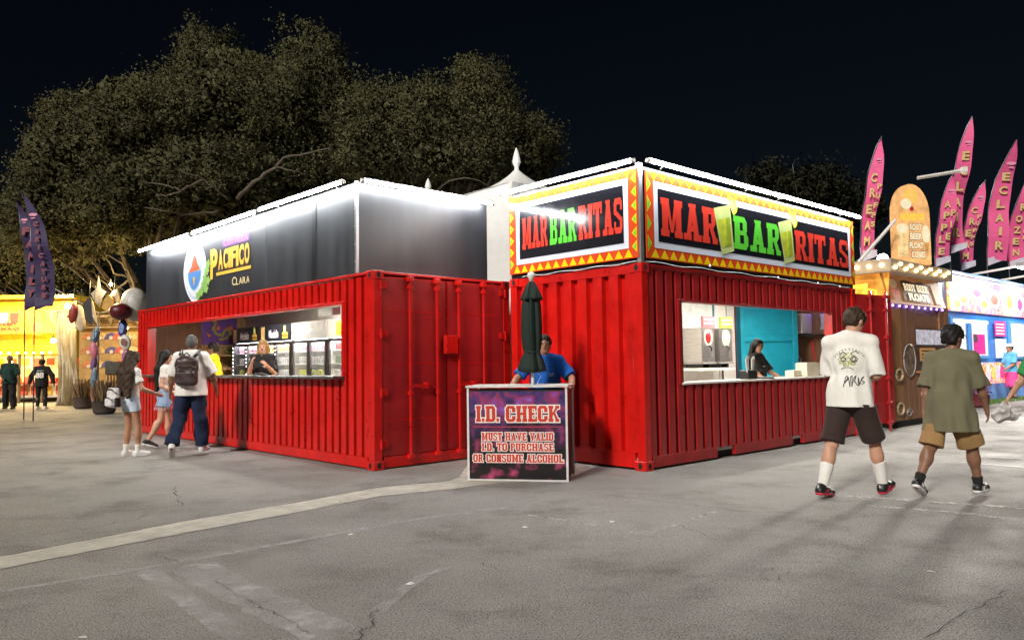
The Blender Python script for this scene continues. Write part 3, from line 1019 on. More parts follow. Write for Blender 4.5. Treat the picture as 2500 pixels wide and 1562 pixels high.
for ox in (1.66, 3.44):
    art('glass', [[(ox + .14, 2.84), (ox + .46, 2.92), (ox + .38, 3.58), (ox - .04, 3.48)]], frR, .022, ice, B)
    art('drink', [[(ox + .15, 2.94), (ox + .40, 3.0), (ox + .36, 3.40), (ox + .03, 3.32)]], frR, .024, drink, B)
    art('drink_shade', [[(ox + .28, 2.98), (ox + .40, 3.0), (ox + .36, 3.40), (ox + .26, 3.37)]], frR, .0255, drink2, B)
    art('lime_wedge', [ellp(ox + .40, 3.56, .17, .13, 14, R(-70), R(125))], frR, .027, lime, B)
    art('lime_flesh', [ellp(ox + .39, 3.55, .12, .09, 14, R(-70), R(125))], frR, .0285, mat('sign_lime_flesh', (0.85, 0.88, 0.2), 0.14), B)
frL = Frame((0, 0, 0), (0, -1, 0))
sign_face(frL, -2.43, -.03, 2.66, 3.82, 14, 6, .13, .075)
slab_text('letter', 'MAR', frL, -2.14, -1.62, 3.0, 3.46, .021, ltr_r, B)
slab_text('letter', 'BAR', frL, -1.58, -1.07, 3.0, 3.46, .021, ltr_g, B)
slab_text('letter', 'RITAS', frL, -1.03, -.27, 3.0, 3.46, .021, ltr_r, B)
# loose white cable below the sign
cab = mat('white_cable', (0.75, 0.75, 0.72), 0.5)
pts = [(-.03, BY - .3 - i * .11, 2.604 + .010 * math.sin(i * 1.1)) for i in range(20)]
MB().tube(pts, .0045, 5).build('cable', cab, B)
pts = [(.05 + i * .2, -.03, 2.604 + .012 * math.sin(i * 1.3)) for i in range(30)]
MB().tube(pts, .0045, 5).build('cable', cab, B)
for i, (x, z) in enumerate([(1.45, 2.68), (3.3, 2.64), (4.6, 2.63), (5.4, 2.62)]):
    MB().sphere((x, -.05, z - .03), .02, 8, 6).build('cable_clip', steel, B)

# LED tube lamps along the box tops ------------------------------------------------------------
def led(root_c, p, q, label, arm):
    """a lamp: lit tube, end caps, bracket arms reaching back to the sign box"""
    p, q = Vector(p), Vector(q)
    t = thing('tube_lamp', label, 'tube lamp', root_c[0], root_c[1], 'white tube lamps above the signs')
    d = (q - p).normalized()
    MB().tube([p, q], .020, 10).build('lit_tube', tube_on, t, smooth='auto')
    for e, s in ((p, -1), (q, 1)):
        MB().tube([e + d * s * .001, e + d * s * .05], .026, 10).build('end_cap', white_p, t, smooth='auto')
    a = Vector(arm)
    for f in (.15, .85):
        c = p.lerp(q, f)
        MB().tube([c + Vector((0, 0, .03)), c + a * .5 + Vector((0, 0, .05)), c + a], .01, 6).build('bracket_arm', steel, t)
    MB().box(tuple(min(p[i], q[i]) - (.02 if abs(d[i]) < .5 else 0) for i in range(2)) + (p.z + .027,), tuple(max(p[i], q[i]) + (.02 if abs(d[i]) < .5 else 0) for i in range(2)) + (p.z + .042,)).build('reflector', steel, t)
    return t
a_ = (AO, AYAW)
b_ = (BO, BYAW)
led(a_, (-.15, 8.52, 3.80), (-.15, 5.86, 3.80), 'white lit tube lamp at the far left end of the black sign box', (.16, 0, 0))
led(a_, (-.15, 5.66, 3.81), (-.15, 3.10, 3.81), 'white lit tube lamp in the middle of the black sign box, above the gold lettering', (.16, 0, 0))
led(a_, (-.15, 2.98, 3.82), (-.15, .52, 3.82), 'white lit tube lamp on the black sign box nearest its front corner', (.16, 0, 0))
led(a_, (.05, .29, 3.83), (2.36, .29, 3.83), 'white lit tube lamp over the short blank face of the black sign box', (0, .16, 0))
led(b_, (-.13, 2.44, 3.86), (-.13, .02, 3.86), 'white lit tube lamp over the narrow left face of the colourful sign', (.16, 0, 0))
led(b_, (.04, -.13, 3.86), (3.0, -.13, 3.86), 'white lit tube lamp over the near half of the wide colourful sign', (0, .16, 0))
led(b_, (3.06, -.13, 3.86), (6.10, -.13, 3.86), 'white lit tube lamp over the far half of the wide colourful sign', (0, .16, 0))
# fluorescent fittings inside the booths
room_on = emitter('ceiling_tube_lit', (1.0, 0.94, 0.84), 22.0)
def ceil_lamp(root_c, lo, hi, label):
    t = thing('ceiling_lamp', label, 'ceiling lamp', root_c[0], root_c[1], 'ceiling lamps in the bars')
    MB().box(lo, hi).build('lamp_housing', white_p, t)
    MB().box((lo[0] + .02, lo[1] + .02, lo[2] - .02), (hi[0] - .02, hi[1] - .02, lo[2] - .001)).build('lit_diffuser', room_on, t)
ceil_lamp(a_, (1.0, 2.2, 2.5), (1.2, 3.5, 2.54), 'ceiling lamp inside the left bar above the bottle coolers')
ceil_lamp(a_, (1.0, 5.0, 2.5), (1.2, 6.3, 2.54), 'ceiling lamp inside the left bar above the bartender')
ceil_lamp(b_, (2.0, 1.1, 2.5), (3.3, 1.3, 2.54), 'ceiling lamp inside the right bar above the counter')
ceil_lamp(b_, (4.2, 1.1, 2.5), (5.5, 1.3, 2.54), 'ceiling lamp inside the right bar near its open doors')
# ================================================================ PEOPLE (one continuous skin each, clothes as children)
class SDF:
    def __init__(s, lo, hi, h):
        s.h = h
        s.lo = np.array(lo, np.float32)
        n = np.ceil((np.array(hi) - s.lo) / h).astype(int) + 1
        s.ax = [(s.lo[i] + h * np.arange(n[i])).astype(np.float32) for i in range(3)]
        s.d = np.full(tuple(n), 0.2, np.float32)
    def _sl(s, lo, hi):
        r = []
        for i in range(3):
            a = int(np.clip((lo[i] - s.lo[i]) / s.h, 0, len(s.ax[i]) - 1))
            b = int(np.clip((hi[i] - s.lo[i]) / s.h + 2, 1, len(s.ax[i])))
            r.append(slice(a, b))
        return tuple(r)
    def grid(s, sl):
        return (s.ax[0][sl[0]][:, None, None], s.ax[1][sl[1]][None, :, None], s.ax[2][sl[2]][None, None, :])
    def _join(s, sl, d, k, sub=False):
        a = s.d[sl]
        if sub:
            b = -d
            h = np.maximum(k - np.abs(a - b), 0) / k
            s.d[sl] = np.maximum(a, b) + h * h * k * 0.25
        else:
            h = np.maximum(k - np.abs(a - d), 0) / k
            s.d[sl] = np.minimum(a, d) - h * h * k * 0.25
    def cone(s, a, b, ra, rb, k=0.02, sub=False, flat=(1, 1, 1)):
        a, b = np.array(a, np.float32), np.array(b, np.float32)
        m_ = max(ra, rb) + 0.1
        sl = s._sl(np.minimum(a, b) - m_, np.maximum(a, b) + m_)
        X, Y, Z = s.grid(sl)
        ab = b - a
        t = ((X - a[0]) * ab[0] + (Y - a[1]) * ab[1] + (Z - a[2]) * ab[2]) / max(1e-9, float(ab @ ab))
        t = np.clip(t, 0, 1)
        d = np.sqrt((X - a[0] - t * ab[0]) ** 2 + (Y - a[1] - t * ab[1]) ** 2 + (Z - a[2] - t * ab[2]) ** 2) - (ra + t * (rb - ra))
        s._join(sl, d, k, sub)
        return s
    def ell(s, c, r, k=0.02, sub=False, M=None):
        c, r = np.array(c, np.float32), np.array(r, np.float32)
        m_ = float(r.max()) + 0.08
        sl = s._sl(c - m_, c + m_)
        X, Y, Z = s.grid(sl)
        x, y, z = X - c[0], Y - c[1], Z - c[2]
        if M is not None:
            M = np.array(M, np.float32)
            x, y, z = (M[0, 0] * x + M[1, 0] * y + M[2, 0] * z, M[0, 1] * x + M[1, 1] * y + M[2, 1] * z, M[0, 2] * x + M[1, 2] * y + M[2, 2] * z)
        k0 = np.sqrt((x / r[0]) ** 2 + (y / r[1]) ** 2 + (z / r[2]) ** 2)
        k1 = np.sqrt((x / r[0] ** 2) ** 2 + (y / r[1] ** 2) ** 2 + (z / r[2] ** 2) ** 2) + 1e-6
        s._join(sl, k0 * (k0 - 1) / k1, k, sub)
        return s
    def rbox(s, c, hs, r, k=0.01, M=None):
        c, hs = np.array(c, np.float32), np.array(hs, np.float32)
        m_ = float(np.linalg.norm(hs)) + 0.06
        sl = s._sl(c - m_, c + m_)
        X, Y, Z = s.grid(sl)
        x, y, z = X - c[0], Y - c[1], Z - c[2]
        if M is not None:
            M = np.array(M, np.float32)
            x, y, z = (M[0, 0] * x + M[1, 0] * y + M[2, 0] * z, M[0, 1] * x + M[1, 1] * y + M[2, 1] * z, M[0, 2] * x + M[1, 2] * y + M[2, 2] * z)
        qx, qy, qz = np.abs(x) - hs[0] + r, np.abs(y) - hs[1] + r, np.abs(z) - hs[2] + r
        d = np.sqrt(np.maximum(qx, 0) ** 2 + np.maximum(qy, 0) ** 2 + np.maximum(qz, 0) ** 2) + np.minimum(np.maximum(qx, np.maximum(qy, qz)), 0) - r
        s._join(sl, d, k)
        return s
    def cut(s, p, n, within=None, rad=0.3):
        """remove what lies on the +n side of the plane (optionally only near a point)"""
        n = np.array(n, np.float32)
        n = n / np.linalg.norm(n)
        p = np.array(p, np.float32)
        sl = tuple(slice(None) for _ in range(3)) if within is None else s._sl(np.array(within) - rad, np.array(within) + rad)
        X, Y, Z = s.grid(sl)
        pl = (X - p[0]) * n[0] + (Y - p[1]) * n[1] + (Z - p[2]) * n[2]
        if within is not None:
            w_ = np.array(within, np.float32)
            far = np.sqrt((X - w_[0]) ** 2 + (Y - w_[1]) ** 2 + (Z - w_[2]) ** 2) - rad
            pl = np.minimum(pl, -far)
        s.d[sl] = np.maximum(s.d[sl], pl)
        return s
    def folds(s, amp, seed, freq=(22, 22, 6), n=5, fade=None):
        r_ = np.random.RandomState(seed)
        X, Y, Z = s.grid(tuple(slice(None) for _ in range(3)))
        f = 0
        for _ in range(n):
            w_ = r_.uniform(-1, 1, 3) * np.array(freq)
            f = f + np.sin(X * w_[0] + Y * w_[1] + Z * w_[2] + r_.uniform(0, 6.28) + 1.3 * np.sin(Z * r_.uniform(4, 11) + X * 5))
        if fade:
            f = f * np.clip((fade[1] - Z) / (fade[1] - fade[0]), .06, 1)
        s.d += (amp / n ** .5 * f).astype(np.float32)
        return s
    def mesh(s):
        d = s.d
        d[0], d[-1] = np.maximum(d[0], .01), np.maximum(d[-1], .01)
        d[:, 0], d[:, -1] = np.maximum(d[:, 0], .01), np.maximum(d[:, -1], .01)
        d[:, :, 0], d[:, :, -1] = np.maximum(d[:, :, 0], .01), np.maximum(d[:, :, -1], .01)
        ins = d < 0
        nx, ny, nz = d.shape
        cnt = np.zeros((nx - 1, ny - 1, nz - 1), np.int8)
        for i in (0, 1):
            for j in (0, 1):
                for k in (0, 1):
                    cnt += ins[i:nx - 1 + i, j:ny - 1 + j, k:nz - 1 + k]
        act = np.argwhere((cnt > 0) & (cnt < 8))
        idx = np.full(cnt.shape, -1, np.int32)
        idx[act[:, 0], act[:, 1], act[:, 2]] = np.arange(len(act))
        acc = np.zeros((len(act), 3), np.float32)
        num = np.zeros(len(act), np.float32)
        cs = [(i, j, k) for i in (0, 1) for j in (0, 1) for k in (0, 1)]
        vals = {c: d[act[:, 0] + c[0], act[:, 1] + c[1], act[:, 2] + c[2]] for c in cs}
        for c in cs:
            for ax in range(3):
                if c[ax] == 0:
                    e = list(c)
                    e[ax] = 1
                    e = tuple(e)
                    a, b = vals[c], vals[e]
                    m_ = (a < 0) != (b < 0)
                    t = np.where(m_, a / np.where(m_, a - b, 1), 0)
                    p = np.array(c, np.float32)[None, :].repeat(len(act), 0)
                    p[:, ax] += t
                    acc += p * m_[:, None]
                    num += m_
        V = (act + acc / num[:, None]) * s.h + s.lo
        Q = []
        for ax in range(3):
            o = [np.array((1, 0, 0)), np.array((0, 1, 0)), np.array((0, 0, 1))]
            A = [slice(None)] * 3
            B_ = [slice(None)] * 3
            A[ax] = slice(0, -1)
            B_[ax] = slice(1, None)
            ch = ins[tuple(A)] != ins[tuple(B_)]
            e = np.argwhere(ch)
            u, v = o[(ax + 1) % 3], o[(ax + 2) % 3]
            ok = np.ones(len(e), bool)
            for q in ((ax + 1) % 3, (ax + 2) % 3):
                ok &= (e[:, q] > 0) & (e[:, q] < d.shape[q] - 1)
            e = e[ok]
            g_ = lambda x: idx[x[:, 0], x[:, 1], x[:, 2]]
            q4 = np.stack([g_(e - u - v), g_(e - v), g_(e), g_(e - u)], 1)
            fl = ins[e[:, 0], e[:, 1], e[:, 2]]
            q4[~fl] = q4[~fl][:, ::-1]
            Q.append(q4)
        return V, np.concatenate(Q)

skin_l = mat('skin_light', (0.54, 0.29, 0.19), 0.5, var=0.06, vscale=12, sss=0.12)
skin_m = mat('skin_medium', (0.40, 0.20, 0.115), 0.5, var=0.06, vscale=12, sss=0.1)
skin_d = mat('skin_tan', (0.22, 0.105, 0.06), 0.5, var=0.06, vscale=12, sss=0.08)
hair_k = mat('hair_black', (0.010, 0.008, 0.007), 0.62, var=0.4, vscale=30, spec=.3)
hair_b = mat('hair_brown', (0.045, 0.025, 0.014), 0.65, var=0.45, vscale=30, spec=.3)
hair_y = mat('hair_blond', (0.34, 0.20, 0.08), 0.6, var=0.4, vscale=30, spec=.3)
hair_g = mat('hair_grey', (0.09, 0.085, 0.08), 0.6, var=0.3, vscale=30)
def cloth(name, c, **k):
    return mat(name, c, k.pop('rough', 0.85), var=k.pop('var', 0.08), vscale=k.pop('vscale', 9), bump=k.pop('bump', 0.55), bscale=k.pop('bscale', 13), stretch=(1, 1, .4), sheen=0.04, spec=.25, **k)
c_white = cloth('cloth_white', (0.74, 0.71, 0.66))
c_cream = cloth('cloth_cream', (0.80, 0.77, 0.71))
c_black = cloth('cloth_black', (0.016, 0.015, 0.016))
c_choc = cloth('cloth_dark_brown', (0.040, 0.024, 0.020))
c_olive = cloth('cloth_olive', (0.150, 0.135, 0.080))
c_tan = cloth('cloth_tan', (0.30, 0.175, 0.07))
c_navy = cloth('denim_navy', (0.011, 0.019, 0.05), var=0.25, vscale=14)
c_denim = cloth('denim_light', (0.26, 0.36, 0.52), var=0.25, vscale=16)
c_denim2 = cloth('denim_pale', (0.50, 0.56, 0.66), var=0.2, vscale=16)
c_blue = cloth('cloth_royal_blue', (0.010, 0.10, 0.42))
c_yellow = cloth('cloth_yellow', (0.80, 0.52, 0.01))
c_dkgreen = cloth('cloth_dark_green', (0.012, 0.04, 0.032))
c_green = cloth('cloth_green', (0.03, 0.24, 0.07))
c_cyan = cloth('cloth_sky_blue', (0.12, 0.42, 0.68))
c_pink = cloth('cloth_pink', (0.75, 0.08, 0.30))
sh_white = mat('shoe_white', (0.72, 0.71, 0.69), 0.5)
sh_black = mat('shoe_black', (0.014, 0.013, 0.013), 0.45)
sh_red = mat('shoe_sole_red', (0.55, 0.03, 0.06), 0.5)
eye_m = mat('eye_dark', (0.01, 0.007, 0.005), 0.2)
lip_m = mat('lip', (0.36, 0.11, 0.09), 0.4)

def rot_zx(yaw, pitch=0.0, roll=0.0):
    return Matrix.Rotation(yaw, 3, 'Z') @ Matrix.Rotation(pitch, 3, 'X') @ Matrix.Rotation(roll, 3, 'Y')

def limb_dir(p, s, sg):
    return Vector((sg * math.sin(R(s)), math.sin(R(p)) * math.cos(R(s)), -math.cos(R(p)) * math.cos(R(s))))

def person(label, loc, yaw, H=1.75, build=1.0, skin=None, h=0.011, lean=0, side=0, twist=0, head=(0, 0),
           arms=(((8, 9), (14, 6)), ((8, 9), (14, 6))), legs=(((6, 4), (-4, 3)), ((-6, 4), (-12, 3))), feet=(0, 0), toes=(0, 0),
           shirt=None, pants=None, shoes=None, socks=None, hair=None, hairmat=None, female=False, belly=0.0, face=True,
           base=0.0, group=None, curl=0.5):
    """pose angles in degrees; arms/legs: ((pitch, out), (pitch, out)) for the upper and lower segment, left then right"""
    skin = skin or skin_m
    T = thing('person', label, 'person', (loc[0], loc[1], base), yaw, group)
    V3 = lambda *a: Vector(a)
    tw = Matrix.Rotation(R(twist), 3, 'Z')
    tv = Vector((math.sin(R(side)), math.sin(R(lean)), math.cos(R(lean)))).normalized()
    X = tw @ V3(1, 0, 0)
    Fd = tw @ V3(0, 1, 0)
    pc = V3(0, 0, .53 * H)
    hipw, shw = (.052 if not female else .054) * H * build ** .5, (.104 if not female else .092) * H * build ** .4
    J = {}
    low = 9
    for i, sg in ((0, -1), (1, 1)):
        hp = pc + V3(sg * hipw, 0, -.01 * H)
        (a, b), (c, d) = legs[i]
        kn = hp + limb_dir(a, b, sg) * (.245 * H)
        an = kn + limb_dir(c, d, sg) * (.235 * H)
        fy = R(feet[i])
        tp = R(toes[i])                      # toe pitch: positive = heel lifted
        fd = V3(math.sin(fy) * math.cos(tp), math.cos(fy) * math.cos(tp), -math.sin(tp))
        fu = V3(math.sin(fy) * math.sin(tp), math.cos(fy) * math.sin(tp), math.cos(tp))
        heel = an - fu * (.045 * H) - fd * (.035 * H)
        toe = heel + fd * (.15 * H)
        J[i] = (hp, kn, an, heel, toe, fd, fu)
        low = min(low, heel.z, toe.z)
    drop = -low
    pc = pc + V3(0, 0, drop)
    J = {i: tuple(q + V3(0, 0, drop) for q in v[:5]) + v[5:] for i, v in J.items()}
    chest, shc, nb = pc + tv * (.165 * H), pc + tv * (.276 * H), pc + tv * (.312 * H)
    hy, hpch = head
    HM = tw @ rot_zx(R(hy), R(-hpch))
    hf, hu, hr = HM @ V3(0, 1, 0), HM @ V3(0, 0, 1), HM @ V3(1, 0, 0)
    hc = nb + tv * (.028 * H) + hu * (.065 * H) + hf * (.012 * H)
    S = {}
    for i, sg in ((0, -1), (1, 1)):
        sh = shc + X * (sg * shw)
        (a, b), (c, d) = arms[i]
        el = sh + tw @ limb_dir(a, b, sg) * (.172 * H)
        fdv = tw @ limb_dir(c, d, sg)
        wr = el + fdv * (.145 * H)
        S[i] = (sh, el, wr, fdv)
    pts = [pc, hc + hu * .16, hc - hf * .16, hc + hf * .16] + [q for v in J.values() for q in v[:5]] + [q for v in S.values() for q in v[:3]] + [v[2] + v[3] * .2 for v in S.values()]
    mg = .2 * build + belly
    lo = [min(p[k] for p in pts) - mg for k in range(3)]
    hi = [max(p[k] for p in pts) + mg for k in range(3)]
    lo[2] = -0.03
    k = H / 1.75
    bm = build
    MW = [list(X), list(Fd), list(tv)]
    MWt = np.array(MW).T          # columns are axes
    # ------------------------------------------------ skin
    G = SDF(lo, hi, h)
    def torso(G, e=0.0, kk=.05):
        G.ell(pc + V3(0, -.01, .02), (.155 * k * bm + e, .112 * k * bm + e, .125 * k + e), kk, M=MWt)
        G.ell(pc + tv * (.10 * H) + Fd * (belly * .6), ((.135 if not female else .122) * k * bm + e + belly * .5, .100 * k * bm + e + belly, .15 * k + e), kk, M=MWt)
        G.ell(chest + tv * .02, ((.158 if not female else .142) * k * bm + e, .112 * k * bm + e, .15 * k + e), kk, M=MWt)
        es = e * .45 + (.012 if e > 0 else 0)
        for i_ in (0, 1):
            G.cone(nb - tv * .02, S[i_][0] + tv * .012, .052 * k * bm ** .3 + es, .046 * k * bm ** .4 + es, kk)
        if female:
            for sg in (-1, 1):
                G.ell(chest + X * (sg * .065 * k) + Fd * (.085 * k) + tv * .0, (.06 * k + e, .05 * k + e, .058 * k + e), .04)
    torso(G)
    G.cone(nb - tv * .05, hc - hu * .04, .058 * k * bm ** .3, .052 * k, .04)
    nr = .105 * k
    HMt = [[hr.x, hf.x, hu.x], [hr.y, hf.y, hu.y], [hr.z, hf.z, hu.z]]
    G.ell(hc + hu * .012, (.076 * k, .094 * k, .100 * k), .02, M=HMt)
    G.ell(hc - hu * (.055 * k) + hf * (.028 * k), (.056 * k, .062 * k, .066 * k), .04, M=HMt)      # jaw
    G.ell(hc - hu * (.100 * k) + hf * (.062 * k), (.022 * k, .02 * k, .016 * k), .03)               # chin
    G.cone(hc + hf * (.086 * k) + hu * (.012 * k), hc + hf * (.108 * k) - hu * (.026 * k), .010 * k, .014 * k, .012)
    G.cone(hc + hf * (.078 * k) + hr * (.045 * k) + hu * .022, hc + hf * (.078 * k) - hr * (.045 * k) + hu * .022, .014 * k, .014 * k, .02)
    for sg in (-1, 1):
        G.ell(hc + hr * (sg * .077 * k) - hf * .004 - hu * .012, (.013 * k, .022 * k, .034 * k), .008, M=HMt)
        G.ell(hc + hf * (.088 * k) + hr * (sg * .033 * k) + hu * (.006 * k), (.016 * k, .012 * k, .010 * k), .012, sub=True)
    for i, sg in ((0, -1), (1, 1)):
        sh, el, wr, fdv = S[i]
        ab = bm ** .6
        G.cone(sh, el, .050 * k * ab, .039 * k * ab, .03)
        G.cone(el, el.lerp(wr, .35), .039 * k * ab, .040 * k * ab, .02)
        G.cone(el.lerp(wr, .35), wr, .040 * k * ab, .026 * k, .02)
        # hand: palm, four fingers of different length with a knuckle bend, thumb from the side of the palm
        inn = (Vector((-sg, 0, 0)) - fdv * (Vector((-sg, 0, 0)) @ fdv))
        inn = (tw @ inn).normalized() if inn.length > .2 else Fd.copy()
        wid = fdv.cross(inn).normalized() * (1 if sg < 0 else -1)      # towards the thumb
        if wid @ Fd < 0:
            wid = -wid
        pm = wr + fdv * (.045 * k)
        G.ell(pm, (.050 * k, .040 * k, .019 * k), .02, M=[[fdv[q], wid[q], inn[q]] for q in range(3)])
        fr_ = max(.0088 * k, h * .75)
        for f_, (off, ln) in enumerate(((.030, .072), (.010, .080), (-.010, .075), (-.029, .058))):
            b0 = wr + fdv * (.082 * k) + wid * (off * k)
            m1 = b0 + (fdv * math.cos(curl * .6) + inn * math.sin(curl * .6)) * (ln * .5 * k)
            e1 = m1 + (fdv * math.cos(curl * 1.5) + inn * math.sin(curl * 1.5)) * (ln * .5 * k)
            G.cone(b0, m1, fr_, fr_ * .95, .008)
            G.cone(m1, e1, fr_ * .95, fr_ * .8, .004)
        t0 = wr + fdv * (.025 * k) + wid * (.030 * k)
        t1 = t0 + (fdv * .7 + wid * .6 + inn * .35).normalized() * (.042 * k)
        t2 = t1 + (fdv * .9 + wid * .1 + inn * .4).normalized() * (.032 * k)
        G.cone(t0, t1, .013 * k, .011 * k, .012)
        G.cone(t1, t2, .011 * k, .009 * k, .006)
    for i, sg in ((0, -1), (1, 1)):
        hp, kn, an, heel, toe, fd, fu = J[i]
        lb_ = bm ** .7
        G.cone(hp, kn, .086 * k * lb_, .056 * k * lb_, .05)
        G.cone(kn, kn.lerp(an, .35), .053 * k * lb_, .056 * k * lb_, .03)
        back = (kn - an).cross(V3(1, 0, 0)).normalized()
        if back.y > 0:
            back = -back
        G.ell(kn.lerp(an, .3) + back * (.018 * k), (.044 * k * lb_, .044 * k * lb_, .1 * k), .04)
        G.cone(kn.lerp(an, .35), an, .052 * k * lb_, .034 * k, .03)
        G.cone(an - fu * (.02 * k), heel + fd * (.02 * k) + fu * (.03 * k), .035 * k, .03 * k, .02)
        G.cone(heel + fd * (.03 * k) + fu * (.03 * k), toe - fd * (.03 * k) + fu * (.022 * k), .03 * k, .022 * k, .02)
    V, Q = G.mesh()
    body = np_mesh('body', V, Q, skin, T)
    if face:
        for sg in (-1, 1):
            MB().sphere(hc + hf * (.0835 * k) + hr * (sg * .033 * k) + hu * (.006 * k), .0105 * k, 8, 6).build('eye', eye_m, body)
            MB().tube([hc + hf * (.088 * k) + hr * (sg * .016 * k) + hu * (.030 * k), hc + hf * (.086 * k) + hr * (sg * .035 * k) + hu * (.036 * k), hc + hf * (.074 * k) + hr * (sg * .054 * k) + hu * (.030 * k)], .0055 * k, 5).build('eyebrow', hairmat or hair_k, body)
        MB().sphere(hc + hf * (.089 * k) - hu * (.052 * k), (.022 * k if abs(hf.y) > .5 else .014 * k, .014 * k if abs(hf.y) > .5 else .022 * k, .009 * k), 8, 6).build('mouth', lip_m, body)
    # ------------------------------------------------ shirt
    if shirt:
        m_, sleeve, hem, ease = shirt['mat'], shirt.get('sleeve', .75), shirt.get('hem', -.02), shirt.get('ease', .025)
        G = SDF(lo, hi, h)
        torso(G, ease, .07)
        bot = pc.z + hem * H
        if hem < .0:
            fl = shirt.get('flare', .0)
            G.cone(pc + tv * .1 + X * .06 * k, pc + V3(0, 0, hem * H - .06) + X * (.075 * k + fl), .115 * k * bm + ease, .12 * k * bm + ease + fl, .05)
            G.cone(pc + tv * .1 - X * .06 * k, pc + V3(0, 0, hem * H - .06) - X * (.075 * k + fl), .115 * k * bm + ease, .12 * k * bm + ease + fl, .05)
        if hem < -.04:
            G.cone(pc + tv * .1 - Fd * .03, pc + V3(0, 0, hem * H - .06) - Fd * (.055 + shirt.get('flare', 0)), .10 * k * bm + ease, .11 * k * bm + ease, .05)
        slk = shirt.get('slack', .02)
        for i in (0, 1):
            sh, el, wr, fdv = S[i]
            ud = (el - sh).normalized()
            G2 = SDF(lo, hi, h)
            if sleeve <= 1:
                e_ = sh + (el - sh) * sleeve
                G2.cone(sh, e_ + ud * .09, .050 * k * bm ** .5 + ease * .5, .046 * k * bm ** .5 + ease * .7 + slk, .05)
                G2.folds(.003, i + 3, (45, 45, 25), 5, (sh.z - .2, sh.z - .04))
                G2.cut(e_, ud)
            else:
                G2.cone(sh, el, .054 * k * bm ** .5 + ease, .044 * k * bm ** .5 + ease, .04)
                G2.cone(el, el.lerp(wr, sleeve - 1), .044 * k * bm ** .5 + ease, .03 * k + ease, .03)
            G._join(tuple(slice(None) for _ in range(3)), G2.d, .035)
        G.folds(min(.009, shirt.get('fold', .006) * 1.2), sum(map(ord, label)) % 997, (48, 48, 11), 6, (chest.z - .02, shc.z + .01))
        G.cut((0, 0, bot), (shirt.get('slant', 0), 0, -1), within=None)
        # neckline
        G.cone(nb - tv * (.028) + Fd * shirt.get('neckf', .012), hc, shirt.get('neck', .066) * k, .085 * k, .01, sub=True)
        if shirt.get('backless'):
            G.ell(chest - Fd * .15 - tv * .03, (.08, .1, .07), .01, sub=True)
        V, Q = G.mesh()
        so_ = np_mesh('shirt', V, Q, m_, T)
        if shirt.get('collar'):
            cg = MB()
            n = 18
            ring = []
            for q in range(n + 1):
                a = 2 * math.pi * q / n
                r0 = .068 * k
                c0 = nb - tv * (.006) + Fd * .012
                dv = X * math.cos(a) + Fd * math.sin(a)
                ring.append((c0 + dv * r0 + tv * .035, c0 + dv * (r0 + .022) - tv * .012))
            for q in range(n):
                if abs(q - n / 4 + .5) < .8:
                    continue
                cg.quad(ring[q][0], ring[q + 1][0], ring[q + 1][1], ring[q][1])
            cg.build('collar', m_, so_, smooth=True, fix=False)
        T['_shirt'] = so_.name
    # ------------------------------------------------ trousers / shorts
    if pants:
        m_, ln, ease = pants['mat'], pants.get('len', 2.0), pants.get('ease', .02)
        G = SDF(lo, hi, h)
        G.ell(pc + V3(0, -.01, .02), (.155 * k * bm + ease, .112 * k * bm + ease, .13 * k + ease), .05, M=MWt)
        fl = pants.get('flare', .02)
        for i in (0, 1):
            hp, kn, an, heel, toe, fd, fu = J[i]
            lb_ = bm ** .7
            G2 = SDF(lo, hi, h)
            if ln <= 1:
                dv = (kn - hp).normalized()
                e_ = hp + (kn - hp) * ln
                G2.cone(hp, e_ + dv * .08, .088 * k * lb_ + ease, .066 * k * lb_ + ease + fl, .05)
            else:
                e_ = kn + (an - kn) * (ln - 1)
                dv = (an - kn).normalized()
                G2.cone(hp, kn, .088 * k * lb_ + ease, .06 * k * lb_ + ease + fl * .5, .05)
                G2.cone(kn, e_ + dv * .06, .06 * k * lb_ + ease + fl * .5, .046 * k + ease + fl, .03)
            G2.folds(pants.get('fold', .006) * 1.3, sum(map(ord, label)) % 991 + 3 + i, (24, 24, 16))
            G2.cut(e_, dv)
            G._join(tuple(slice(None) for _ in range(3)), G2.d, .04)
        G.cut(pc + tv * ((pants.get('top', .055) if not shirt or shirt.get('hem', 0) > -.03 else (shirt['hem'] + (.03 if shirt['hem'] < -.1 else .012))) * H), tv)
        V, Q = G.mesh()
        np_mesh(pants.get('name', 'trousers'), V, Q, m_, T)
    # ------------------------------------------------ socks and shoes
    for i, sg in ((0, -1), (1, 1)):
        hp, kn, an, heel, toe, fd, fu = J[i]
        if socks:
            G = SDF([min(an[q], kn[q], heel[q]) - .12 for q in range(3)], [max(an[q], kn[q]) + .12 for q in range(3)], min(h, .009))
            e_ = an + (kn - an) * socks['len']
            G.cone(an - fu * .03, e_, .042 * k, (.044 + .022 * socks['len'] * 1.6) * k * bm ** .5, .01)
            G.cut(e_, (kn - an))
            V, Q = G.mesh()
            np_mesh('sock', V, Q, socks['mat'], T)
        if shoes:
            hs = min(h, .008)
            pts_ = [heel, toe, an]
            G = SDF([min(p[q] for p in pts_) - .11 for q in range(3)], [max(p[q] for p in pts_) + .11 for q in range(3)], hs)
            rt = fd.cross(fu)
            c0 = heel + fd * (.0)
            G.cone(heel + fd * (.025 * k) + fu * .045, an - fu * (.0), .040 * k, .044 * k, .02)
            G.cone(heel + fd * (.04 * k) + fu * .045, heel + fd * (.13 * k) + fu * .046, .040 * k, .042 * k, .03)
            G.cone(heel + fd * (.13 * k) + fu * .045, toe - fd * (.035 * k) + fu * .034, .044 * k, .034 * k, .03)
            G.cone(toe - fd * (.035 * k) + fu * .034 - rt * .01, toe - fd * (.035 * k) + fu * .034 + rt * .012, .032 * k, .030 * k, .02)
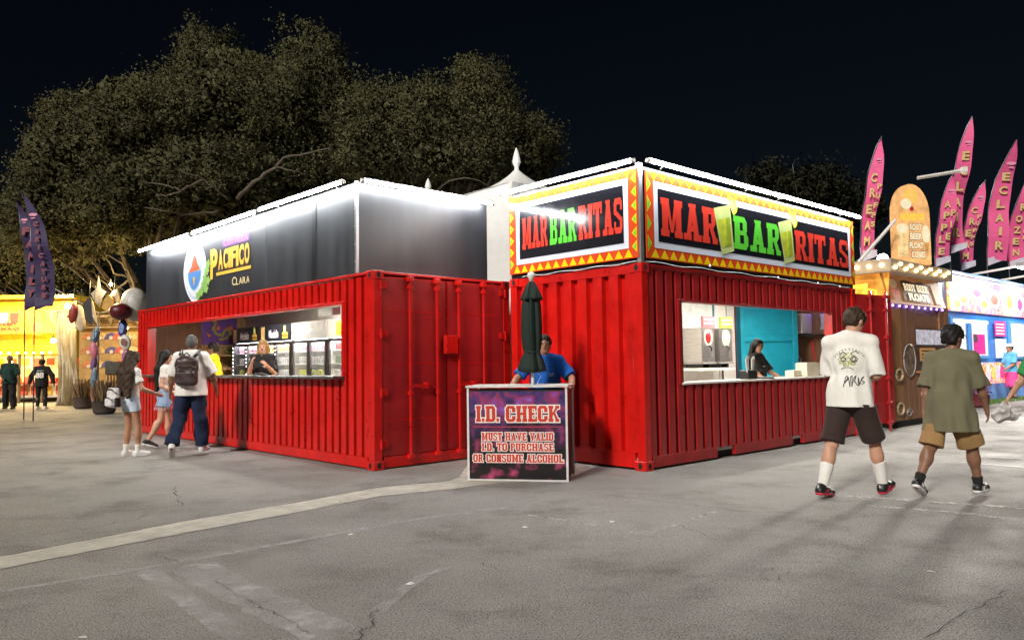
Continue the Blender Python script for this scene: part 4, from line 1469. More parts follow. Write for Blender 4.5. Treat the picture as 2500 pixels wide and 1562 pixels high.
            G.cut(heel + fu * .022, -fu)
            G.cut(an + fu * shoes.get('top', .025), fu)
            V, Q = G.mesh()
            so_ = np_mesh('shoe', V, Q, shoes['mat'], T)
            G = SDF([min(p[q] for p in pts_) - .11 for q in range(3)], [max(p[q] for p in pts_) + .11 for q in range(3)], hs)
            G.cone(heel + fd * (.03 * k) + fu * .02, heel + fd * (.13 * k) + fu * .02, .042 * k, .046 * k, .02)
            G.cone(heel + fd * (.13 * k) + fu * .02, toe - fd * (.03 * k) + fu * .02, .046 * k, .038 * k, .02)
            G.cut(heel + fu * .030, fu)
            G.cut(heel + fu * .001, -fu)
            V, Q = G.mesh()
            np_mesh('sole', V, Q, shoes.get('sole', sh_white), so_)
            if shoes.get('stripe'):
                for q in (.045, .085, .12):
                    MB().tube([heel + fd * q * k + rt * (sgn * .043 * k) + fu * z_ for sgn, z_ in ((-1, .035), (-1.02, .06), (-.6, .085), (.6, .085), (1.02, .06), (1, .035))], .007, 6).build('shoe_panel', shoes['stripe'], so_)
    # ------------------------------------------------ hair
    if hair:
        hh = min(h, .010)
        G = SDF([hc[q] - .32 for q in range(2)] + [hc[2] - (.75 if hair in ('long', 'curly') else .25)], [hc[q] + .32 for q in range(2)] + [hc[2] + .22], hh)
        HM_ = HMt
        th = {'buzz': .004, 'short': .016, 'thick': .021, 'bob': .022, 'long': .02, 'curly': .032}[hair]
        G.ell(hc + hu * .022 - hf * .008, (.076 * k + th, .094 * k + th, .096 * k + th), .02, M=HM_)
        if hair in ('short', 'thick', 'buzz'):
            G.ell(hc - hu * .03 - hf * .045, (.064 * k + th * .5, .05 * k + th * .5, .07 * k), .03, M=HM_)
        r_ = random.Random(sum(map(ord, label)) % 100)
        if hair in ('long', 'curly', 'bob'):
            L_ = {'long': .40, 'curly': .36, 'bob': .14}[hair]
            wdt = {'long': .075, 'curly': .125, 'bob': .072}[hair]
            nst = 9
            for q in range(nst):
                a = -1.25 + 2.5 * q / (nst - 1)
                st = hc - hf * (.05 * math.cos(a)) + hr * (.075 * math.sin(a)) + hu * .0
                mid = nb - Fd * (.10 * k + .03 * math.cos(a)) + X * (wdt * math.sin(a) * 1.1) - tv * .05
                en = mid - V3(0, 0, L_ * r_.uniform(.85, 1.05)) + X * (.02 * math.sin(a)) - Fd * .015
                rr = .027 if hair != 'curly' else .05
                if hair == 'bob':
                    en = st - hu * .15 + hr * (.02 * math.sin(a))
                    G.cone(st, en, .04, .03, .03)
                else:
                    G.cone(st, mid, .042 if hair == 'curly' else .034, rr, .04)
                    G.cone(mid, en, rr, rr * .55, .03)
            if hair != 'bob':
                for sg in (-1, 1):
                    G.cone(hc + hr * (sg * .074) - hf * .035 + hu * .02, nb + X * (sg * .10) - Fd * .05 - tv * .03, .03, .028, .03)
        amp, fq = {'buzz': (.0, (1, 1, 1)), 'short': (.006, (140, 140, 90)), 'thick': (.008, (110, 110, 95)), 'bob': (.005, (110, 110, 25)), 'long': (.004, (130, 130, 14)), 'curly': (.011, (75, 75, 60))}[hair]
        if amp:
            G.folds(amp, 5, fq, 6)
        # leave the face free
        lw = {'buzz': .055, 'short': .045}.get(hair, .05)
        G.rbox_sub = None
        G.ell(hc + hf * (.115 * k) - hu * (.035 * k), (.075 * k, .085 * k, .098 * k), .012, sub=True, M=HM_)
        if hair in ('short', 'buzz', 'thick'):
            G.cut(hc - hu * (.075 * k), -hu)
            for sg in (-1, 1):
                G.ell(hc + hr * (sg * .085 * k) + hf * .02 - hu * .05, (.03, .05, .05), .01, sub=True)
        V, Q = G.mesh()
        np_mesh('hair', V, Q, hairmat or hair_k, T)
    T_info = dict(T=T, hc=hc, hf=hf, hu=hu, hr=hr, pc=pc, tv=tv, X=X, Fd=Fd, nb=nb, chest=chest, S=S, J=J, H=H, k=k)
    if '_shirt' in T:
        T_info['shirt'] = bpy.data.objects[T['_shirt']]
        del T['_shirt']
    return T_info

def project_on(I, polys, material, name, d0, axes, toward, off=.004):
    """lay flat printed shapes onto the shirt surface (real geometry that follows the cloth)"""
    ob = I['shirt']
    bm = bmesh.new()
    bm.from_mesh(ob.data)
    bv = BVHTree.FromBMesh(bm)
    U, V_ = axes
    mb = MB()
    for pg in polys:
        vs = []
        for a, b in pg:
            o = d0 + U * a + V_ * b - toward * .6
            hit, n, _, _ = bv.ray_cast(o, toward)
            if hit is None:
                vs = None
                break
            vs.append(hit - toward * off)
        if vs:
            mb.poly(vs)
    bm.free()
    if mb.v:
        o = mb.build(name, material, ob, fix=False)
        o['kind'] = 'stuff'
        return o
def finegrid(a0, a1, b0, b1, fn, st=.012):
    """small cells of a rectangle for which fn(a, b) is true"""
    out = []
    a = a0
    while a < a1:
        b = b0
        while b < b1:
            if fn(a + st / 2, b + st / 2):
                out.append(rectp(a, a + st, b, b + st))
            b += st
        a += st
    return out
def yaw_of(fx, fy):
    return math.atan2(-fx, fy)
def on_local(O, yw, axis, off, u, v):
    ex = Vector((math.cos(yw), math.sin(yw), 0))
    ey = Vector((-math.sin(yw), math.cos(yw), 0))
    n = ex if axis == 'x' else ey
    d = pray(u, v)
    o = Vector((0, 0, CAM_H))
    t = ((O - o) @ n + off) / (d @ n)
    return o + d * t
def text_polys(s, cx_, cy_, w_, h_, bold=.03):
    V, Fs = text_geo(s, bold)
    xs, ys = [p[0] for p in V], [p[1] for p in V]
    sx, sy = w_ / (max(xs) - min(xs)), h_ / (max(ys) - min(ys))
    return [[(cx_ + (V[i][0] - min(xs)) * sx - w_ / 2, cy_ + (V[i][1] - min(ys)) * sy - h_ / 2) for i in f] for f in Fs]

NH = 0.0085
# --- two walkers on the right
I = person('tall young man in white printed t-shirt and dark shorts walking away with bent arm', (3.36, 7.68), yaw_of(.74, .67), 1.91, .93, skin_l, NH,
           lean=4, twist=24, head=(-38, 26), arms=(((22, 4), (84, -24)), ((2, 7), (74, -30))), legs=(((-16, 5), (-25, 4)), ((24, 5), (12, 4))), feet=(0, 0), toes=(8, -10),
           shirt=dict(mat=c_cream, sleeve=1.0, hem=-.055, ease=.02, slack=.03, flare=.0, fold=.011, neck=.062), pants=dict(mat=c_choc, len=.97, ease=.022, flare=.032, name='shorts'),
           shoes=dict(mat=sh_black, sole=sh_red, top=.035), socks=dict(mat=c_white, len=.52), hair='short', hairmat=hair_b)
ink = mat('print_ink', (0.015, 0.015, 0.016), 0.7)
ink2 = mat('print_ink_grey', (0.25, 0.27, 0.24), 0.8)
ink3 = mat('print_ink_olive', (0.42, 0.42, 0.16), 0.8)
ax_ = (I['X'], I['tv'])
d0 = I['chest'] - I['X'] * .01
scr = [(-.06, -.235), (-.035, -.13), (-.02, -.11), (-.01, -.15), (-.045, -.19), (-.005, -.125), (.01, -.235), (.02, -.12), (.035, -.11), (.03, -.23), (.055, -.13), (.075, -.11), (.06, -.175), (.1, -.225), (.1, -.13), (.115, -.215), (.135, -.14), (.16, -.12), (.13, -.16), (.165, -.185), (.13, -.215)]
dense = []
for i in range(len(scr) - 1):
    for q in range(4):
        dense.append((scr[i][0] + (scr[i + 1][0] - scr[i][0]) * q / 4, scr[i][1] + (scr[i + 1][1] - scr[i][1]) * q / 4))
project_on(I, ribbon([(a * .85, b * .85 - .02) for a, b in dense], .0075), ink, 'shirt_print', d0, ax_, I['Fd'])
arc = []
for i in range(11):
    a = R(158 - 13.5 * i)
    arc += ribbon([(.0 + .14 * math.cos(a) - .006, .035 + .11 * math.sin(a)), (.0 + .14 * math.cos(a) + .008, .035 + .11 * math.sin(a) + .012), (.0 + .14 * math.cos(a) + .01, .03 + .11 * math.sin(a) - .006)], .005)
project_on(I, arc, ink2, 'shirt_print', d0, ax_, I['Fd'])
rr_ = random.Random(5)
project_on(I, finegrid(-.11, .09, -.03, .12, lambda a, b: ((a + .01) / .1) ** 2 + ((b - .05) / .07) ** 2 < 1 and rr_.random() < .5, .011), ink3, 'shirt_print', d0, ax_, I['Fd'])
rings = []
for r0 in (.03, .018):
    rings += ribbon([(.045 + r0 * math.cos(t), .05 + r0 * math.sin(t)) for t in [2 * math.pi * q / 14 for q in range(15)]], .006)
rings += ribbon([(-.05 + .022 * math.cos(t), .05 + .022 * math.sin(t)) for t in [2 * math.pi * q / 12 for q in range(13)]], .008)
rings += ribbon([(-.07, -.045), (-.03, -.03), (.01, -.032), (.04, -.05)], .005)
rings += ribbon([(-.09, .1), (-.05, .12), (-.02, .105)], .007) + ribbon([(.02, .11), (.06, .13), (.09, .105)], .006)
project_on(I, rings, ink, 'shirt_print', d0, ax_, I['Fd'], .006)
for i in (0, 1):
    hp, kn, an, heel, toe, fd, fu = I['J'][i]
    sh = [c for c in I['T'].children if c.name.startswith('shoe')][i]
    MB().tube([an + fd * .05 + fu * .01, an + fd * .07 + fu * .045, an + fd * .095 + fu * .02], .006, 5).build('pull_tab', sh_red, sh)
    MB().tube([heel + fd * .07 + fu * .04 + fd.cross(fu) * .046, heel + fd * .12 + fu * .06 + fd.cross(fu) * .046], .008, 5).build('shoe_trim', sh_red, sh)
    cz_ = heel - fd * .012 + fu * .066
    rt = fd.cross(fu)
    e_ = MB()
    for pg in ([(-.004, .02), (.004, .02), (.004, -.004), (-.004, -.004)], [(-.003, 0), (.004, 0), (.018, -.022), (.012, -.024)], [(-.004, 0), (.003, 0), (-.012, -.024), (-.018, -.022)], [(.0, .012), (.0, .006), (.016, .018), (.016, .022)], [(-.004, .022), (.004, .022), (.004, .031), (-.004, .031)]):
        e_.poly([cz_ + rt * a + fu * b for a, b in pg])
    e_.build('heel_emblem', sh_white, sh, fix=False)

I2 = person('stocky young man in olive t-shirt and tan shorts walking away, dark hair and glasses', (4.30, 7.60), yaw_of(.78, .62), 1.67, 1.05, skin_d, NH,
            lean=8, side=1, twist=16, head=(-34, 2), arms=(((-12, 9), (-4, 6)), ((14, 11), (20, 9))), legs=(((-18, 7), (-33, 6)), ((22, 5), (10, 3))), feet=(-4, 0), toes=(28, 0), belly=.03,
            shirt=dict(mat=c_olive, sleeve=1.0, hem=-.15, ease=.022, slack=.028, flare=.02, fold=.013, neck=.07), pants=dict(mat=c_tan, len=.98, ease=.02, flare=.035, name='shorts', fold=.009),
            shoes=dict(mat=sh_black, sole=sh_white, stripe=sh_white, top=.03), socks=dict(mat=c_black, len=.22), hair='thick', hairmat=hair_k)
gl = MB()
hc, hf, hr, hu = I2['hc'], I2['hf'], I2['hr'], I2['hu']
for sg in (-1, 1):
    pts = [hc + hf * .115 + hr * (sg * .035 + .026 * math.cos(t)) + hu * (.006 + .02 * math.sin(t)) for t in [2 * math.pi * q / 12 for q in range(13)]]
    MB().tube(pts, .0028, 5).build('glasses_rim', sh_black, I2['T'])
    MB().tube([hc + hf * .112 + hr * (sg * .062) + hu * .012, hc + hr * (sg * .088) + hu * .01, hc - hf * .02 + hr * (sg * .086) - hu * .0], .003, 5).build('glasses_arm', sh_black, I2['T'])
# --- the three at the left counter
MH = 0.0105
I3 = person('girl with long curly dark hair, white top and pale denim shorts at the left counter', (-5.93, 11.95), yaw_of(.55, .83), 1.60, .92, skin_m, MH, female=True,
            arms=(((6, 10), (20, 6)), ((10, 18), (70, 5))), legs=(((4, 2), (-6, 2)), ((10, 3), (-2, 2))), feet=(-12, 20),
            shirt=dict(mat=c_white, sleeve=.6, hem=.0, ease=.018, slack=.012), pants=dict(mat=c_denim2, len=.36, ease=.016, flare=.02, name='shorts'),
            shoes=dict(mat=sh_white, sole=sh_white), socks=dict(mat=c_white, len=.3), hair='curly', hairmat=hair_b)
bp = thing('small_backpack', 'small white backpack with dark straps hanging low behind the curly haired girl', 'backpack', I3['T'].location, I3['T'].rotation_euler.z)
c0 = I3['pc'] - I3['Fd'] * .22 - I3['X'] * .09 + Vector((0, 0, .06))
G = SDF(c0 - Vector((.25, .25, .25)), c0 + Vector((.25, .25, .25)), .009)
G.rbox(c0, (.13, .06, .155), .055)
G.rbox(c0 - I3['Fd'] * .06 - Vector((0, 0, .06)), (.10, .04, .075), .035, .012)
V, Q = G.mesh()
np_mesh('bag_body', V, Q, mat('bag_white', (0.66, 0.62, 0.6), 0.6, var=.3, vscale=22), bp)
MB().tube([c0 + Vector((-.13, -.03, .06)), c0 + Vector((-.06, -.075, .13)), c0 + Vector((.06, -.075, .13)), c0 + Vector((.13, -.03, .06))], .009, 6).build('zip', sh_black, bp)
MB().tube([c0 + Vector((-.11, -.09, -.04)), c0 + Vector((-.05, -.11, .005)), c0 + Vector((.05, -.11, .005)), c0 + Vector((.11, -.09, -.04))], .008, 6).build('zip', sh_black, bp)
MB().box(c0 + Vector((.08, -.05, -.14)), c0 + Vector((.15, .03, .0))).build('side_pocket', sh_black, bp, bevel=.01)
for sg in (-1, 1):
    sh = I3['S'][0 if sg < 0 else 1][0]
    MB().tube([c0 + I3['X'] * (sg * .08) + Vector((0, .04, .12)), c0.lerp(sh, .55) + I3['X'] * (sg * .06), sh - I3['Fd'] * .085 + Vector((0, 0, .03)), sh + Vector((0, 0, .075)), sh + I3['Fd'] * .08 - Vector((0, 0, .03))], .012, 6).build('strap', sh_black, bp)

I4 = person('young woman in profile with long straight black hair, white crop top and denim cut-offs', (-6.0, 13.25), yaw_of(.93, .37), 1.64, .94, skin_l, MH, female=True,
            head=(-12, 2), arms=(((10, 10), (60, 0)), ((-8, 8), (58, -6))), legs=(((10, 3), (0, 2)), ((-8, 4), (-30, 3))), feet=(0, -8), toes=(0, 18),
            shirt=dict(mat=c_white, sleeve=.5, hem=.10, ease=.016, slack=.008, backless=True), pants=dict(mat=c_denim, len=.42, ease=.022, flare=.035, name='shorts', top=.08),
            shoes=dict(mat=sh_black, sole=sh_white), hair='long', hairmat=hair_k)
fr_ = MB()
r_ = random.Random(3)
for i in (0, 1):
    hp, kn, an, heel, toe, fd, fu = I4['J'][i]
    e_ = hp.lerp(kn, .42)
    dv = (kn - hp).normalized()
    for q in range(16):
        a = 2 * math.pi * q / 16
        p0 = e_ + Vector((math.cos(a), math.sin(a), 0)) * .118 - dv * .004
        fr_.tube([p0, p0 + dv * r_.uniform(.03, .06)], .0035, 4)
fr_.build('frayed_hem', c_denim2, I4['T'])['kind'] = 'stuff'

I5 = person('man in white t-shirt and navy jeans with a dark backpack, seen from behind', (-4.98, 11.9), yaw_of(-.12, 1), 1.80, 1.10, skin_d, MH,
            head=(-4, 0), arms=(((8, 20), (24, 10)), ((10, 22), (26, 6))), legs=(((-12, 6), (-26, 6)), ((6, 5), (2, 3))), feet=(-14, 10), toes=(38, 0),
            shirt=dict(mat=c_white, sleeve=.92, hem=-.05, ease=.035, slack=.04, fold=.008), pants=dict(mat=c_navy, len=1.97, ease=.028, flare=.02, fold=.012),
            shoes=dict(mat=sh_white, sole=sh_white), hair='buzz', hairmat=hair_g, belly=.03)
bp = thing('backpack', 'dark brown leather backpack on the back of the man in navy jeans', 'backpack', I5['T'].location, I5['T'].rotation_euler.z)
c0 = I5['chest'] - I5['Fd'] * .225 - I5['tv'] * .02
G = SDF(c0 - Vector((.35, .3, .35)), c0 + Vector((.35, .3, .35)), .009)
G.rbox(c0, (.165, .075, .215), .07)
G.ell(c0 + Vector((0, 0, .12)), (.16, .075, .13), .03)
G.rbox(c0 - I5['Fd'] * .085 - Vector((0, 0, .09)), (.13, .035, .10), .035, .012)
G.folds(.003, 4, (40, 40, 40))
V, Q = G.mesh()
leath = mat('bag_leather', (0.045, 0.026, 0.024), 0.4, var=.3, vscale=10)
np_mesh('bag_body', V, Q, leath, bp)
MB().tube([c0 + Vector((-.15, -.06, .06)), c0 + Vector((-.08, -.088, .1)), c0 + Vector((0, -.092, .085)), c0 + Vector((.08, -.088, .1)), c0 + Vector((.15, -.06, .06))], .006, 5).build('zip', mat('zip_tan', (0.2, 0.14, 0.1), .4), bp)
MB().tube([c0 + Vector((-.12, -.108, -.02)), c0 + Vector((.12, -.108, -.02))], .006, 5).build('zip', MATS['zip_tan'], bp)
MB().tube([c0 + Vector((-.05, .0, .24)), c0 + Vector((0, -.01, .29)), c0 + Vector((.05, .0, .24))], .011, 6).build('grab_handle', leath, bp)
for sg in (-1, 1):
    sh = I5['S'][0 if sg < 0 else 1][0]
    q = MB()
    pts = [c0 + I5['X'] * (sg * .07) + Vector((0, .03, .2)), sh - I5['X'] * (sg * .07) - I5['Fd'] * .13 + Vector((0, 0, .05)), sh - I5['X'] * (sg * .07) + Vector((0, 0, .105)), sh - I5['X'] * (sg * .06) + I5['Fd'] * .12 + Vector((0, 0, .03))]
    q.tube(pts, .026, 8)
    q.build('strap', leath, bp, smooth=True)
# --- customer at the counter and staff
q = on_local(AO, AYAW, 'x', .85, 510, 811)
I6 = person('man in bright yellow t-shirt and sunglasses behind the left counter, facing left', (q.x, q.y), yaw_of(-1, -.15), q.z - .15, 1.0, skin_d, .012, base=.15, lean=4, head=(0, 0), arms=(((20, 12), (70, -12)), ((26, 16), (66, 10))),
            shirt=dict(mat=c_yellow, sleeve=.85, hem=-.05, ease=.025, slack=.02), pants=dict(mat=c_navy, len=1.95, ease=.03, flare=.02), shoes=dict(mat=sh_black, sole=sh_black), hair='short', hairmat=hair_k)
MB().tube([I6['hc'] + I6['hf'] * .1 - I6['hr'] * .06 + I6['hu'] * .008, I6['hc'] + I6['hf'] * .112 + I6['hu'] * .008, I6['hc'] + I6['hf'] * .1 + I6['hr'] * .06 + I6['hu'] * .008], .013, 6).build('sunglasses', sh_black, I6['T'])
MH2 = 0.012
q = on_local(AO, AYAW, 'x', .95, 427, 822)
I7 = person('man in dark shirt inside the left bar, seen between the customers', (q.x, q.y), yaw_of(-.2, -1), q.z - .15 + .01, 1.0, skin_m, MH2, base=.15, head=(0, 4),
            shirt=dict(mat=c_black, sleeve=.8, hem=-.03), pants=dict(mat=c_black), shoes=dict(mat=sh_black, sole=sh_black), hair='short', hairmat=hair_k)
q = on_local(AO, AYAW, 'x', .72, 622, 806)
I8 = person('smiling bartender with short blond hair and black polo, hands raised to her chin', (q.x, q.y), yaw_of(.0, -1), q.z - .15, .98, skin_l, MH2, base=.15, female=True, head=(6, 3),
            arms=(((20, 16), (128, -18)), ((34, 8), (140, -22))), shirt=dict(mat=c_black, sleeve=.9, hem=-.04, ease=.026, slack=.03, collar=True), pants=dict(mat=c_black), shoes=dict(mat=sh_black, sole=sh_black), hair='bob', hairmat=hair_y)
project_on(I8, text_polys('bar', .07, .04, .06, .02), c_white, 'shirt_badge', I8['chest'], (-I8['X'], I8['tv']), -I8['Fd'])
q = on_local(BO, BYAW, 'y', .62, 1788, 804)
I9 = person('woman with long black hair in black polo standing at the right bar counter', (q.x, q.y), yaw_of(.75, -.66), q.z - .15, 1.0, skin_m, MH2, base=.15, female=True, head=(-28, 2),
            arms=(((30, 10), (62, -6)), ((20, 14), (40, 4))), shirt=dict(mat=c_black, sleeve=.95, hem=-.04, ease=.026, slack=.03, collar=True), pants=dict(mat=c_black), shoes=dict(mat=sh_black, sole=sh_black), hair='long', hairmat=hair_k)
project_on(I9, text_polys('bar', -.05, .04, .06, .02), c_white, 'shirt_badge', I9['chest'], (-I9['X'], I9['tv']), -I9['Fd'])
q = atY(1288, 803, 9.98)
I10 = person('guard in royal blue polo leaning on the check desk behind the green umbrella', (q.x, q.y), yaw_of(-.12, -1), q.z + .05, 1.08, skin_m, 0.0095, lean=8, head=(4, 0),
             arms=(((24, 34), (48, 0)), ((26, 36), (52, 18))), shirt=dict(mat=c_blue, sleeve=.85, hem=-.03, ease=.03, slack=.03, collar=True), pants=dict(mat=c_black), shoes=dict(mat=sh_black, sole=sh_black), hair='short', hairmat=hair_k, legs=(((-4, 4), (-4, 3)), ((4, 4), (0, 3))))
project_on(I10, text_polys('security', .085, .03, .075, .018) + text_polys('event', .085, .008, .05, .014), c_white, 'shirt_badge', I10['chest'], (-I10['X'], I10['tv']), -I10['Fd'])
# --- far left passers-by
FH = 0.016
p = gp(21, 966)
person('man in dark green jersey and black trousers standing before the yellow stall', (p.x, p.y), yaw_of(.2, -1), 1.84, 1.1, skin_d, FH, arms=(((4, 14), (10, 10)), ((4, 14), (60, -30))),
       shirt=dict(mat=c_dkgreen, sleeve=.95, hem=-.06, ease=.035, slack=.03), pants=dict(mat=c_black, ease=.03), shoes=dict(mat=sh_black, sole=sh_black), hair='short', hairmat=hair_g, face=True)
p = gp(97, 966)
I12 = person('person in black hooded jersey numbered 88, seen from behind near the stall', (p.x, p.y), yaw_of(-.1, 1), 1.70, 1.02, skin_d, FH, arms=(((2, 34), (0, 12)), ((2, 34), (0, 12))), legs=(((6, 5), (0, 3)), ((-6, 8), (-10, 5))),
             shirt=dict(mat=c_black, sleeve=1.9, hem=-.08, ease=.035), pants=dict(mat=c_black, ease=.012, flare=.0), shoes=dict(mat=sh_white, sole=sh_white), hair='thick', hairmat=hair_k)
project_on(I12, text_polys('88', 0, -.03, .26, .2, .05) + text_polys('JERSEY', 0, .12, .24, .03), c_white, 'jersey_number', I12['chest'], (I12['X'], I12['tv']), I12['Fd'], .012)
p = gp(160, 955)
I13 = person('woman in white blouse and black shorts carrying a grey shoulder bag past the canvas', (p.x, p.y), yaw_of(.9, .3), 1.72, 1.0, skin_m, FH, female=True, arms=(((10, 8), (30, 4)), ((6, 12), (20, 6))), legs=(((12, 3), (2, 2)), ((-10, 3), (-22, 2))),
             shirt=dict(mat=c_white, sleeve=.9, hem=-.06, ease=.04, slack=.03), pants=dict(mat=c_black, len=.6, ease=.04, flare=.04, name='shorts'), shoes=dict(mat=sh_white, sole=sh_white), hair='bob', hairmat=hair_k)
bg_ = thing('shoulder_bag', 'grey shoulder bag on the woman in white blouse', 'bag', I13['T'].location, I13['T'].rotation_euler.z)
c0 = I13['pc'] + I13['X'] * .22 + Vector((0, -.02, .14))
G = SDF(c0 - Vector((.3, .3, .3)), c0 + Vector((.3, .3, .3)), .014)
G.rbox(c0, (.06, .17, .15), .05)
V, Q = G.mesh()
np_mesh('bag_body', V, Q, mat('bag_grey', (0.16, 0.15, 0.14), .6), bg_)
MB().tube([c0 + Vector((0, -.12, .14)), I13['S'][1][0] + Vector((.03, -.03, .09)), c0 + Vector((0, .12, .14))], .014, 6).build('strap', MATS['bag_grey'], bg_)
# --- right side: stall worker and the passer-by at the edge of the view
p = gp(2393, 944)
I14 = person('stall worker in white cap, sky blue shirt and pink apron beside the blue trailer', (p.x, p.y), yaw_of(-1, -.1), 1.72, 1.0, skin_m, FH, arms=(((14, 8), (60, 0)), ((14, 8), (70, 0))),
             shirt=dict(mat=c_cyan, sleeve=.9, hem=-.04, ease=.03), pants=dict(mat=c_pink, len=1.2, ease=.05, flare=.04, name='apron', top=.10), shoes=dict(mat=sh_black, sole=sh_white), hair='short', hairmat=hair_k)
G = SDF(I14['hc'] - Vector((.2, .24, .1)), I14['hc'] + Vector((.2, .24, .2)), .014)
G.ell(I14['hc'] + Vector((0, -.005, .03)), (.1, .115, .105), .02)
G.ell(I14['hc'] + I14['hf'] * .13 + Vector((0, 0, .045)), (.075, .085, .014), .02)
G.cut(I14['hc'] + Vector((0, 0, .03)), (0, 0, -1))
V, Q = G.mesh()
np_mesh('cap', V, Q, c_white, I14['T'])
p = atY(2491, 1000, 9.0)
I15 = person('passer-by in green sleeve at the right edge, arm hanging with a plastic bag', (p.x, p.y), yaw_of(.25, 1), 1.72, 1.0, skin_m, MH, arms=(((4, 20), (2, 34)), ((4, 10), (10, 6))),
             shirt=dict(mat=c_green, sleeve=.95, hem=-.05, ease=.035, slack=.03), pants=dict(mat=c_navy), shoes=dict(mat=sh_white, sole=sh_white), hair='short', hairmat=hair_k)
hd = I15['T'].matrix_basis @ (I15['S'][0][2] + I15['S'][0][3] * .1) if False else (Matrix.Translation(I15['T'].location) @ Matrix.Rotation(I15['T'].rotation_euler.z, 4, 'Z')) @ (I15['S'][0][2] + I15['S'][0][3] * .12)
c0 = Vector((hd.x, hd.y, hd.z - .06))
G = SDF(Vector((-.3, -.3, -.3)), Vector((.3, .3, .3)), .011)
G.cone((0, 0, .05), (-.02, 0, -.03), .03, .09, .03)
G.ell((-.05, 0, -.08), (.11, .08, .075), .03)
G.ell((.07, .02, -.1), (.10, .06, .05), .03)
G.folds(.016, 12, (60, 60, 60), 6)
V, Q = G.mesh()
o = np_mesh('plastic_bag', V, Q, mat('bag_plastic', (0.46, 0.43, 0.41), .35, var=.2, vscale=18, alpha=.93), None)
o.location = c0
tag(o, 'crumpled translucent plastic bag in the hand of the passer-by at the right edge', 'plastic bag')
# ================================================================ CHECK DESK, UMBRELLA, BAR FITTINGS
# desk: front face from pixels, standing on the ground
dl, dr = gp(1107, 1134.5), gp(1343, 1138)
dyaw = math.atan2(dr.y - dl.y, dr.x - dl.x)
DW, DD, DH = (dr - dl).length, 0.62, 1.075
D = thing('check_desk', 'boxy check-in desk with printed purple concert front and red lettering', 'desk', (dl.x, dl.y, 0), dyaw)
def concert_mat():
    M = mat('concert_print', (0.02, 0.012, 0.02), 0.3, var=.2)
    nt = M.node_tree
    N, L = nt.nodes, nt.links
    b = N['Principled BSDF']
    tc = N.new('ShaderNodeTexCoord')
    sep = N.new('ShaderNodeSeparateXYZ')
    L.new(tc.outputs['Object'], sep.inputs[0])
    n = N.new('ShaderNodeTexNoise')
    n.inputs['Scale'].default_value = 3.2
    n.inputs['Detail'].default_value = 4
    n.inputs['Distortion'].default_value = 1.2
    L.new(tc.outputs['Object'], n.inputs['Vector'])
    cr = N.new('ShaderNodeValToRGB')
    e = cr.color_ramp.elements
    e[0].position, e[0].color = 0.36, (0.012, 0.006, 0.012, 1)
    e[1].position, e[1].color = 0.74, (0.42, 0.20, 0.55, 1)
    for p_, c_ in ((0.5, (0.07, 0.03, 0.15, 1)), (0.58, (0.28, 0.03, 0.09, 1)), (0.66, (0.22, 0.07, 0.36, 1))):
        q = e.new(p_)
        q.color = c_
    L.new(n.outputs['Fac'], cr.inputs[0])
    mr = N.new('ShaderNodeMapRange')
    mr.inputs['From Min'].default_value = 0.35
    mr.inputs['From Max'].default_value = 0.85
    L.new(sep.outputs[2], mr.inputs[0])
    n2 = N.new('ShaderNodeTexNoise')
    n2.inputs['Scale'].default_value = 6
    L.new(tc.outputs['Object'], n2.inputs['Vector'])
    cr2 = N.new('ShaderNodeValToRGB')
    e = cr2.color_ramp.elements
    e[0].position, e[0].color = 0.52, (0.010, 0.006, 0.008, 1)
    e[1].position, e[1].color = 0.78, (0.5, 0.06, 0.16, 1)
    L.new(n2.outputs['Fac'], cr2.inputs[0])
    mx = N.new('ShaderNodeMix')
    mx.data_type = 'RGBA'
    L.new(mr.outputs[0], mx.inputs[0])
    L.new(cr2.outputs[0], mx.inputs[6])
    L.new(cr.outputs[0], mx.inputs[7])
    L.new(mx.outputs[2], b.inputs['Base Color'])
    return M
MB().box((.01, .01, .03), (DW - .01, DD - .01, DH - .03)).build('cabinet', blackm, D)
fr = Frame((0, 0, 0), (1, 0, 0))
art('front_print', [rectp(.02, DW - .02, .02, DH - .045)], fr, -.004, concert_mat(), D)
alu = mat('white_aluminium', (0.72, 0.70, 0.70), .35, .2)
for a, b in (((-.006, -.012, 0), (.018, .016, DH)), ((DW - .018, -.012, 0), (DW + .006, .016, DH)), ((.018, -.012, 0), (DW - .018, .016, .018))):
    MB().box(a, b).build('edge_trim', alu, D)
for y in (DD,):
    for x in (0, DW):
        MB().box((x - .012, y - .02, 0), (x + .012, y + .004, DH)).build('edge_trim', alu, D)
MB().box((-.02, -.03, DH), (DW + .02, DD + .02, DH + .025)).build('desk_top', mat('desk_top_white', (0.66, 0.64, 0.61), .4), D, bevel=.004)
idr = mat('id_red', (0.55, 0.035, 0.015), .4)
idw = mat('id_cream_outline', (0.82, 0.74, 0.68), .4)
sx_ = DW / 1.16
def idl(s, a0, a1, b0, b1, o):
    slab_text('letter', s, fr, a0 * sx_, a1 * sx_, b0, b1, .003, idr, D, gapw=.07, outline=o, omat=idw)
idl('I.D. CHECK', .10, 1.07, .68, .865, .013)
art('red_rule', [rectp(.06 * sx_, 1.11 * sx_, .615, .628)], fr, .002, mat('rule_red', (0.35, 0.04, 0.08), .4), D)
idl('MUST HAVE VALID', .165, 1.0, .465, .555, .009)
idl('I.D. TO PURCHASE', .165, 1.0, .345, .435, .009)
idl('OR CONSUME ALCOHOL', .06, 1.11, .215, .305, .009)

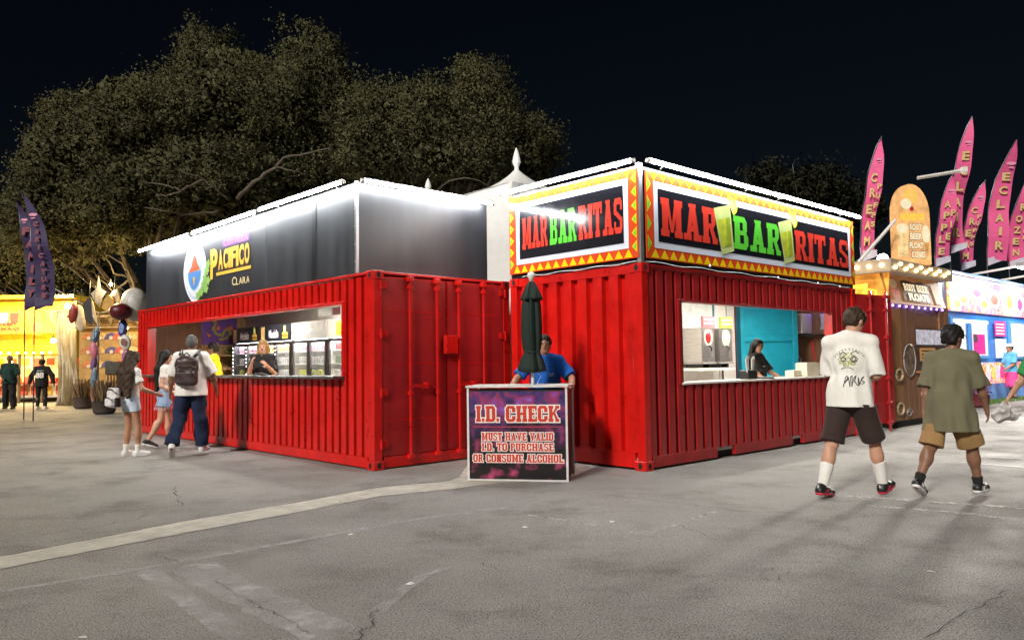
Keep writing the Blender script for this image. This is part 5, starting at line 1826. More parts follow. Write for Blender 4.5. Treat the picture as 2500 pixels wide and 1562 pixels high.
# closed patio umbrella standing in the desk
UC = Vector((dl.x, dl.y, 0)).lerp(Vector((dr.x, dr.y, 0)), .62) + Vector((-math.sin(dyaw), math.cos(dyaw), 0)) * .33
U_ = thing('patio_umbrella', 'closed dark green patio umbrella standing in the check desk', 'umbrella', (UC.x, UC.y, 0))
topz = atY(1246, 646, UC.y).z
MB().tube([(0, 0, .02), (0, 0, topz - .08)], .021, 12).build('pole', mat('umbrella_pole', (0.62, 0.60, 0.56), .4), U_, smooth='auto')
MB().lathe([(.02, topz - .1), (.03, topz - .07), (.05, topz - .035), (.042, topz), (.012, topz + .02)], n=14).build('finial', mat('finial_white', (0.72, 0.69, 0.62), .4), U_, smooth=True)
ug = mat('umbrella_green', (0.003, 0.014, 0.009), .75, var=.2, vscale=8, bump=.2, bscale=120)
def can(prof, seed, n=48, lobes=7, amp=.16):
    r_ = random.Random(seed)
    ph = r_.uniform(0, 6)
    mb = MB()
    mb.lathe([(r0 * .72, z0) for r0, z0 in prof], n=n, wob=lambda a, i: amp * (math.sin(a * lobes + ph + i * .12) + .5 * math.sin(a * (lobes * 2 + 1) + i * .3)))
    return mb
zb = 1.24
zt = topz - .1
L_ = zt - zb
P = lambda f: zb + f * L_
can([(.10, P(.0)), (.205, P(.015)), (.20, P(.06)), (.17, P(.14)), (.125, P(.215)), (.12, P(.23)), (.135, P(.26)), (.15, P(.36)), (.155, P(.5)), (.15, P(.62)), (.145, P(.72)), (.13, P(.80)), (.115, P(.86))], 2).build('canopy', ug, U_, smooth=True)
can([(.10, P(.80)), (.175, P(.795)), (.165, P(.825)), (.125, P(.89)), (.085, P(.95)), (.05, P(.99)), (.03, P(1.0))], 5, amp=.13).build('canopy_vent', ug, U_, smooth=True)
MB().lathe([(.092, P(.212)), (.098, P(.222)), (.092, P(.235))], n=32).build('tie_strap', mat('strap_dark', (0.004, 0.015, 0.01), .7), U_, smooth=True)
MB().tube([(.02, -.02, 1.28), (.10, -.06, 1.2), (.05, -.03, 1.11)], .004, 5).build('pull_cord', cab, U_)

# ---------------------------------------------------------------- coolers along the back of the left bar
def loc_thing(name, label, cat, root_c, x, y, z=0.0, rz=0.0, group=None):
    O, yw = root_c
    p = O + Vector((math.cos(yw) * x - math.sin(yw) * y, math.sin(yw) * x + math.cos(yw) * y, z))
    return thing(name, label, cat, p, yw + rz, group)
glass = mat('cooler_glass', (0.8, 0.85, 0.85), .03, trans=0.0, alpha=.10, var=.0, spec=.6)
c_on = emitter('cooler_light_lit', (0.92, 0.97, 1.0), 34.0)
cool_in = mat('cooler_white', (0.78, 0.79, 0.78), .4, var=.03)
canb = {}
def can_mesh(cname, c, top=(0.6, 0.6, 0.6)):
    if cname in canb:
        return canb[cname]
    mb = MB().lathe([(.024, 0), (.031, .008), (.031, .125), (.026, .14)], n=10)
    me = bpy.data.meshes.new('can_' + cname)
    me.from_pydata(mb.v, [], mb.f)
    me.materials.append(mat('can_' + cname, c, .3, .4, var=.5, vscale=25))
    me.polygons.foreach_set('use_smooth', [True] * len(me.polygons))
    canb[cname] = me
    return me
CAN_C = {'red': (0.4, 0.05, 0.05), 'silver': (0.55, 0.56, 0.58), 'lime': (0.5, 0.55, 0.05), 'orange': (0.65, 0.3, 0.08), 'yellow': (0.75, 0.6, 0.05), 'pink': (0.5, 0.22, 0.27), 'green': (0.1, 0.22, 0.1)}
def cooler(y0, wdt, style, label, doors, shelves, ordn):
    """x local 0 at the front, facing the customers (-x); y grows away to the left"""
    t = loc_thing('drinks_cooler', label, 'cooler', (AO, AYAW), 1.72, y0, .15)
    Hc = 2.05
    body = mat('cooler_' + style, {'navy': (0.012, 0.014, 0.022), 'grey': (0.26, 0.26, 0.24), 'pale': (0.6, 0.58, 0.52)}[style], .4)
    frm = mat('cooler_frame_dark', (0.02, 0.018, 0.018), .4)
    d = .56
    MB().box((.05, 0, 0), (d, .03, Hc)).build('side_panel', body, t)
    MB().box((.05, wdt - .03, 0), (d, wdt, Hc)).build('side_panel', body, t)
    MB().box((d - .03, .03, 0), (d, wdt - .03, Hc)).build('back_panel', cool_in, t)
    MB().box((.05, .03, 0), (d - .03, wdt - .03, .12)).build('base', body, t)
    MB().box((.05, .03, Hc - .34), (d - .03, wdt - .03, Hc)).build('top_panel', body, t)
    hd = MB().box((.0, .0, Hc - .34), (.049, wdt, Hc)).build('header_sign', body if style != 'grey' else mat('header_silver', (0.42, 0.44, 0.42), .3), t, bevel=.004)
    frh = Frame((-.002, wdt, 0), (0, -1, 0))
    if style == 'navy':
        text_fit('header_lettering', 'Modelo', frh, wdt * .3, wdt * .62, Hc - .27, Hc - .10, .002, owht, t, bold=.03)
        art('header_emblem', [rectp(wdt * .03, wdt * .16, Hc - .31, Hc - .03)], frh, .002, mat('emblem_gold', (0.62, 0.42, 0.16), .4, var=.4, vscale=30), t)
        art('header_bottle', [rectp(wdt * .74, wdt * .92, Hc - .29, Hc - .17)], frh, .002, yel, t)
        art('header_bottle_neck', [rectp(wdt * .79, wdt * .86, Hc - .17, Hc - .03)], frh, .0025, ice, t)
        text_fit('header_lettering', 'Modelo', frh, wdt * .75, wdt * .91, Hc - .26, Hc - .20, .004, blk, t, bold=.01)
    elif style == 'grey':
        text_fit('header_lettering', 'Corona', frh, wdt * .42, wdt * .66, Hc - .22, Hc - .12, .002, owht, t, bold=.02)
        art('header_burst', [[(wdt * .12 + .09 * (1 if q % 2 else .75) * math.cos(q * .35), Hc - .16 + .14 * (1 if q % 2 else .8) * math.sin(q * .35)) for q in range(18)]], frh, .002, pale_y, t)
    else:
        art('header_panel', [rectp(wdt * .35, wdt * .98, Hc - .3, Hc - .04)], frh, .002, mat('header_yellow', (0.85, 0.65, 0.03), .4), t)
    dw = wdt / doors
    for q in range(doors):
        a, b = q * dw, (q + 1) * dw
        f = MB()
        for lo, hi in (((-.001, a + .002, .12), (.05, a + .055, Hc - .345)), ((-.001, b - .055, .12), (.05, b - .002, Hc - .345)), ((-.001, a + .055, .12), (.05, b - .055, .18)), ((-.001, a + .055, Hc - .40), (.05, b - .055, Hc - .345))):
            f.box(lo, hi)
        dd = f.build('door_frame', frm, t)
        MB().box((.018, a + .055, .18), (.024, b - .055, Hc - .40)).build('pane', glass, dd)
        MB().box((-.03, b - .05, .75), (-.012, b - .02, 1.25)).build('handle', frm, dd, bevel=.004)
    MB().box((.06, .05, Hc - .37), (.10, wdt - .05, Hc - .345)).build('light_strip', c_on, t)
    if style == 'navy':
        for q in range(doors):
            for z in range(20):
                pass
        for q in range(doors):
            mbx = MB()
            for z in range(18):
                mbx.sphere((-.004, q * dw + dw - .03, .25 + z * .08), .012, 6, 4)
            o = mbx.build('dot_lights', emitter('dot_light_lit', (0.9, 0.95, 1.0), 3.0), t)
            o['kind'] = 'stuff'
    for z in shelves:
        MB().box((.07, .035, z - .012), (d - .04, wdt - .035, z)).build('shelf', cool_in, t)
    return t
ORD = ['first', 'second', 'third', 'fourth', 'fifth', 'sixth', 'seventh', 'eighth', 'ninth', 'tenth', 'eleventh', 'twelfth', 'thirteenth', 'fourteenth']
def fill(y0, wdt, z, cname, n, where, x=1.72 + .13):
    for q in range(n):
        for row in (0,):
            o = bpy.data.objects.new('drink_can', can_mesh(cname, CAN_C[cname]))
            col.objects.link(o)
            lx, ly = x + row * .08, y0 + .09 + (wdt - .18) * (q + .5) / n
            p = AO + Vector((math.cos(AYAW) * lx - math.sin(AYAW) * ly, math.sin(AYAW) * lx + math.cos(AYAW) * ly, .15 + z))
            o.location = p
            tag(o, '%s drink can, %s from the left on the %s' % (cname, ORD[n - 1 - q], where), 'can', 'cans on the ' + where)
SHV = (.50, .99, 1.245, 1.49)
cooler(6.86, 1.30, 'navy', 'dark blue two-door drinks cooler at the far left, next to the dragon poster', 2, SHV, 0)
cooler(5.52, 1.30, 'navy', 'dark blue two-door drinks cooler behind the blond bartender', 2, SHV, 1)
cooler(4.16, 1.32, 'grey', 'grey silver-topped two-door drinks cooler right of the bartender', 2, SHV, 2)
cooler(3.20, .92, 'pale', 'pale drinks cooler with yellow header at the right end of the opening', 1, SHV, 3)
for (y0, wd, nm, cols) in ((6.86, 1.30, 'leftmost cooler', ('lime', 'silver', 'pink')), (5.52, 1.30, 'second cooler', ('silver', 'silver', 'orange')), (4.16, 1.32, 'grey cooler', ('lime', 'silver', 'pink')), (3.20, .92, 'pale cooler', ('silver', 'green', 'red'))):
    for z, c_, sn in zip(SHV[1:], cols, ('lower shelf', 'middle shelf', 'upper shelf')):
        for dz in (0,):
            fill(y0, wd, z + dz, c_, 12 if wd > 1 else 9, '%s of the %s' % (sn, nm))
# dragon poster, shelf and tropical decoration at the end wall
fr = Frame((0, 8.855, 0), (-1, 0, 0))
fr.N = Vector((0, -1, 0))
fr = Frame((0, 8.855, 0), (1, 0, 0))
PO = loc_thing('dragon_poster', 'purple poster with an orange and green dragon on the end wall', 'poster', (AO, AYAW), 0, 0, 0)
art('sheet', [rectp(1.30, 2.12, 1.86, 2.50)], fr, .004, mat('poster_purple', (0.16, 0.06, 0.36), .5, var=.2), PO)
dg_ = [(1.42, 2.42), (1.55, 2.44), (1.62, 2.34), (1.56, 2.22), (1.64, 2.10), (1.78, 2.08), (1.84, 2.2), (1.94, 2.24), (1.96, 2.12), (1.88, 2.02), (1.72, 1.98)]
art('dragon_body', ribbon(dg_, .06), fr, .008, mat('poster_olive', (0.34, 0.36, 0.06), .5, var=.4, vscale=20), PO, step=.0003)
for pg in ([(1.40, 2.40), (1.5, 2.48), (1.6, 2.47), (1.66, 2.36), (1.56, 2.40)], [(1.6, 2.2), (1.7, 2.3), (1.72, 2.2)], [(1.84, 2.22), (2.0, 2.32), (2.02, 2.2)], [(1.52, 2.08), (1.4, 2.14), (1.46, 2.02)]):
    art('dragon_crest', [pg], fr, .013, mat('poster_orange', (0.75, 0.2, 0.04), .5), PO)
FL = loc_thing('feather_headdress', 'spiky orange and yellow paper decoration below the dragon poster', 'decoration', (AO, AYAW), 1.36, 8.74, 1.62)
for q in range(17):
    a = R(8 + q * 9.5)
    mbq = MB()
    l1 = .26
    mbq.prism([(.06 * math.cos(a + .1), -.02, .06 * math.sin(a + .1)), (l1 * math.cos(a), 0, l1 * math.sin(a)), (.06 * math.cos(a - .1), -.02, .06 * math.sin(a - .1))], (0, .008, 0))
    mbq.build('spike', mat('spike_%d' % (q % 2), ((0.8, 0.22, 0.02), (0.85, 0.5, 0.02))[q % 2], .5), FL)
MB().sphere((0, 0, .02), (.08, .05, .08)).build('core', mat('spike_1', (0, 0, 0)), FL)
SH = loc_thing('wood_rack', 'tan wooden rack of crates and greenery under the poster', 'rack', (AO, AYAW), 1.45, 8.4, .15)
for x in (0, .66):
    for y in (0, .36):
        MB().box((x, y, 0), (x + .05, y + .05, 1.75)).build('post', tan, SH)
for z in (.4, .8, 1.15, 1.45):
    MB().box((.0, .0, z), (.71, .41, z + .03)).build('shelf', tan, SH)
rq = random.Random(9)
lf = MB()
for q in range(120):
    c0 = Vector((rq.uniform(.05, .65), rq.uniform(-.02, .35), 1.5 + rq.uniform(0, .16)))
    dv = Vector((rq.uniform(-1, 1), rq.uniform(-1, 1), rq.uniform(-.3, 1))).normalized() * .07
    sd = dv.cross(Vector((0, 0, 1))).normalized() * .018
    lf.quad(c0, c0 + dv * .5 + sd, c0 + dv, c0 + dv * .5 - sd)
lf.build('greenery', mat('decor_green', (0.10, 0.2, 0.03), .6, island=.5), SH, fix=False)['kind'] = 'stuff'
TR = loc_thing('card_reader', 'black card reader on the left bar counter', 'card reader', (AO, AYAW), .04, 3.3, 1.217)
MB().box((-.06, -.12, 0), (.06, .12, .03), Matrix.Rotation(R(8), 3, 'Y')).build('body', blackm, TR, bevel=.006)
MB().box((-.045, -.09, .037), (.045, .03, .04)).build('screen', mat('screen_dark', (0.03, 0.04, 0.05), .1), TR)
BXo = loc_thing('cardboard_box', 'tan cardboard box on the cooler side of the left bar counter', 'box', (AO, AYAW), .75, 1.2, 1.0)
MB().box((0, 0, 0), (.4, .5, .42)).build('carton', mat('cardboard', (0.55, 0.47, 0.36), .8), BXo, bevel=.004)
MB().box((-.002, .23, .08), (.402, .27, .424)).build('tape', mat('tape', (0.6, 0.55, 0.45), .3), BXo)
# ---------------------------------------------------------------- right bar: frozen drink machines, caddy, boxes
for i, (x, cc, sgn, lb) in enumerate(((4.12, (0.68, 0.03, 0.03), (0.75, 0.16, 0.18), 'frozen drink machine with red bowl window, nearest the wall opening edge'), (4.70, (0.62, 0.52, 0.36), (0.36, 0.62, 0.05), 'frozen drink machine with cream bowl window and green sign'))):
    t = loc_thing('drink_machine', lb, 'drink machine', (BO, BYAW), x, 1.90, 1.22)
    MB().box((.0, .0, .10), (.42, .42, .72)).build('housing', steelsheet, t, bevel=.008)
    MB().box((.0, -.02, .07), (.42, .42, .099)).build('drip_tray', grey, t, bevel=.004)
    for q in (.06, .30):
        MB().box((q, .05, 0), (q + .06, .4, .069)).build('foot', blackm, t)
    fr = Frame((0, 0, 0), (1, 0, 0))
    MB().box((.02, -.02, .725), (.40, .02, .93)).build('sign_holder', mat('sign_paper_%d' % i, sgn, .4), t)
    for b0 in (.79, .86):
        art('sign_line', [rectp(.06, .36, b0, b0 + .025)], fr, .023, owht, t)
    art('bowl_rim', [ellp(.21, .55, .135, .15, 24)], fr, .003, mat('rim_cream', (0.72, 0.62, 0.48), .4), t)
    MB().sphere((.21, .01, .55), (.10, .035, .12), 16, 10).build('bowl_window', mat('bowl_%d' % i, cc, .2), t, smooth=True)
    MB().tube([(.21, -.01, .40), (.21, -.06, .36), (.21, -.06, .30)], .016, 8).build('tap', blackm, t)
    for q in range(9):
        MB().box((.421, .06, .2 + q * .03), (.427, .36, .212 + q * .03)).build('vent_slat', blackm, t)
    for q in range(4):
        MB().tube([(.33, -.006, .2 + q * .04), (.33, .002, .2 + q * .04)], .01, 8).build('button', alu, t)
nc = loc_thing('napkin_caddy', 'black napkin caddy with white sheets on the right bar counter', 'napkin caddy', (BO, BYAW), 2.52, .04, 1.074)
MB().box((0, 0, 0), (.24, .16, .13)).build('holder', blackm, nc, bevel=.005)
for q in range(6):
    MB().box((-.03 + q * .05, .02 + .02 * (q % 3), .1), (.01 + q * .05, .03 + .02 * (q % 3), .3 + .02 * ((q * 7) % 3)), Matrix.Rotation(R(-12 + q * 5), 3, 'Y')).build('sheet', white_p, nc)
for i, (x, y, s_, lb) in enumerate(((4.42, .1, (.42, .2, .22), 'cream carton on the right bar counter beside the walker'), (4.05, .14, (.26, .15, .1), 'low white carton on the right bar counter'))):
    t = loc_thing('carton', lb, 'carton', (BO, BYAW), x, y, 1.074)
    MB().box((0, 0, 0), s_).build('box', mat('carton_cream', (0.66, 0.58, 0.44), .7), t, bevel=.004)
    MB().box((.02, .03, s_[2]), (s_[0] - .02, s_[1] - .03, s_[2] + .004)).build('lid', white_p, t)
t = loc_thing('serving_tray', 'black serving tray on the right bar counter by the woman', 'tray', (BO, BYAW), 3.1, .16, 1.074)
MB().lathe([(.16, 0), (.19, .012), (.195, .022), (.18, .016)], n=24).build('dish', blackm, t, smooth=True)
# ================================================================ RIGHT SIDE: root beer stand, blue trailer, feather flags
wood = mat('dark_plank', (0.26, 0.12, 0.06), .55, var=.35, vscale=5, stretch=(5, 5, .6), bump=.15, bscale=30)
wood_l = mat('amber_timber', (0.36, 0.16, 0.05), .5, var=.3, vscale=5, stretch=(5, 5, .5), bump=.15, bscale=30)
SO = gp(2112, 1012)
SYAW = .735
ST = thing('root_beer_stand', 'wooden root beer float stand with lit marquee signs and rope rings', 'food stand', SO, SYAW)
SL, SD = 3.2, 3.6            # along x (front, going right), along y (left side, going back)
MB().box((.05, .05, .12), (SL, SD, 2.5)).build('core', wood, ST)
MB().box((.0, .0, .0), (SL, SD, .12)).build('base', shade_black, ST)
rp = random.Random(4)
# front face planks
MB().box((.0, .0, .12), (.52, .05, 2.45)).build('corner_post', wood_l, ST, bevel=.01)
MB().box((.0, .05, .12), (.05, .24, 2.45)).build('corner_post', wood_l, ST, bevel=.01)
for i in range(10):
    x = .53 + i * .268
    if i in (3, 4, 5, 6, 7):
        MB().box((x, -.0 + rp.uniform(0, .008), .12), (x + .262, .048, 1.05)).build('plank', wood, ST, bevel=.004)
    else:
        MB().box((x, -.0 + rp.uniform(0, .008), .12), (x + .262, .048, 2.45)).build('plank', wood, ST, bevel=.004)
for i in range(13):
    y = .25 + i * .256
    MB().box((rp.uniform(0, .008), y, .12), (.048, y + .25, 2.45)).build('plank', wood, ST, bevel=.004)
# serving window: bright interior, counter
room2 = mat('stand_interior', (0.55, 0.5, 0.46), .5, emit=0.100)
fr = Frame((0, 0, 0), (1, 0, 0), su=2.3)
frs = Frame((0, 0, 0), (0, -1, 0))
art('window_interior', [rectp(.54, 1.32, 1.08, 1.95)], fr, .002 - .05 + .05, mat('window_dark_warm', (0.10, 0.06, 0.05), .4, var=.6, vscale=6), ST)
art('window_shelf_glow', [rectp(.56, 1.30, 1.62, 1.93)], fr, .006, mat('window_glow_white', (0.6, 0.58, 0.66), .4, var=.5, vscale=9, emit=0.090), ST)
MB().box((1.2, -.16, 1.04), (3.05, .04, 1.08)).build('counter', wood_l, ST, bevel=.006)
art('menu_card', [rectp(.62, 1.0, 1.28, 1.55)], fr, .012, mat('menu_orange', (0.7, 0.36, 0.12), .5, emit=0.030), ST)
for q in range(3):
    art('menu_line', [rectp(.66, .96, 1.34 + q * .07, 1.36 + q * .07)], fr, .015, blk, ST)
MB().tube([(.86 + .30 * math.cos(t), -.025, 1.05 + .32 * math.sin(t) + .25) for t in [2 * math.pi * q / 22 for q in range(23)]], .012, 6).build('oval_wreath', mat('wreath_grey', (0.35, 0.34, 0.33), .5, var=.4, vscale=30), ST)
art('oval_badge', [ellp(.374, 1.30, .12, .3, 20)], fr, .010, mat('badge_dark', (0.22, 0.15, 0.10), .5, var=.8, vscale=9), ST)
for z in (1.02, .36):
    MB().tube([(.30 + .16 * math.cos(t), -.03, z + .11 * math.sin(t)) for t in [2 * math.pi * q / 20 for q in range(21)]], .022, 8).build('rope_ring', mat('rope_tan', (0.5, 0.40, 0.26), .8, var=.5, vscale=40), ST, smooth=True)
# scrolled ornament
MB().tube([(.75 + .16 * math.cos(t) * (1 - t / 14), -.02, .26 + .09 * math.sin(t) * (1 - t / 14)) for t in [q * .4 for q in range(24)]], .01, 5).build('scroll_ornament', mat('chalk_white', (0.4, 0.36, 0.32), .7), ST)
# slanted fascia signs
def fascia(fr_, a0, a1, lean, nm, material):
    """sign board leaning outwards at the top: from z 2.42 to 3.02"""
    f2 = Frame(fr_.p(0, 2.42, .03), fr_.U, fr_.V * math.cos(lean) + fr_.N * math.sin(lean), fr_.su)
    MB().prism([f2.p(a0, 0, 0), f2.p(a1, 0, 0), f2.p(a1, .62, 0), f2.p(a0, .62, 0)], -f2.N * .03).build(nm, material, ST)
    return f2
burnt = mat('fascia_brown_glow', (0.26, 0.10, 0.03), .4, var=.3, vscale=5, emit=0.12)  # fascia boards and lettering emit: bulb light put into their colour
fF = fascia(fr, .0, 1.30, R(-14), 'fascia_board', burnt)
art('fascia_panel', [[(.34, .08), (.36, .5), (.45, .54), (.65, .50), (.85, .54), (.98, .5), (1.0, .06)]], fF, .004, mat('fascia_dark', (0.10, 0.035, 0.018), .4), ST)
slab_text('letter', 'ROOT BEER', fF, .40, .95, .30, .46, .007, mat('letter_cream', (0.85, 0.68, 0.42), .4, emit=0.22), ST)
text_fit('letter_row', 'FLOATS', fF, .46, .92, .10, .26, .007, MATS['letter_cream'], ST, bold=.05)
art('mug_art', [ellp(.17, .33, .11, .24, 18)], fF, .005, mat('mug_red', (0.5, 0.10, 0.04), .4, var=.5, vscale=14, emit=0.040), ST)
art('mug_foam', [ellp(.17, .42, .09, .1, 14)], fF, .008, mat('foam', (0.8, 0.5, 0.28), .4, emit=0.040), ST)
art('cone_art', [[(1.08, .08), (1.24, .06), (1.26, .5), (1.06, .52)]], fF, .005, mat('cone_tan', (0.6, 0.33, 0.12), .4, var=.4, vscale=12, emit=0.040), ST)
orange_f = mat('fascia_orange_glow', (0.62, 0.24, 0.03), .4, var=.5, vscale=3, emit=0.180)
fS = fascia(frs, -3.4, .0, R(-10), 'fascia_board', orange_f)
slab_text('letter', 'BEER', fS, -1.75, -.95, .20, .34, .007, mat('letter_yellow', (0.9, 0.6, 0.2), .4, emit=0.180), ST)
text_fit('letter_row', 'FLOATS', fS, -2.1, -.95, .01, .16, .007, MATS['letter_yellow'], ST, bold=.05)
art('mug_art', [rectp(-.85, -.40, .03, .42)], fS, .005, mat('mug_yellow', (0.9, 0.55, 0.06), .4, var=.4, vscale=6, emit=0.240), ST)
MB().tube([fS.p(-.38, .05, .02), fS.p(-.25, .08, .02), fS.p(-.22, .25, .02), fS.p(-.38, .30, .02)], .02, 6).build('mug_handle', MATS['mug_yellow'], ST)
# marquee band with bulbs
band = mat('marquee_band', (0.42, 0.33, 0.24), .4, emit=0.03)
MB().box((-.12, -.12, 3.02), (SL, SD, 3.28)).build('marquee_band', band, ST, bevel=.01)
bulb = emitter('marquee_bulb_lit', (1.0, 0.66, 0.22), 2.2)
for i in range(12):
    MB().sphere((.05 + i * .26, -.14, 3.15 + (.04 if i % 2 else -.04)), .035, 10, 8).build('bulb', bulb, ST)
for i in range(12):
    MB().sphere((-.14, .05 + i * .24, 3.15), .04, 10, 8).build('bulb', bulb, ST)
violet = emitter('violet_led_lit', (0.22, 0.12, 1.0), 3.0)
for i in range(9):
    MB().sphere((.15 + i * .33, -.02, 2.38), .022, 8, 6).build('violet_led', violet, ST)
for i in range(3):
    MB().sphere((-.02, .3 + i * .3, 2.30), .02, 8, 6).build('violet_led', violet, ST)
# letters on the side planks, seen through the open end of the right bar
def sy(u, v):
    p_ = on_local(SO, SYAW, 'x', 0, u, v) - SO
    return -(-p_.x * math.sin(SYAW) + p_.y * math.cos(SYAW)), p_.z
(a0, b1), (a1, b0) = sy(1938, 742), sy(1966, 778)
slab_text('letter', 'R', frs, a0, a1, b0, b1, .012, owht, ST)
(a0, b1), (a1, b0) = sy(1866, 806), sy(1884, 834)
slab_text('letter', 'S', frs, a0, a1, b0, b1, .012, owht, ST)
(a0, b1), (a1, b0) = sy(1846, 804), sy(1862, 832)
text_fit('letter', 'Y', frs, a0, a1, b0, b1, .012, owht, ST, bold=.05)
(a0, b1), (a1, b0) = sy(1858, 838), sy(1896, 864)
art('oval_badge', [ellp((a0 + a1) / 2, (b0 + b1) / 2, (a1 - a0) / 2, (b1 - b0) / 2, 20)], frs, .012, owht, ST)
text_fit('letter_row', 'YUM!', frs, a0 + .1 * (a1 - a0), a1 - .1 * (a1 - a0), b0 + .06, b1 - .06, .016, blk, ST, bold=.04)
(a0, b1), (a1, b0) = sy(1916, 806), sy(1930, 850)
art('red_arrow', [[(a0, b1), (a0 + .06, b1 + .02), (a1, b0), (a1 - .05, b0 - .02)]], frs, .012, mat('arrow_red', (0.6, 0.04, 0.04), .4), ST)
(a0, b1), (a1, b0) = sy(1932, 730), sy(1950, 736)
for q in range(3):
    MB().sphere(frs.p(a0 + (a1 - a0) * q / 2, b1, .04), .03, 8, 6).build('violet_led', violet, ST)
yac, zac = sy(1893, 790)
ac = loc_thing('air_conditioner', 'white louvred air conditioner hanging on the side of the wooden stand', 'air conditioner', (SO, SYAW), -.42, -yac - .25, zac)
MB().box((0, 0, 0), (.42, .62, .42)).build('case', white_p, ac, bevel=.008)
for q in range(7):
    MB().box((-.008, .04 + q * .08, .05), (.0, .09 + q * .08, .37)).build('louvre', mat('louvre_grey', (0.4, 0.4, 0.38), .5), ac)
MB().box((-.02, -.3, -.06), (.41, .8, -.02)).build('bracket', blackm, ac)
# tall arched roof sign
prs = atY(2117, 628, SO.y + .75)
RS = thing('roof_sign', 'tall arched amber sign with mug and cone on the stand roof', 'sign', (prs.x, prs.y, 3.27), .22)
frR_ = Frame((0, 0, 0), (1, 0, 0))
outline = [(.0, .0), (.86, .0), (.86, 1.02)] + [(.43 + .43 * math.cos(t), 1.05 + .62 * math.sin(t)) for t in [R(q * 12) for q in range(0, 16)]] + [(.0, 1.05)]
MB().prism([frR_.p(a, b, 0) for a, b in outline], (0, .12, 0)).build('sign_board', mat('roof_sign_amber_glow', (0.72, 0.38, 0.15), .4, var=.35, vscale=4, emit=0.11), RS)  # board and its artwork glow by themselves, light put into the colour
dkb = mat('roof_sign_brown', (0.16, 0.06, 0.02), .4)
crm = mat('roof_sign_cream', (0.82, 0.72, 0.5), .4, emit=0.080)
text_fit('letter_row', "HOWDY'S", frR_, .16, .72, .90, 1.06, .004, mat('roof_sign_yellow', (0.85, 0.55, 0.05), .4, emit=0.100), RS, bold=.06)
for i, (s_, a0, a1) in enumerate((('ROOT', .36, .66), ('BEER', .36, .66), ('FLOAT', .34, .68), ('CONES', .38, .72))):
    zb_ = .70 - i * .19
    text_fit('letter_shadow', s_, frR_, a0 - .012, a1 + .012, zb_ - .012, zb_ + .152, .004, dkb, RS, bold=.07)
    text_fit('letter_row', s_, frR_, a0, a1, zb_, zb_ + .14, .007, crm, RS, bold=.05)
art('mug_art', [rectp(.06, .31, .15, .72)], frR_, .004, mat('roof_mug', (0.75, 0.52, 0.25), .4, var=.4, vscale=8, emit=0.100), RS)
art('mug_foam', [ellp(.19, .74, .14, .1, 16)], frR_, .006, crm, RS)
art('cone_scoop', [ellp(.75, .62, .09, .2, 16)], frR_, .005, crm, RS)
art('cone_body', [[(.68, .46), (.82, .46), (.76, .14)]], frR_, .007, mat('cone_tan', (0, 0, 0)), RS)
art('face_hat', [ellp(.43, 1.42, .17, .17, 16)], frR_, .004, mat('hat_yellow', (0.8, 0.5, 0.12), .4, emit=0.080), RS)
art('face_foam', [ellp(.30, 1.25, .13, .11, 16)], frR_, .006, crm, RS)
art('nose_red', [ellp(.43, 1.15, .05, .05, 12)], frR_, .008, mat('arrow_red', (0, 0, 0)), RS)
arm = thing('lamp_arm', 'white square lamp arm reaching right from the top of the amber roof sign', 'lamp arm', RS.location, 0)
pa, pb = atY(2168, 421, SO.y + .9), atY(2282, 402, SO.y + .9)
MB().tube([pa - arm.location, pb - arm.location], .035, 4).build('bar', white_p, arm)
MB().box(pb - arm.location - Vector((.12, .06, .05)), pb - arm.location + Vector((.02, .06, .05))).build('lamp_head', white_p, arm, bevel=.01)
arm2 = thing('guy_bar', 'slanting white steel bar beside the colourful sign, behind the stand', 'bar', SO, 0)
pa, pb = atY(2030, 618, SO.y + .4), atY(2116, 520, SO.y + .4)
MB().tube([pa - SO, pb - SO], .035, 6).build('bar', white_p, arm2)
MB().sphere(pa - SO, .05, 8, 6).build('joint', steel, arm2)
fl = thing('flood_lamp', 'glaring white flood lamp on the wooden stand roof', 'flood lamp', SO, 0)
pf_ = atY(2086, 612, SO.y + 1.4) - SO
MB().sphere(pf_, .11, 12, 8).build('lit_lens', emitter('flood_lit', (0.95, 0.97, 1.0), 12.0), fl)
MB().box(pf_ + Vector((-.1, .05, -.18)), pf_ + Vector((.1, .14, -.08))).build('bracket', steel, fl)

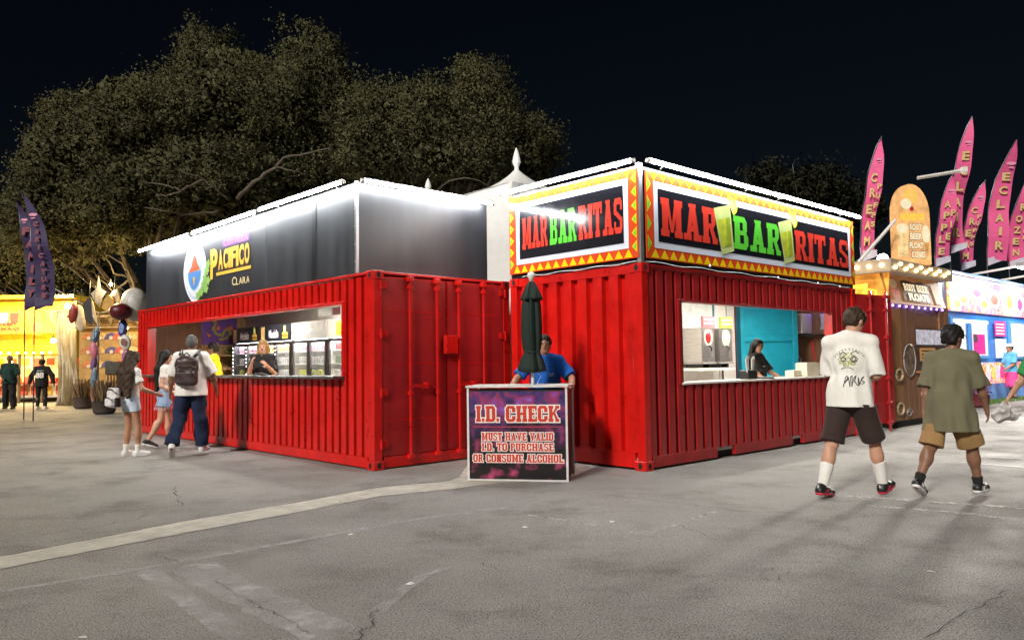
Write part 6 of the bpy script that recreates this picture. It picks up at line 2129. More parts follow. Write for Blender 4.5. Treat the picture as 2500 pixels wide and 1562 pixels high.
# ---------------------------------------------------------------- blue and pink food trailer, receding to the right
TO = Vector((11.75, 21.0, 0))
TYAW = .735
TL = 13.0
TRL = thing('food_trailer', 'bright blue dessert trailer covered in pink and yellow food pictures', 'food trailer', TO, TYAW)
tblue = mat('trailer_blue', (0.04, 0.22, 0.66), .35, var=.06)
tpink = mat('trailer_pink', (0.80, 0.06, 0.36), .4, var=.1)
MB().box((.03, .05, .35), (TL, 2.4, 3.75)).build('body', tblue, TRL)
fr = Frame((0, 0, 0), (1, 0, 0))
frs = Frame((0, 0, 0), (0, -1, 0))
picm = []
def pic_mat(name, cols, em, sc_=5):
    M = mat(name, (0.8, 0.8, 0.8), .4, var=.0)
    nt = M.node_tree
    N, L = nt.nodes, nt.links
    b = N['Principled BSDF']
    tc = N.new('ShaderNodeTexCoord')
    n = N.new('ShaderNodeTexNoise')
    n.inputs['Scale'].default_value = sc_
    n.inputs['Detail'].default_value = 2
    n.inputs['Distortion'].default_value = 1.5
    L.new(tc.outputs['Object'], n.inputs['Vector'])
    cr = N.new('ShaderNodeValToRGB')
    e = cr.color_ramp.elements
    e[0].position, e[0].color = .32, (*cols[0], 1)
    e[1].position, e[1].color = .70, (*cols[-1], 1)
    for i, c in enumerate(cols[1:-1]):
        q = e.new(.32 + .38 * (i + 1) / (len(cols) - 1))
        q.color = (*c, 1)
    L.new(n.outputs['Fac'], cr.inputs[0])
    L.new(cr.outputs[0], b.inputs['Base Color'])
    L.new(cr.outputs[0], b.inputs['Emission Color'])
    b.inputs['Emission Strength'].default_value = em
    return M
top_pic = pic_mat('top_sign_print_glow', [(0.35, 0.45, 0.8), (0.75, 0.55, 0.6), (0.85, 0.45, 0.03), (0.75, 0.06, 0.28), (0.5, 0.45, 0.8)], .3, 2.2)  # trailer prints and pictures emit: arm lamp light put into their colour
top_pic2 = pic_mat('top_sign_print_pink_glow', [(0.75, 0.25, 0.5), (0.7, 0.04, 0.3), (0.85, 0.4, 0.05), (0.25, 0.15, 0.65), (0.75, 0.5, 0.6)], .3, 2.6)
low_pic = pic_mat('low_panel_print_glow', [(0.75, 0.4, 0.5), (0.75, 0.04, 0.22), (0.85, 0.42, 0.04), (0.75, 0.65, 0.6), (0.3, 0.15, 0.5)], .2, 4)
def tx(u):
    p_ = on_local(TO, TYAW, 'y', 0, u, 800) - TO
    return p_.x * math.cos(TYAW) + p_.y * math.sin(TYAW)
def trect(u0, u1, b0, b1):
    return rectp(tx(u0), tx(u1), b0, b1)
for i, (u0, u1, mm) in enumerate(((2246, 2296, top_pic), (2296, 2338, top_pic2), (2338, 2372, top_pic2), (2372, 2402, top_pic), (2402, 2424, top_pic2), (2424, 2440, top_pic))):
    MB().box((tx(u0) + .01, -.02, 2.66), (tx(u1) - .01, .045, 3.68)).build('top_sign', mm, TRL, bevel=.004)
MB().box((-.0, -.06, 3.69), (TL, .06, 3.80)).build('roof_edge', tblue, TRL, bevel=.01)
MB().box((-.02, .1, .4), (.025, 2.3, 3.7)).build('end_panel', tblue, TRL)
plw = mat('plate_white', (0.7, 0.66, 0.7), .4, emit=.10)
for i, (u, cz_, wpx, hh_, cc) in enumerate(((2262, 3.3, 22, .16, (0.85, 0.5, 0.04)), (2280, 3.0, 20, .14, (0.85, 0.4, 0.1)), (2264, 2.86, 18, .13, (0.85, 0.6, 0.1)), (2312, 3.25, 22, .16, (0.75, 0.06, 0.28)), (2328, 2.92, 18, .15, (0.85, 0.45, 0.08)), (2352, 3.1, 22, .2, (0.8, 0.16, 0.12)), (2388, 3.1, 18, .3, (0.85, 0.5, 0.08)), (2412, 3.05, 14, .24, (0.7, 0.08, 0.3)))):
    c_, w2 = tx(u), (tx(u + wpx / 2) - tx(u - wpx / 2)) / 2
    art('plate_picture', [ellp(c_, cz_, w2 * 1.15, hh_ * 1.25, 18)], fr, .023, plw, TRL)
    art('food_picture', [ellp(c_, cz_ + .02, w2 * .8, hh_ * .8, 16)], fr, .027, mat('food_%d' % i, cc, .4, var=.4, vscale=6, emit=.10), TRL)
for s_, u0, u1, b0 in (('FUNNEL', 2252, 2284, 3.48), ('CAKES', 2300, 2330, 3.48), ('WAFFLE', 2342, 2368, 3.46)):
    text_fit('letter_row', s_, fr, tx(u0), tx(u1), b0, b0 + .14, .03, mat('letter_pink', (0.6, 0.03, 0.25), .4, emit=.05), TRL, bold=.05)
win_g = mat('trailer_interior_glow', (0.72, 0.72, 0.75), .4, var=.3, vscale=1.6, emit=.16)
for u0, u1, b0, b1 in ((2252, 2286, 1.2, 2.5), (2292, 2336, 1.3, 2.46), (2386, 2432, 1.25, 2.5)):
    wv_ = MB().box((tx(u0), -.012, b0), (tx(u1), .046, b1)).build('window', mat('window_frame_blue', (0.12, 0.36, 0.78), .35), TRL)
    art('pane', [rectp(tx(u0) + .16, tx(u1) - .16, b0 + .08, b1 - .08)], fr, .016, win_g, wv_)
art('light_strip', [trect(2254, 2334, 2.34, 2.42)], fr, .03, emitter('trailer_strip_lit', (1, 1, 1), .9), TRL)
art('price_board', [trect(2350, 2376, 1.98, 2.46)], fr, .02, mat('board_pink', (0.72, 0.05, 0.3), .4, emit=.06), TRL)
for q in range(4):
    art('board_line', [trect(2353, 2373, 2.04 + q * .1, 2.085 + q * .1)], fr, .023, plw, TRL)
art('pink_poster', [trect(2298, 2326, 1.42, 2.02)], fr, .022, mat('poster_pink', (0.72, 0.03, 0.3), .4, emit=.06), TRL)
art('photo', [trect(2299, 2308, 1.78, 2.0)], fr, .026, mat('photo_dark', (0.1, 0.1, 0.09), .4, var=.6, vscale=5), TRL)
art('order_hatch', [trect(2350, 2376, 1.30, 1.90)], fr, .02, win_g, TRL)
us = [2290, 2312, 2334, 2354, 2374, 2392, 2410, 2428]
for i in range(7):
    MB().box((tx(us[i]) + .02, -.05, .52), (tx(us[i + 1]) - .02, .04, 1.16)).build('lower_panel', low_pic, TRL, bevel=.004)
    art('treat_picture', [ellp(tx(us[i] + 7), .84, .26, .2, 14)], fr, .054, mat('food_%d' % (i % 5), (0, 0, 0)), TRL)
    art('treat_picture', [ellp(tx(us[i] + 15), .82, .24, .26, 14)], fr, .056, plw, TRL)
sk = MB()
n = 90
for i in range(n):
    a, b = .6 + i * 12.0 / n, .6 + (i + 1) * 12.0 / n
    da, db = .05 * math.sin(i * .9), .05 * math.sin((i + 1) * .9)
    sk.quad((a, -.06 + da, .02), (b, -.06 + db, .02), (b, -.045, .52), (a, -.045, .52))
sk.build('fabric_skirt', mat('skirt_blue', (0.14, 0.30, 0.66), .6, var=.2, vscale=3), TRL, smooth=True, fix=False)
# arm lamps over the trailer: fittings with real lamps aimed at the place in front
def arm_lamp(x, label, power=22, spot=0):
    t = loc_thing('arm_lamp', label, 'arm lamp', (TO, TYAW), x, 0, 0, 0, 'arm lamps over the blue trailer')
    MB().tube([(0, .4, 3.82), (.3, -1.1, 4.02)], .035, 6).build('arm', white_p, t)
    MB().box((.08, -1.35, 3.96), (.55, -1.0, 4.08)).build('lamp_head', steel, t, bevel=.01)
    MB().box((.10, -1.33, 3.93), (.53, -1.02, 3.958)).build('lit_lens', emitter('arm_lamp_lit', (0.95, 0.97, 1.0), 9.0), t)
    ld = bpy.data.lights.new('arm_lamp_light', 'AREA')
    ld.energy = power
    ld.size = .35
    ld.color = (1.0, 0.95, 0.9)
    lo = bpy.data.objects.new('arm_lamp_light', ld)
    col.objects.link(lo)
    lo.parent = t
    lo.location = (.3, -1.2, 3.90)
    lo.rotation_euler = (R(18), 0, 0)
    if spot:
        ls = bpy.data.lights.new('arm_spot_light', 'SPOT')
        ls.energy = spot
        ls.spot_size = R(50)
        ls.spot_blend = .7
        ls.shadow_soft_size = .4
        ls.color = (1.0, 0.93, 0.85)
        l2 = bpy.data.objects.new('arm_spot_light', ls)
        col.objects.link(l2)
        l2.parent = t
        l2.location = (.3, -1.25, 3.88)
        wp = TO + Matrix.Rotation(TYAW, 3, 'Z') @ Vector((x + .3, -1.25, 3.88))
        dv = Matrix.Rotation(-TYAW, 3, 'Z') @ (Vector((3.6, 6.3, 0)) - wp)
        l2.rotation_euler = dv.to_track_quat('-Z', 'Y').to_euler()
    return t
arm_lamp(3.2, 'white arm lamp over the left part of the blue trailer', spot=1000)
arm_lamp(6.0, 'white arm lamp over the middle of the blue trailer', spot=1000)
arm_lamp(9.0, 'white arm lamp over the right part of the blue trailer, at the picture edge')
PK = thing('pink_menu_sign', 'low pink menu board with white lettering at the right edge', 'menu sign', gp(2440, 962), TYAW)
MB().box((-.6, -.04, .05), (1.0, .02, 1.05)).build('board', tpink, PK, bevel=.01)
text_fit('letter_row', 'fresh', Frame((0, -.04, 0), (1, 0, 0)), -.5, .3, .5, .8, .004, owht, PK, bold=.03)
for x in (-.5, .9):
    MB().box((x, .03, 0), (x + .05, .3, .06)).build('foot', steel, PK)
# grass strip and flower pot near the trailer
gm = mat('grass_green', (0.10, 0.19, 0.04), .8, island=.5)
gb = MB()
rg = random.Random(8)
g0 = gp(2290, 962)
exv = Vector((math.cos(TYAW), math.sin(TYAW), 0))
for i in range(1600):
    p = g0 + exv * rg.uniform(-1, 6) + Vector((exv.y, -exv.x, 0)) * rg.uniform(-.5, .1)
    hgt = rg.uniform(.04, .12)
    a = rg.uniform(0, 6.28)
    gb.add([p + Vector((math.cos(a) * .012, math.sin(a) * .012, 0)), p - Vector((math.cos(a) * .012, math.sin(a) * .012, 0)), p + Vector((rg.uniform(-.04, .04), rg.uniform(-.04, .04), hgt))], [(0, 1, 2)])
tag(gb.build('grass', gm, fix=False), 'short green grass strip in front of the blue trailer', kind='stuff')
def potted(name, p, label, sc_, leafc, seed, grassy=False, group=None, potc=(0.06, 0.04, 0.035)):
    t = thing(name, label, 'planter', p, 0, group)
    MB().lathe([(.24 * sc_, 0), (.32 * sc_, .06 * sc_), (.36 * sc_, .40 * sc_), (.38 * sc_, .42 * sc_), (.33 * sc_, .42 * sc_), (.30 * sc_, .36 * sc_)], n=18).build('pot', mat('pot_%d' % int(potc[0] * 1000), potc, .6), t, smooth='auto')
    r_ = random.Random(seed)
    mb = MB()
    for i in range(420 if grassy else 300):
        a = r_.uniform(0, 6.28)
        rr = r_.uniform(0, .3) * sc_
        b0 = Vector((rr * math.cos(a), rr * math.sin(a), .38 * sc_))
        if grassy:
            tip = b0 + Vector((math.cos(a) * r_.uniform(0, .28), math.sin(a) * r_.uniform(0, .28), r_.uniform(.25, .7))) * sc_
            sd = Vector((-math.sin(a), math.cos(a), 0)) * .014 * sc_
            mb.quad(b0 - sd, b0 + sd, tip + sd * .8, tip - sd * .8)
        else:
            c0 = b0 + Vector((math.cos(a) * .12, math.sin(a) * .12, r_.uniform(0, .35))) * sc_
            dv = Vector((r_.uniform(-1, 1), r_.uniform(-1, 1), r_.uniform(-.2, 1))).normalized() * .09 * sc_
            sd = dv.cross(Vector((.3, .2, 1))).normalized() * .035 * sc_
            mb.quad(c0, c0 + dv * .5 + sd, c0 + dv, c0 + dv * .5 - sd)
    mb.build('foliage', mat('potleaf_' + name, leafc, .7, island=.6), t, fix=False)
potted('flower_pot', gp(2312, 962), 'dark red pot of pink flowers beside the blue trailer', .8, (0.45, 0.10, 0.18), 3, potc=(0.14, 0.02, 0.03))

# ---------------------------------------------------------------- feather flags
def feather(u0, v0, u1, v1, wpx, Y, text, label, fm, cm, group, band=True, two=None, pole_to=0.0, curve=1.0):
    """curved feather banner: tip at photo pixel (u0,v0), lower left corner at (u1,v1), standing at distance Y"""
    tip, low = atY(u0, v0, Y), atY(u1, v1, Y)
    base = Vector((low.x, Y, pole_to))
    t = thing('feather_flag', label, 'flag', base, 0, group)
    w_ = wpx * K / F_PX * Y
    H_ = tip.z - low.z
    n = 26
    mb = MB()
    L_, R_ = [], []
    ex = tip.x - low.x
    for i in range(n + 1):
        f = i / n
        lx = ex * (f ** 2.6) * curve + .0
        z = low.z - pole_to + f * H_
        wd = w_ * (1 - max(0, (f - .55) / .45) ** 2.2)
        rx = lx + wd
        rx = min(rx, max(ex, w_) + 0.0) if f > .5 else rx
        yw = .05 * math.sin(f * 9 + u0) + .025 * math.sin(f * 21 + u0 * 2)
        L_.append(Vector((lx, yw, z - (1 - f) ** 6 * .0)))
        R_.append(Vector((max(rx, lx + .01), yw + .08 * math.sin(f * 6.5 + u0), z + (.22 * w_ if f == 0 else .0) * 1.6)))
    for i in range(n):
        mb.quad(L_[i], R_[i], R_[i + 1], L_[i + 1])
    fl_ = mb.build('cloth', fm, t, smooth=True, fix=False)
    MB().tube([Vector((0, .03, 0))] + [Vector((p.x - .01, p.y + .03, p.z)) for p in L_[::3]] + [Vector((ex, .03, tip.z - pole_to))], .016, 6).build('pole', mat('pole_dark', (0.10, 0.10, 0.11), .4, .6), t)
    # white tail band at the lower edge
    mbb = MB()
    mbb.quad(L_[0] + Vector((0, -.012, 0)), R_[0] + Vector((0, -.012, 0)), R_[0] + Vector((0, -.012, .16 * w_ + .1)), L_[0] + Vector((0, -.012, .25)))
    if band:
        mbb.build('tail_band', mat('flag_grey_band', (0.55, 0.52, 0.58), .7), t, fix=False)
    def line(txt, fx, f0, f1, sz):
        m_ = len(txt)
        for i, ch in enumerate(txt):
            f = f1 - (f1 - f0) * (i + .5) / m_
            k_ = f * n
            a = L_[int(k_)].lerp(L_[min(n, int(k_) + 1)], k_ - int(k_))
            b = R_[int(k_)].lerp(R_[min(n, int(k_) + 1)], k_ - int(k_))
            c0 = a.lerp(b, fx)
            hgt = H_ * (f1 - f0) / m_ * .60
            fr_ = Frame(c0 + Vector((0, -.06, 0)), (1, 0, 0), (.12, 0, 1))
            ww = min(sz * w_, hgt * 1.0) * (.35 if ch == 'I' else 1)
            text_fit('letter_shadow', ch, fr_, -ww * .46, ww * .54, -hgt * .56, hgt * .46, .001, mat('flag_letter_shadow', (0.22, 0.05, 0.05), .6), t, bold=.05)
            text_fit('letter', ch, fr_, -ww * .5, ww * .5, -hgt * .5, hgt * .5, .005, cm, t, bold=.04)
    if two:
        line(text, .34, .10, .72, .42)
        line(two, .74, .26, .62, .3)
    else:
        line(text, .5, .10, .76, .5)
    c0 = L_[21].lerp(R_[21], .55)
    fr_ = Frame(c0 + Vector((0, -.03, 0)), (1, 0, 0))
    art('flag_logo', [ellp(0, 0, w_ * .25, w_ * .09, 14), ellp(0, -w_ * .2, w_ * .15, w_ * .04, 12)], fr_, .002, mat('flag_logo_pink', (0.75, 0.3, 0.45), .6), t)
    return t
fpink = mat('flag_pink', (0.72, 0.10, 0.26), .65, var=.1, vscale=2)
fgold = mat('flag_gold_letter', (0.66, 0.47, 0.20), .6)
GP = 'pink feather flags over the dessert trailer'
feather(2086, 321, 2039, 618, 34, 18.0, 'CREAM', 'pink feather flag reading cream puffs, first one right of the colourful sign', fpink, fgold, GP, two='PUFFS', pole_to=0)
feather(2299, 275, 2245, 600, 36, 24.0, 'ECLAIR', 'tallest pink feather flag reading eclair, behind the lamp arm', fpink, fgold, GP)
feather(2256, 408, 2214, 630, 36, 23.2, 'APPLE', 'pink feather flag reading apple pie, just right of the amber roof sign', fpink, fgold, GP, two='PIE')
feather(2331, 425, 2272, 640, 34, 25.0, 'CREAM', 'short pink feather flag reading cream puffs, left of the big eclair flag', fpink, fgold, GP, two='PUFFS')
feather(2403, 330, 2335, 628, 46, 25.6, 'ECLAIR', 'large pink feather flag reading eclair, second from the right edge', fpink, fgold, GP)
feather(2462, 380, 2384, 636, 52, 26.4, 'FROZEN', 'pink feather flag reading frozen coffee, cut by the right edge', fpink, fgold, GP, two='COFFEE')
# ================================================================ LEFT BACKGROUND: lemonade stall, canvas, caricature booth
LY_ = 32.0
def lx(u):
    return atY(u, 900, LY_).x
ylw = mat('stall_yellow_glow', (0.70, 0.42, 0.03), .4, var=.2, emit=0.02)  # wall, roof, awning and signs emit: lamplight put into their colour
LS = thing('lemonade_stall', 'bright yellow lit lemonade stall at the far left', 'food stall', (lx(-90), LY_, 0), 0)
LW = lx(176) - lx(-90)
zt_ = lambda v: atY(0, v, LY_).z
MB().box((0, .05, .2), (LW, 2.6, zt_(712))).build('body', ylw, LS)
fr = Frame((0, 0, 0), (1, 0, 0))
MB().box((-.1, -.35, zt_(705) - .05), (LW + .1, 2.6, zt_(700))).build('roof', mat('stall_roof_yellow_glow', (0.8, 0.6, 0.05), .4, emit=0.03), LS)
fruit = pic_mat('lemonade_print_glow', [(0.85, 0.55, 0.03), (0.85, 0.62, 0.05), (0.85, 0.3, 0.05), (0.75, 0.08, 0.06), (0.85, 0.6, 0.1)], .2, 1.3)
x = 0.0
for i in range(4):
    MB().box((x + .02, -.30, zt_(790)), (x + LW / 4 - .02, -.02, zt_(735))).build('top_sign', fruit, LS, bevel=.01)
    x += LW / 4
sx0 = lx(0) - lx(-90)
text_fit('letter_row', 'CHERRY', fr, sx0 + .0, sx0 + .85, zt_(772), zt_(764), .305, mat('letter_red_stall', (0.6, 0.03, 0.03), .4), LS, bold=.04)
text_fit('letter_row', 'LEMONADE', fr, sx0 + .1, sx0 + .95, zt_(783), zt_(774), .305, mat('letter_red_stall', (0, 0, 0)), LS, bold=.04)
for cx_, cc in ((.3, (0.75, 0.35, 0.45)), (.75, (0.75, 0.08, 0.06))):
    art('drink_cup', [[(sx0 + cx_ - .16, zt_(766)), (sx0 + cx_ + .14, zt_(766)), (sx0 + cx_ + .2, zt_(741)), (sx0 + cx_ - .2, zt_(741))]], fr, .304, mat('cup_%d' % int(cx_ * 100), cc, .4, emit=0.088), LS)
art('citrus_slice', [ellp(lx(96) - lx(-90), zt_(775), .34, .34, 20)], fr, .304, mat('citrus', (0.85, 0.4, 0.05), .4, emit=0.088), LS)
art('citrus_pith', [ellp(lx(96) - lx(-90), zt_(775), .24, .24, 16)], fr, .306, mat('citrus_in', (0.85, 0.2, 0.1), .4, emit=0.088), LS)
MB().box((-.05, -.9, zt_(838)), (LW, .05, zt_(818))).build('awning', mat('awning_yellow_glow', (0.85, 0.6, 0.02), .4, emit=0.07), LS)
MB().box((.1, -.012, zt_(940)), (LW - .1, .045, zt_(842))).build('window', mat('stall_window_cream', (0.75, 0.62, 0.30), .4, var=.3, vscale=2, emit=0.10), LS)
for i in range(6):
    MB().box((.3 + i * LW / 6, -.03, zt_(935)), (.5 + i * LW / 6, -.015, zt_(870))).build('window_divider', mat('stall_divider', (0.45, 0.35, 0.12), .4), LS)
MB().box((0, -.5, zt_(908)), (LW, -.02, zt_(903))).build('counter', mat('counter_red', (0.5, 0.08, 0.03), .4), LS)
MB().box((0, -.05, .2), (LW, .02, zt_(935))).build('lower_panel', mat('stall_lower_glow', (0.55, 0.42, 0.30), .5, var=.5, vscale=3, emit=0.022), LS)
rs7 = random.Random(21)
for i in range(9):
    x0 = .3 + i * LW / 9
    c_ = ((0.75, 0.1, 0.04), (0.8, 0.45, 0.03), (0.7, 0.6, 0.3), (0.2, 0.35, 0.08), (0.75, 0.25, 0.3))[i % 5]
    MB().box((x0, -.46, zt_(903)), (x0 + rs7.uniform(.15, .3), -.2, zt_(903) + rs7.uniform(.15, .4))).build('counter_item', mat('stall_item_%d' % (i % 5), c_, .5), LS)
    MB().box((x0 + .1, -.03, zt_(868) + rs7.uniform(-.1, .1)), (x0 + .42, -.016, zt_(848))).build('menu_board', mat('stall_item_%d' % ((i + 2) % 5), c_, .5), LS)
    MB().box((x0 + .02, -.08, zt_(934)), (x0 + .36, -.055, zt_(912))).build('front_poster', mat('stall_item_%d' % ((i + 3) % 5), c_, .5), LS)
for i in range(5):
    MB().box((.05 + i * LW / 5, -.85, .0), (.13 + i * LW / 5, -.77, zt_(838))).build('awning_post', mat('post_dark', (0.12, 0.08, 0.04), .5), LS)
for i in range(14):
    MB().sphere((.2 + i * LW / 14, -.93, zt_(836)), .045, 8, 6).build('string_bulb', emitter('string_bulb_lit', (1.0, 0.75, 0.35), 4.0), LS)
warm_b = emitter('warm_bulb_lit', (1.0, 0.72, 0.3), 14.0)
def bulb_lamp(u, v, Y, label, power, r_=.10, colr=(1.0, 0.72, 0.32), mm=None):
    p = atY(u, v, Y)
    t = thing('bulb_lamp', label, 'lamp', p, 0, 'warm stall bulbs')
    MB().sphere((0, 0, 0), r_, 12, 8).build('lit_bulb', mm or warm_b, t)
    MB().tube([(0, 0, r_), (0, 0, r_ + .12)], .03, 8).build('socket', blackm, t)
    ld = bpy.data.lights.new('bulb_light', 'POINT')
    ld.energy = power
    ld.color = colr
    ld.shadow_soft_size = r_ + .02
    lo = bpy.data.objects.new('bulb_light', ld)
    col.objects.link(lo)
    lo.parent = t
    lo.location = (0, -r_ - .1, -.02)
bulb_lamp(160, 724, 28.0, 'bright warm bulb hanging above the canvas near the leaning branches', 60)
bulb_lamp(70, 672, 30.5, 'warm bulb added above the yellow stall roof to light the foliage', 420)  # added lamp, put above the roof to yellow the foliage
bulb_lamp(262, 672, 24.9, 'warm bulb added among the twisted branches to light them', 45, .05)  # added lamp that brightens the branches and the discs
bulb_lamp(24, 858, LY_ - .6, 'warm bulb glowing inside the yellow stall window', 25)
bulb_lamp(126, 805, LY_ - 1.2, 'white hot bulb under the yellow stall awning', 25)
# canvas curtain column
CV = atY(157, 957, 28.7)
cn = thing('canvas_curtain', 'tall grey-beige canvas sheet draped from ceiling height beside the stall', 'canvas', (CV.x, 28.7, 0), 0)
wdt = atY(184, 900, 28.7).x - atY(131, 900, 28.7).x
hc_ = atY(150, 738, 28.7).z
mb = MB()
nx_, nz_ = 40, 16
for i in range(nx_ + 1):
    for j in range(nz_ + 1):
        a, f = -wdt / 2 + wdt * i / nx_, j / nz_
        yy = .10 * math.sin(i * .9 + 1.5 * math.sin(f * 3)) * (1 - .4 * f) + .05 * math.sin(i * 2.3 + f * 5)
        mb.v.append((a * (1 - .12 * math.sin(f * 3.1)) + .06 * math.sin(f * 6), yy, f * hc_))
for i in range(nx_):
    for j in range(nz_):
        q = i * (nz_ + 1) + j
        mb.f.append((q, q + nz_ + 1, q + nz_ + 2, q + 1))
mb.build('sheet', mat('canvas', (0.40, 0.36, 0.29), .85, var=.2, vscale=3), cn, smooth=True, fix=False)
MB().tube([(-wdt * .6, 0, hc_ + .02), (wdt * .6, 0, hc_ + .06)], .03, 6).build('rail', steel, cn)
# caricature / hat booth
BY_ = 27.4
b0_, b1_ = atY(184, 900, BY_).x, atY(345, 900, BY_).x
CB = thing('hat_booth', 'brown booth front hung with painted paper fans', 'booth', (b0_, BY_, 0), 0)
bw = b1_ - b0_
bh = atY(260, 752, BY_).z
MB().box((0, .05, 0), (bw, .15, bh)).build('back_board', mat('booth_ochre', (0.42, 0.24, 0.06), .6, var=.35, vscale=2), CB)
MB().box((-.1, -.6, bh), (bw, .2, bh + .08)).build('roof_lip', tan, CB)
for q in range(4):
    MB().box((-.05 + q * .02, -.15, bh - .35 + q * .09), (bw, -.05 - q * .02, bh - .28 + q * .09)).build('roof_slat', tan, CB)
rc_ = random.Random(12)
fanc = [(0.5, 0.16, 0.03), (0.62, 0.35, 0.08), (0.10, 0.08, 0.16), (0.55, 0.08, 0.04), (0.55, 0.42, 0.15)]
k_ = 0
for rowz in (bh - .75, bh - 1.25, bh - 1.75):
    for q in range(5):
        cx_ = .35 + q * (bw - .5) / 5 + rc_.uniform(-.08, .08)
        art('paper_fan', [ellp(cx_, rowz, .26, .24, 14, 0, math.pi)], Frame((0, .05, 0), (1, 0, 0)), .012 + k_ * .0006, mat('fan_%d' % (k_ % 5), fanc[k_ % 5], .6, var=.5, vscale=8), CB)
        art('fan_badge', [ellp(cx_, rowz + .05, .07, .07, 10)], Frame((0, .05, 0), (1, 0, 0)), .03 + k_ * .0006, mat('fan_badge', (0.6, 0.5, 0.35), .6), CB)
        k_ += 1
MB().box((bw * .40, -.02, 1.15), (bw * .80, .045, bh - 2.1 + .55)).build('dark_board', mat('dark_board', (0.03, 0.028, 0.022), .5, var=.6, vscale=9), CB, bevel=.01)
for q in range(9):
    MB().box((bw * .42 + q * .11, -.03, .5), (bw * .42 + q * .11 + .03, .045, 1.1)).build('rack_slat', tan, CB)
bulb_lamp(300, 775, BY_ - 1.0, 'small warm bulb among the hanging discs', 9, .05)
# hanging discs and paper shapes, each its own thing
def hang(u, v, wpx, hpx, Y, c, label, shape='lens', tilt=0.0, c2=None):
    p = atY(u, v, Y)
    s_ = K / F_PX * Y
    t = thing('hanging_disc', label, 'decoration', p, 0, 'painted discs hanging by the booth')
    a, b = wpx * s_ / 2, hpx * s_ / 2
    mm = mat('disc_%d_%d' % (u, v), c, .45, var=.25, vscale=6)
    if shape == 'lens':
        o = MB().sphere((0, 0, 0), (a, .06 + a * .15, b), 24, 14).build('face', mm, t, smooth=True)
    elif shape == 'ball':
        o = MB().sphere((0, 0, 0), (a, a, b), 24, 16).build('face', mm, t, smooth=True)
    else:
        o = MB().prism([(x_ * a, 0, z_ * b) for x_, z_ in shape], (0, .04, 0)).build('face', mm, t)
    o.rotation_euler = (0, R(tilt), 0)
    if c2:
        o2 = MB().poly([(x_, -(.065 + a * .16), z_) for x_, z_ in ellp(0, 0, a * .55, b * .5, 16)]).build('painted_mark', mat('disc_mark_%d_%d' % (u, v), c2, .5, var=.5, vscale=14), t, fix=False)
        o2.rotation_euler = (0, R(tilt), 0)
    MB().tube([(0, .02, b), (0.02, .02, b + .5)], .008, 5).build('cord', blackm, t)
HY = 24.6
hang(285, 736, 50, 40, HY - .6, (0.10, 0.004, 0.012), 'shiny dark red balloon hanging beside the container bar', 'ball', 0, None)
hang(318, 720, 62, 80, HY, (0.55, 0.53, 0.48), 'large white round balloon half hidden by the container bar', 'ball', 0, (0.3, 0.28, 0.26))
hang(290, 776, 22, 46, HY - .4, (0.03, 0.05, 0.22), 'dark blue disc below the dark red balloon', 'lens', 0, (0.2, 0.25, 0.5))
hang(296, 809, 26, 38, HY - .5, (0.62, 0.58, 0.52), 'white disc with a dark crest, below the dark blue disc', 'lens', -10, (0.2, 0.08, 0.06))
hang(300, 846, 24, 44, HY - .3, (0.36, 0.10, 0.26), 'magenta disc at the bottom of the right chain', 'lens', 0)
hang(172, 741, 20, 46, HY, (0.32, 0.04, 0.03), 'dark red narrow disc left of the pale oval', 'lens', 6)
hang(189, 752, 26, 66, HY + .1, (0.62, 0.50, 0.32), 'pale cream oval disc in the left chain', 'lens', -8)
hang(210, 735, 34, 70, HY, (0.025, 0.018, 0.015), 'black pointed paper shape in the left chain', [(-.9, .5), (.1, 1), (.9, .2), (.5, -1), (-.5, -.6)], 0)
hang(222, 742, 22, 62, HY - .2, (0.66, 0.50, 0.30), 'cream triangular pennant with dark lettering in front of the black shape', [(-.6, 1), (-.4, 1), (1, -1), (-.3, -.2)], 0)
hang(232, 690, 36, 76, HY + .3, (0.14, 0.13, 0.13), 'grey pointed star-shaped paper above the black shape', [(0, 1), (.3, .2), (1, .0), (.4, -.5), (.2, -1), (-.4, -.6), (-1, -.1), (-.25, .2)], 0)
hang(254, 716, 28, 40, HY, (0.5, 0.28, 0.05), 'gold folded paper fan between the grey star and the netted disc', [(-1, -.6), (-.5, .6), (.2, 1), (.9, .4), (1, -.5), (0, -1)], 0)
hang(269, 715, 26, 62, HY + .2, (0.40, 0.34, 0.26), 'netted beige oval disc above the dark red balloon', 'lens', 10, (0.12, 0.1, 0.08))
hang(226, 792, 18, 44, HY, (0.12, 0.18, 0.26), 'slate blue narrow disc at the top of the left chain', 'lens', 14, (0.2, 0.3, 0.4))
hang(221, 828, 20, 40, HY - .2, (0.55, 0.16, 0.20), 'pink disc in the middle of the left chain', 'lens', -6)
hang(222, 858, 14, 40, HY, (0.16, 0.08, 0.22), 'violet narrow disc below the pink disc', 'lens', 6)
hang(222, 893, 16, 50, HY - .1, (0.14, 0.2, 0.26), 'slate blue disc low in the left chain', 'lens', 4)
hang(222, 932, 16, 36, HY, (0.40, 0.14, 0.12), 'dull red disc lowest in the left chain', 'lens', 0)
hang(262, 752, 30, 40, HY + .4, (0.22, 0.16, 0.07), 'olive paper star behind the netted disc', [(0, 1), (.3, .2), (1, .0), (.3, -.3), (.1, -1), (-.3, -.3), (-1, 0), (-.3, .3)], 0)
pp = thing('sign_post', 'thin metal post carrying the left chain of discs', 'post', Vector((atY(231, 900, HY + .2).x, HY + .2, 0)), 0)
hh = atY(231, 740, HY + .2).z
MB().tube([(0, 0, 0), (0, 0, hh)], .035, 8).build('shaft', steel, pp)
MB().tube([(0, 0, hh), (-1.6, 0, hh + .9)], .02, 6).build('stay', steel, pp)
MB().tube([(0, 0, hh), (1.2, 0, hh + .2)], .02, 6).build('stay', steel, pp)
